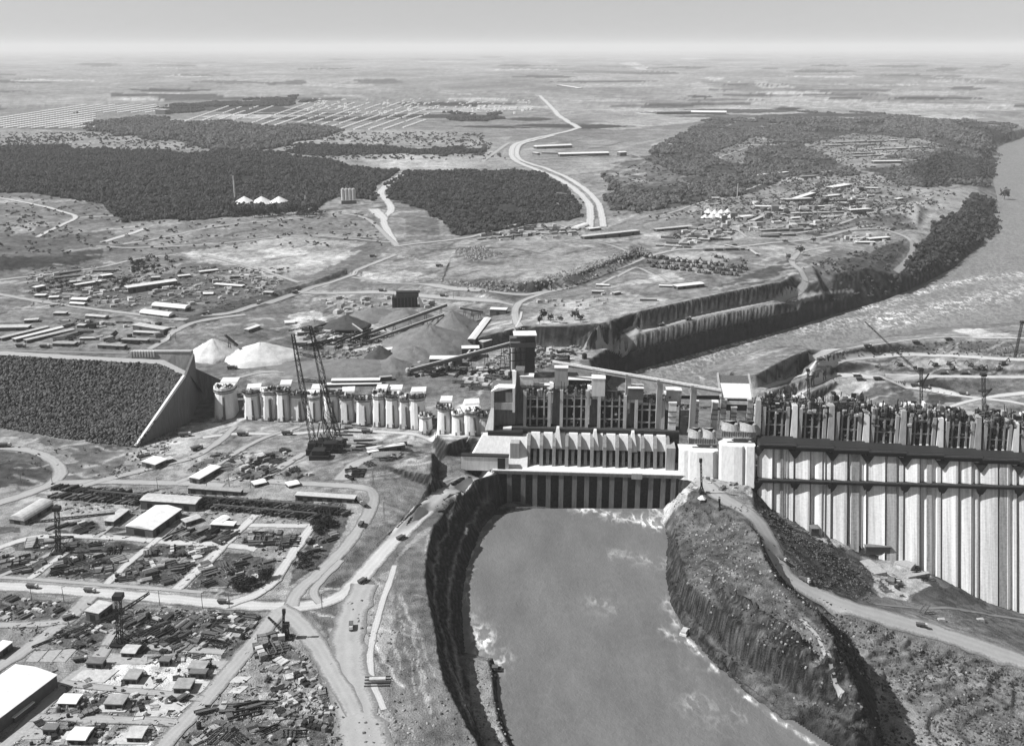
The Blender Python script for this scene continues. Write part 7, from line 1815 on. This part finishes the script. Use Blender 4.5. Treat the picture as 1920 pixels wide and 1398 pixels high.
# plant
strew([(560, 620), (640, 600), (700, 625), (680, 652), (580, 660)], 60, ['frame', 'crate', 'panel', 'beam'], 'in the cluttered plant yard behind the derrick tips', .3, .9, (1.2, 2.6)); strew([(700, 690), (790, 680), (860, 690), (900, 700), (840, 708), (760, 705)], 40, lw, 'around the white roofed plant building', .3, .9, (1, 1.8))
strew([(985, 655), (1080, 655), (1100, 672), (1030, 690), (1000, 690)], 26, lw, 'on the pale ground east of the batching tower', .3, .9, (1, 2))
strew([(900, 690), (960, 690), (950, 720), (890, 735), (860, 720)], 40, ['frame', 'crate', 'beam', 'block'], 'in the dark hollow behind the end block', .3, .9, (1.2, 2.6))
strew([(1000, 565), (1090, 560), (1160, 545), (1180, 560), (1060, 590)], 20, ['crate', 'block'], 'on the bare plateau above the cut', .3, .9, (1, 1.8))
strew([(900, 440), (1000, 425), (1100, 425), (1090, 446), (920, 452)], 46, ['block', 'crate', 'frame'], 'piled along the foot of the wood', .2, .4, (1.5, 3)); strew([(1230, 440), (1340, 430), (1390, 450), (1280, 460)], 26, ['block', 'crate', 'frame'], 'in the workshop yards by the hill road', .2, .4, (1.5, 3))
# machinery
def truck_parts():
    return [('chassis', MB().box(-4.2, 4.2, -1.1, 1.1, .8, 1.2).mesh('chassis', M_STEEL)), ('cab', MB().hexa([(2.2, -1.2, 1.2), (4.2, -1.2, 1.2), (4.2, 1.2, 1.2), (2.2, 1.2, 1.2), (2.2, -1.2, 3), (3.7, -1.2, 3), (3.7, 1.2, 3), (2.2, 1.2, 3)]).mesh('cab', M_RL)),
            ('dump_bed', MB().hexa([(-4.1, -1.3, 1.3), (1.9, -1.3, 1.3), (1.9, 1.3, 1.3), (-4.1, 1.3, 1.3), (-4.6, -1.5, 2.9), (2.3, -1.5, 2.9), (2.3, 1.5, 2.9), (-4.6, 1.5, 2.9)]).mesh('dump_bed', M_STEEL2))]
TP = truck_parts(); WH = MB(); WH.v = [(.75 * math.cos(t), y, .75 * math.sin(t)) for y in (-.25, .25) for t in np.linspace(0, 6.283, 8, endpoint=False)]; WH.f = [[k, (k + 1) % 8, 8 + (k + 1) % 8, 8 + k] for k in range(8)] + [list(range(8))[::-1], list(range(8, 16))]; WH = WH.mesh('wheel', M_STEEL)
def truck(u, v, rz, label, s=1.0, grp=None, lift=.3):
    p = G(u, v); e = empty('dump_truck', (p.x, p.y, p.z + lift), rz, label, 'truck', grp); e.scale = (s, s, s)
    for nm, me in TP: link_mesh(nm, me, e)
    for x in (-3, -1.2, 3):
        for y in (-1.15, 1.15): link_mesh('wheel', WH, e, (x, y, .75))
for i, (u, v, a, lb) in enumerate(((680, 1091, 1.0, 'truck driving up the bright haul road beside the channel'), (752, 1010, .9, 'truck higher up the bright haul road'), (580, 1016, 1.4, 'long vehicle parked by the dark tree clump'), (596, 1033, .3, 'truck beside the curving road below the dark trees'), (1508, 1089, -.5, 'white truck climbing the pit road below the ridge'),
        (370, 843, .8, 'truck on the dirt track under the wing wall'), (348, 818, .2, 'small truck parked by the wing wall foot'), (436, 692, .1, 'dark machine on the bench before the white heaps'), (10, 838, .1, 'truck on the curved road at the rockfill foot'), (40, 651, 0, 'truck on the rockfill dam crest road'), (85, 652, 0, 'second vehicle on the crest behind the rockfill'),
        (130, 1160, .7, 'truck on the lane above the huge warehouse'), (152, 1239, .3, 'truck by the corner of the huge warehouse'), (345, 1310, 1., 'truck leaving the slabs by the lower lane'), (512, 1192, .6, 'white truck near the slanting boom crane'), (965, 866, .4, 'machine at the west end of the pale deck'), (1018, 868, .2, 'white machine among the deck pillars'), (1110, 872, .3, 'machine on the middle of the pale deck'),
        (1140, 874, 0, 'dark lorry under the deck pillars'), (1218, 879, .1, 'small vehicle on the east half of the deck'), (1385, 724, .3, 'vehicle on the dark cofferdam ledge'), (1540, 676, .3, 'truck at the cofferdam road junction'), (1716, 724, -.2, 'pale truck on the road behind the far crane'), (1646, 712, 0, 'dark vehicle on the mound road'), (1770, 702, 0, 'dark truck on the lower cofferdam road'), (1810, 702, 0, 'pale truck on the lower cofferdam road'), (824, 500, .1, 'lone excavator truck on the raised platform edge'), (700, 482, 0, 'dark machine on the road below the wood'))):
    truck(u, v, a, lb, 1.0 if v > 860 else 1.4)
def machine(u, v, s, label, grp):
    p = G(u, v); e = empty('excavator', p, rc.uniform(0, 6.28), label, 'excavator', grp); e.scale = (s, s, s)
    MB().box(-2, 2, -1.6, -.9, 0, 1).box(-2, 2, .9, 1.6, 0, 1).build('tracks', M_STEEL, e); MB().box(-1.8, 1.4, -1.3, 1.3, 1.05, 2.8).build('body', M_STEEL2, e); MB().bar((1.2, 0, 2), (4, 0, 4.5), .5).bar((4, 0, 4.5), (5.5, 0, 1.5), .4).build('boom', M_STEEL, e)
for k in range(44):
    r_, c_ = divmod(k, 15); machine(1212 + c_ * 12 + r_ * 6 + rc.uniform(-3, 3), 484 + r_ * 9 + c_ * 1.2 + rc.uniform(-2, 2), rc.uniform(1.3, 2.2), 'machine parked in the %s loose row of the machine park above the cut' % ('rear', 'middle', 'front')[r_], 'machine park above the cut, %s row' % ('rear', 'middle', 'front')[r_])
for k in range(16): machine(rc.uniform(1340, 1400), rc.uniform(482, 512), rc.uniform(1, 1.8), 'machine in the far corner of the machine park', 'machine park far corner')
for k in range(14): machine(rc.uniform(1640, 1880), rc.uniform(683, 694), rc.uniform(1, 2), 'machine working on the long cofferdam terrace', 'machines on the cofferdam terrace')
for k in range(30): machine(rc.uniform(250, 345), rc.uniform(482, 515), rc.uniform(1, 1.6), 'dark machine parked above the worker camp', 'machines above the worker camp')
for k in range(14): machine(rc.uniform(960, 1260), rc.uniform(862, 872), rc.uniform(.6, 1), 'small machine or gear at the foot of the deck pillars', 'gear on the deck')
strew([(60, 515), (230, 515), (350, 540), (420, 560), (300, 592), (100, 560)], 60, ['crate', 'panel', 'block', 'frame'], 'lying between the worker camp halls', .4, .8, (1.2, 2.6))
strew([(120, 600), (330, 612), (290, 648), (120, 648)], 40, ['crate', 'panel', 'frame'], 'scattered behind the rockfill crest', .4, .8, (1.2, 2.4))
strew([(360, 520), (470, 505), (540, 530), (440, 560)], 30, ['crate', 'panel', 'block'], 'on the east side of the worker camp', .4, .8, (1.2, 2.4))
strew([(600, 560), (800, 555), (820, 575), (640, 595)], 40, ['crate', 'frame', 'block'], 'along the road behind the plant', .4, .8, (1.2, 2.6))
strew([(1560, 445), (1670, 440), (1660, 460), (1590, 462)], 22, ['crate', 'block'], 'in the small cluster above the river road', .3, .8, (1.5, 2.6))
strew([(1320, 395), (1500, 370), (1640, 350), (1640, 395), (1480, 430), (1340, 440)], 90, ['crate', 'block', 'crate', 'panel'], 'between the hill camp barracks', .2, .5, (1.8, 4))
# traffic on the site roads
for i, (path, wh) in enumerate((([(-20, 1096), (120, 1106), (400, 1131), (560, 1138)], 'main dirt road past the yards'), ([(662, 1008), (695, 960), (640, 912)], 'curving road round the storage yard'), ([(660, 1150), (655, 1250), (675, 1370)], 'wide haul road by the channel'), ([(1456, 1040), (1530, 1112), (1800, 1198)], 'road down into the pit'),
        ([(60, 560), (340, 600), (480, 572), (650, 520)], 'road south of the worker camp'), ([(700, 545), (940, 566)], 'road behind the crusher house'), ([(1104, 395), (1060, 340)], 'dual highway'), ([(1160, 500), (1330, 466), (1520, 450)], 'road along the platform foot'), ([(1600, 652), (1840, 634)], 'upper cofferdam road'), ([(1560, 706), (1700, 722), (1850, 748)], 'lower cofferdam road'), ([(380, 820), (540, 815), (780, 812)], 'track at the foot of the piers'), ([(1200, 621), (1400, 575)], 'bench road of the stepped cut'))):
    for k in range({2: 1, 5: 2, 6: 2, 11: 2}.get(i, 3)):
        t = (k + rc.uniform(.1, .9)) / 3 * (len(path) - 1); j = min(int(t), len(path) - 2); a_, b_ = path[j], path[j + 1]; f = t - j; u, v = a_[0] + (b_[0] - a_[0]) * f, a_[1] + (b_[1] - a_[1]) * f
        pa_, pb_ = G(*a_), G(*b_); truck(u, v + rc.uniform(-1, 1), math.atan2(pb_.y - pa_.y, pb_.x - pa_.x), 'truck driving on the %s' % wh, 1.0 if v > 860 else 1.3, 'trucks on the %s' % wh, .6)
# crest clutter over the power blocks
for (u0, u1, v, n, c) in ((975, 1110, 728, 34, 44), (1110, 1260, 742, 34, 44), (800, 920, 752, 18, 30), (1255, 1350, 760, 16, 40)):
    for k in range(n):
        s, z = plane_hit(rc.uniform(u0, u1), v + rc.uniform(-4, 6), c + rc.uniform(-4, 8)); kd = rc.choice(('frame', 'crate', 'block', 'panel', 'beam')); nm, me = rc.choice(ITEMS[kd])
        if c < 40 and u0 < 900: continue
        o = link_mesh(nm, me, None, dam(s, c + rc.uniform(-3, 6), z - 1), rc.uniform(0, 3), (rc.uniform(.5, .9),) * 3)
        tag(o, '%s %s on the unfinished crest over the bay frames' % (ADJ[kd], NOUN[kd]), NOUN[kd], '%ss on the unfinished crest' % NOUN[kd])
# pads
SL_N = ['slab under the grey hut by the yard crane base', 'upper long slab below the lane', 'slab with the middle grey hut', 'wide slab with the shadowed grey hut', 'slab near the warehouse corner', 'slab with round drums', 'wide empty slab east of the drums', 'slab nearest the huge warehouse end', 'slab of the lowest white hut', 'lowest slab with stacked boxes', 'small slab below the thin shelters', 'upper of two little slabs at the lane bend', 'lower of two little slabs at the lane bend']
for k, (u, v, w, h) in enumerate(((175, 1268, 34, 12), (245, 1236, 44, 9), (262, 1280, 38, 11), (348, 1290, 38, 13), (128, 1318, 24, 10), (212, 1328, 30, 7), (308, 1330, 36, 13), (62, 1372, 34, 14), (152, 1378, 36, 13), (252, 1384, 36, 11), (408, 1247, 22, 8), (450, 1274, 15, 6), (446, 1293, 12, 7))):
    c = [G(u + a * w - b * h * 1.2, v + b * h) for a, b in ((-1, 1), (1, 1), (1, -1), (-1, -1))]; zt_ = max(q.z for q in c) + .35
    tag(MB().hexa([(q.x, q.y, zt_ - 2.5) for q in c] + [(q.x, q.y, zt_) for q in c]).build('concrete_slab', M_CONC2 if k % 3 == 1 else M_RL), 'white concrete ' + SL_N[k], 'slab')
# shed pad strips by the warehouse
for k in range(3):
    c = [G(u, v) for u, v in ((48 + 26 * k, 1240), (70 + 26 * k, 1241), (92 + 26 * k, 1217), (70 + 26 * k, 1215))]
    tag(MB().hexa([(q.x, q.y, q.z - .8) for q in c] + [(q.x, q.y, q.z + .3) for q in c]).build('concrete_slab', M_CONC2), 'grey slab strip behind the huge warehouse, %s' % ('first', 'second', 'third')[k], 'slab', 'slab strips behind the warehouse')
# works at the toe of the dam
for k, (u0, v0, u1, v1, w, lb) in enumerate(((1618, 1052, 1650, 1078, 14, 'pale footing strip beside the dam toe'), (1680, 1052, 1712, 1066, 12, 'pale square footing at the dam toe'), (1700, 1082, 1740, 1082, 4, 'thin pale footing wall at the dam toe'), (1664, 1098, 1690, 1118, 4, 'slanting pale footing wall'))):
    a, b = G(u0, v0), G(u1, v1); d = (b - a); d.z = 0; ang = math.atan2(d.y, d.x); z = max(a.z, b.z)
    o = MB().box(0, d.length, -w / 2, w / 2, -4, 1.2).build('footing', M_CONC2); o.location = (a.x, a.y, z); o.rotation_euler[2] = ang; tag(o, lb, 'footing')
Bd(1622, 1020, 1668, 1023, 6, 5, 'flat', 'd', 'dark long box shelter resting against the dam toe'); Bd(1520, 985, 1534, 988, 8, 7, 'flat', 'd', 'dark box at the foot of the second dam block')
strew([(1640, 1085), (1680, 1082), (1698, 1104), (1660, 1112)], 34, ['block', 'panel', 'crate'], 'stored in the dark patch at the dam toe', .3, .9, (.6, 1)); strew([(1700, 1035), (1760, 1080), (1790, 1095), (1740, 1100), (1700, 1060)], 24, ['frame', 'crate', 'panel'], 'around the works at the dam toe', .3, .9, (.6, 1.2))
strew([(1440, 945), (1520, 990), (1640, 1022), (1600, 1035), (1500, 1005), (1430, 955)], 34, ['block', 'crate', 'boulder'], 'on the pale ledge along the dam toe', .3, .9, (.5, 1.1))
strew([(1240, 900), (1300, 896), (1400, 900), (1380, 925), (1300, 925)], 24, ['crate', 'block', 'panel'], 'on the abutment at the end of the deck', .3, .9, (.5, 1.))
cone_roof(1316, 938, 4, 3, 'white tent at the tip of the dark ridge', 2, n=6)
e = empty('stair_frame', G(1735, 1150), .5, 'slanting dark stair frame beside the pit road', 'stair'); MB().bar((-8, -2, 0), (8, 3, 4), 1.0).build('rail', M_STEEL2, e); MB().bar((-8, 2, 0), (8, 7, 4), 1.0).build('rail', M_STEEL2, e)
for k in range(7): MB().bar((-7 + 2.3 * k, -1.7 + .72 * k, .4 + .57 * k), (-7 + 2.3 * k, 2.3 + .72 * k, .4 + .57 * k), .5).build('tread', M_STEEL2, e)
for u, v, lb in ((1765, 1163, 'pale boulder pile beside the stair frame'.replace('pile', 'slab')), (1838, 1163, 'small pale box beside the pit road')):
    o = MB().hexa([(-3, -2, -1), (3, -2, -1), (3, 2, -1), (-3, 2, -1), (-2.5, -1.6, 2), (2.4, -1.5, 1.6), (2.6, 1.5, 2.2), (-2.6, 1.6, 1.6)]).build('concrete_block', M_CONC2); o.location = G(u, v); tag(o, lb, 'concrete block')
# raft in the channel corner, moored pontoon
for u, v, rz, lb in ((1284, 1186, 1.1, 'white pontoon moored at the rocky east shore'), (927, 1256, 0, 'dark outfall box at the tip of the low promontory')):
    e = empty('pontoon', P(u, v, WZ), rz, lb, 'pontoon'); MB().box(-5, 5, -2.6, 2.6, -1, 1.6).build('hull', M_CONC if u > 1000 else M_STEEL, e); MB().box(-4.2, 2.5, -2, 2, 1.62, 3.4).build('deck_house', M_RL if u > 1000 else M_STEEL2, e)
# pump cage near the haul road
e = empty('steel_cage', G(708, 1280), .05, 'open dark cage platform beside the wide haul road', 'cage')
for k in range(4): MB().box(-8, 8, -4 + 2.6 * k, -3.6 + 2.6 * k, .3 + .4 * k, 1.2 + .4 * k).build('beam', M_STEEL2, e)
MB().box(-5, 5, -1, 2, 2, 3.4).build('body', M_RL, e)
# poles
for k, (u, v) in enumerate(((40, 905), (98, 905), (296, 918), (388, 915), (430, 912), (470, 915), (720, 965), (60, 1125), (120, 1128), (300, 1135), (380, 1140), (430, 1140), (700, 905), (1240, 640), (330, 640), (850, 560), (560, 905), (604, 1141), (1700, 690))):
    p = G(u, v); e = empty('light_pole', p, 0, 'thin pole standing by the dirt road or yard edge', 'pole', 'thin poles by roads and yards'); MB().cyl((0, 0), .28, -1, 12, 6, .18).build('mast', M_STEEL2, e); MB().bar((0, 0, 12), (2.2, 0, 12.3), .3).build('arm', M_STEEL2, e)

# ------------------------------------------------------------------ far housing
def house_mesh():
    m = MB(); m.box(-6, 6, -4, 4, -3, 3.2); b = len(m.v); m.v += [(-6.6, -4.8, 3.2), (6.6, -4.8, 3.2), (6.6, 4.8, 3.2), (-6.6, 4.8, 3.2), (-6.6, 0, 5.6), (6.6, 0, 5.6)]; m.f += [[b, b + 1, b + 5, b + 4], [b + 2, b + 3, b + 4, b + 5], [b, b + 4, b + 3], [b + 1, b + 2, b + 5]]
    return m
HM = house_mesh(); H_ME = HM.mesh('house', M_RW)
hs = []
for i in range(13):
    u, v = -120 + 26 * i, 241.0
    while v > 197 and u < 300:
        if u > -20 and not (180 < u and v > 212): hs.append((u, v, 'w'))
        u += 5.2; v -= 5.2 * .155
for i in range(16):
    u, v = 330 + 28 * i, 243 - (8 if i < 4 else 0)
    L = 0
    while v > 190 and L < 34 and u < 800:
        if rc.random() < .85: hs.append((u + 34 * 0, v, 'e'))
        u += 4.2; v -= 1.5; L += 1
for i in range(150): hs.append((rc.uniform(560, 1000), rc.uniform(186, 215), 'e'))
hs.sort(key=lambda q: -q[1])
sv, sf = [], []
for k, (u, v, w) in enumerate(hs):
    p = G(u, v)
    if k < 290:
        o = link_mesh('house', H_ME, None, p, .5 if w == 'w' else .9, (1.2, 1.2, 1.2)); tag(o, 'tiny white house in the long ruled rows of the western housing' if w == 'w' else 'tiny white house in the broken rows of the central town', 'house', 'western housing rows' if w == 'w' else 'central town rows')
    else:
        b = len(sv); a = .5 if w == 'w' else .9; c_, s_ = math.cos(a) * 1.2, math.sin(a) * 1.2
        sv += [(p.x + x * c_ - y * s_, p.y + x * s_ + y * c_, p.z + z * 1.2) for x, y, z in HM.v]; sf += [[b + i for i in q] for q in HM.f]
tag(mesh_obj('distant_housing', sv, sf, M_RW), kind='stuff')
# ------------------------------------------------------------------ haze
def make_haze():
    m = bpy.data.materials.new('haze'); m.use_nodes = True
    nt = m.node_tree; nt.nodes.clear()
    o = nt.nodes.new('ShaderNodeOutputMaterial'); v = nt.nodes.new('ShaderNodeVolumePrincipled')
    v.inputs['Color'].default_value = (.97, .97, .97, 1); v.inputs['Density'].default_value = HAZE_D
    v.inputs['Anisotropy'].default_value = 0.0
    nt.links.new(v.outputs['Volume'], o.inputs['Volume'])
    me = bpy.data.meshes.new('haze')
    bm = bmesh.new(); bmesh.ops.create_cube(bm, size=1.0)
    x, y0, y1, z0, z1 = 170000., -3000., 200000., -140., 640.
    for q in bm.verts: q.co = ((q.co.x) * 2 * x, y0 if q.co.y < 0 else y1, z0 if q.co.z < 0 else z1)
    bm.to_mesh(me); bm.free(); me.materials.append(m)
    o = bpy.data.objects.new('haze', me); COL.objects.link(o); tag(o, kind='stuff')
HAZE_D = 1 / 30000.
make_haze()
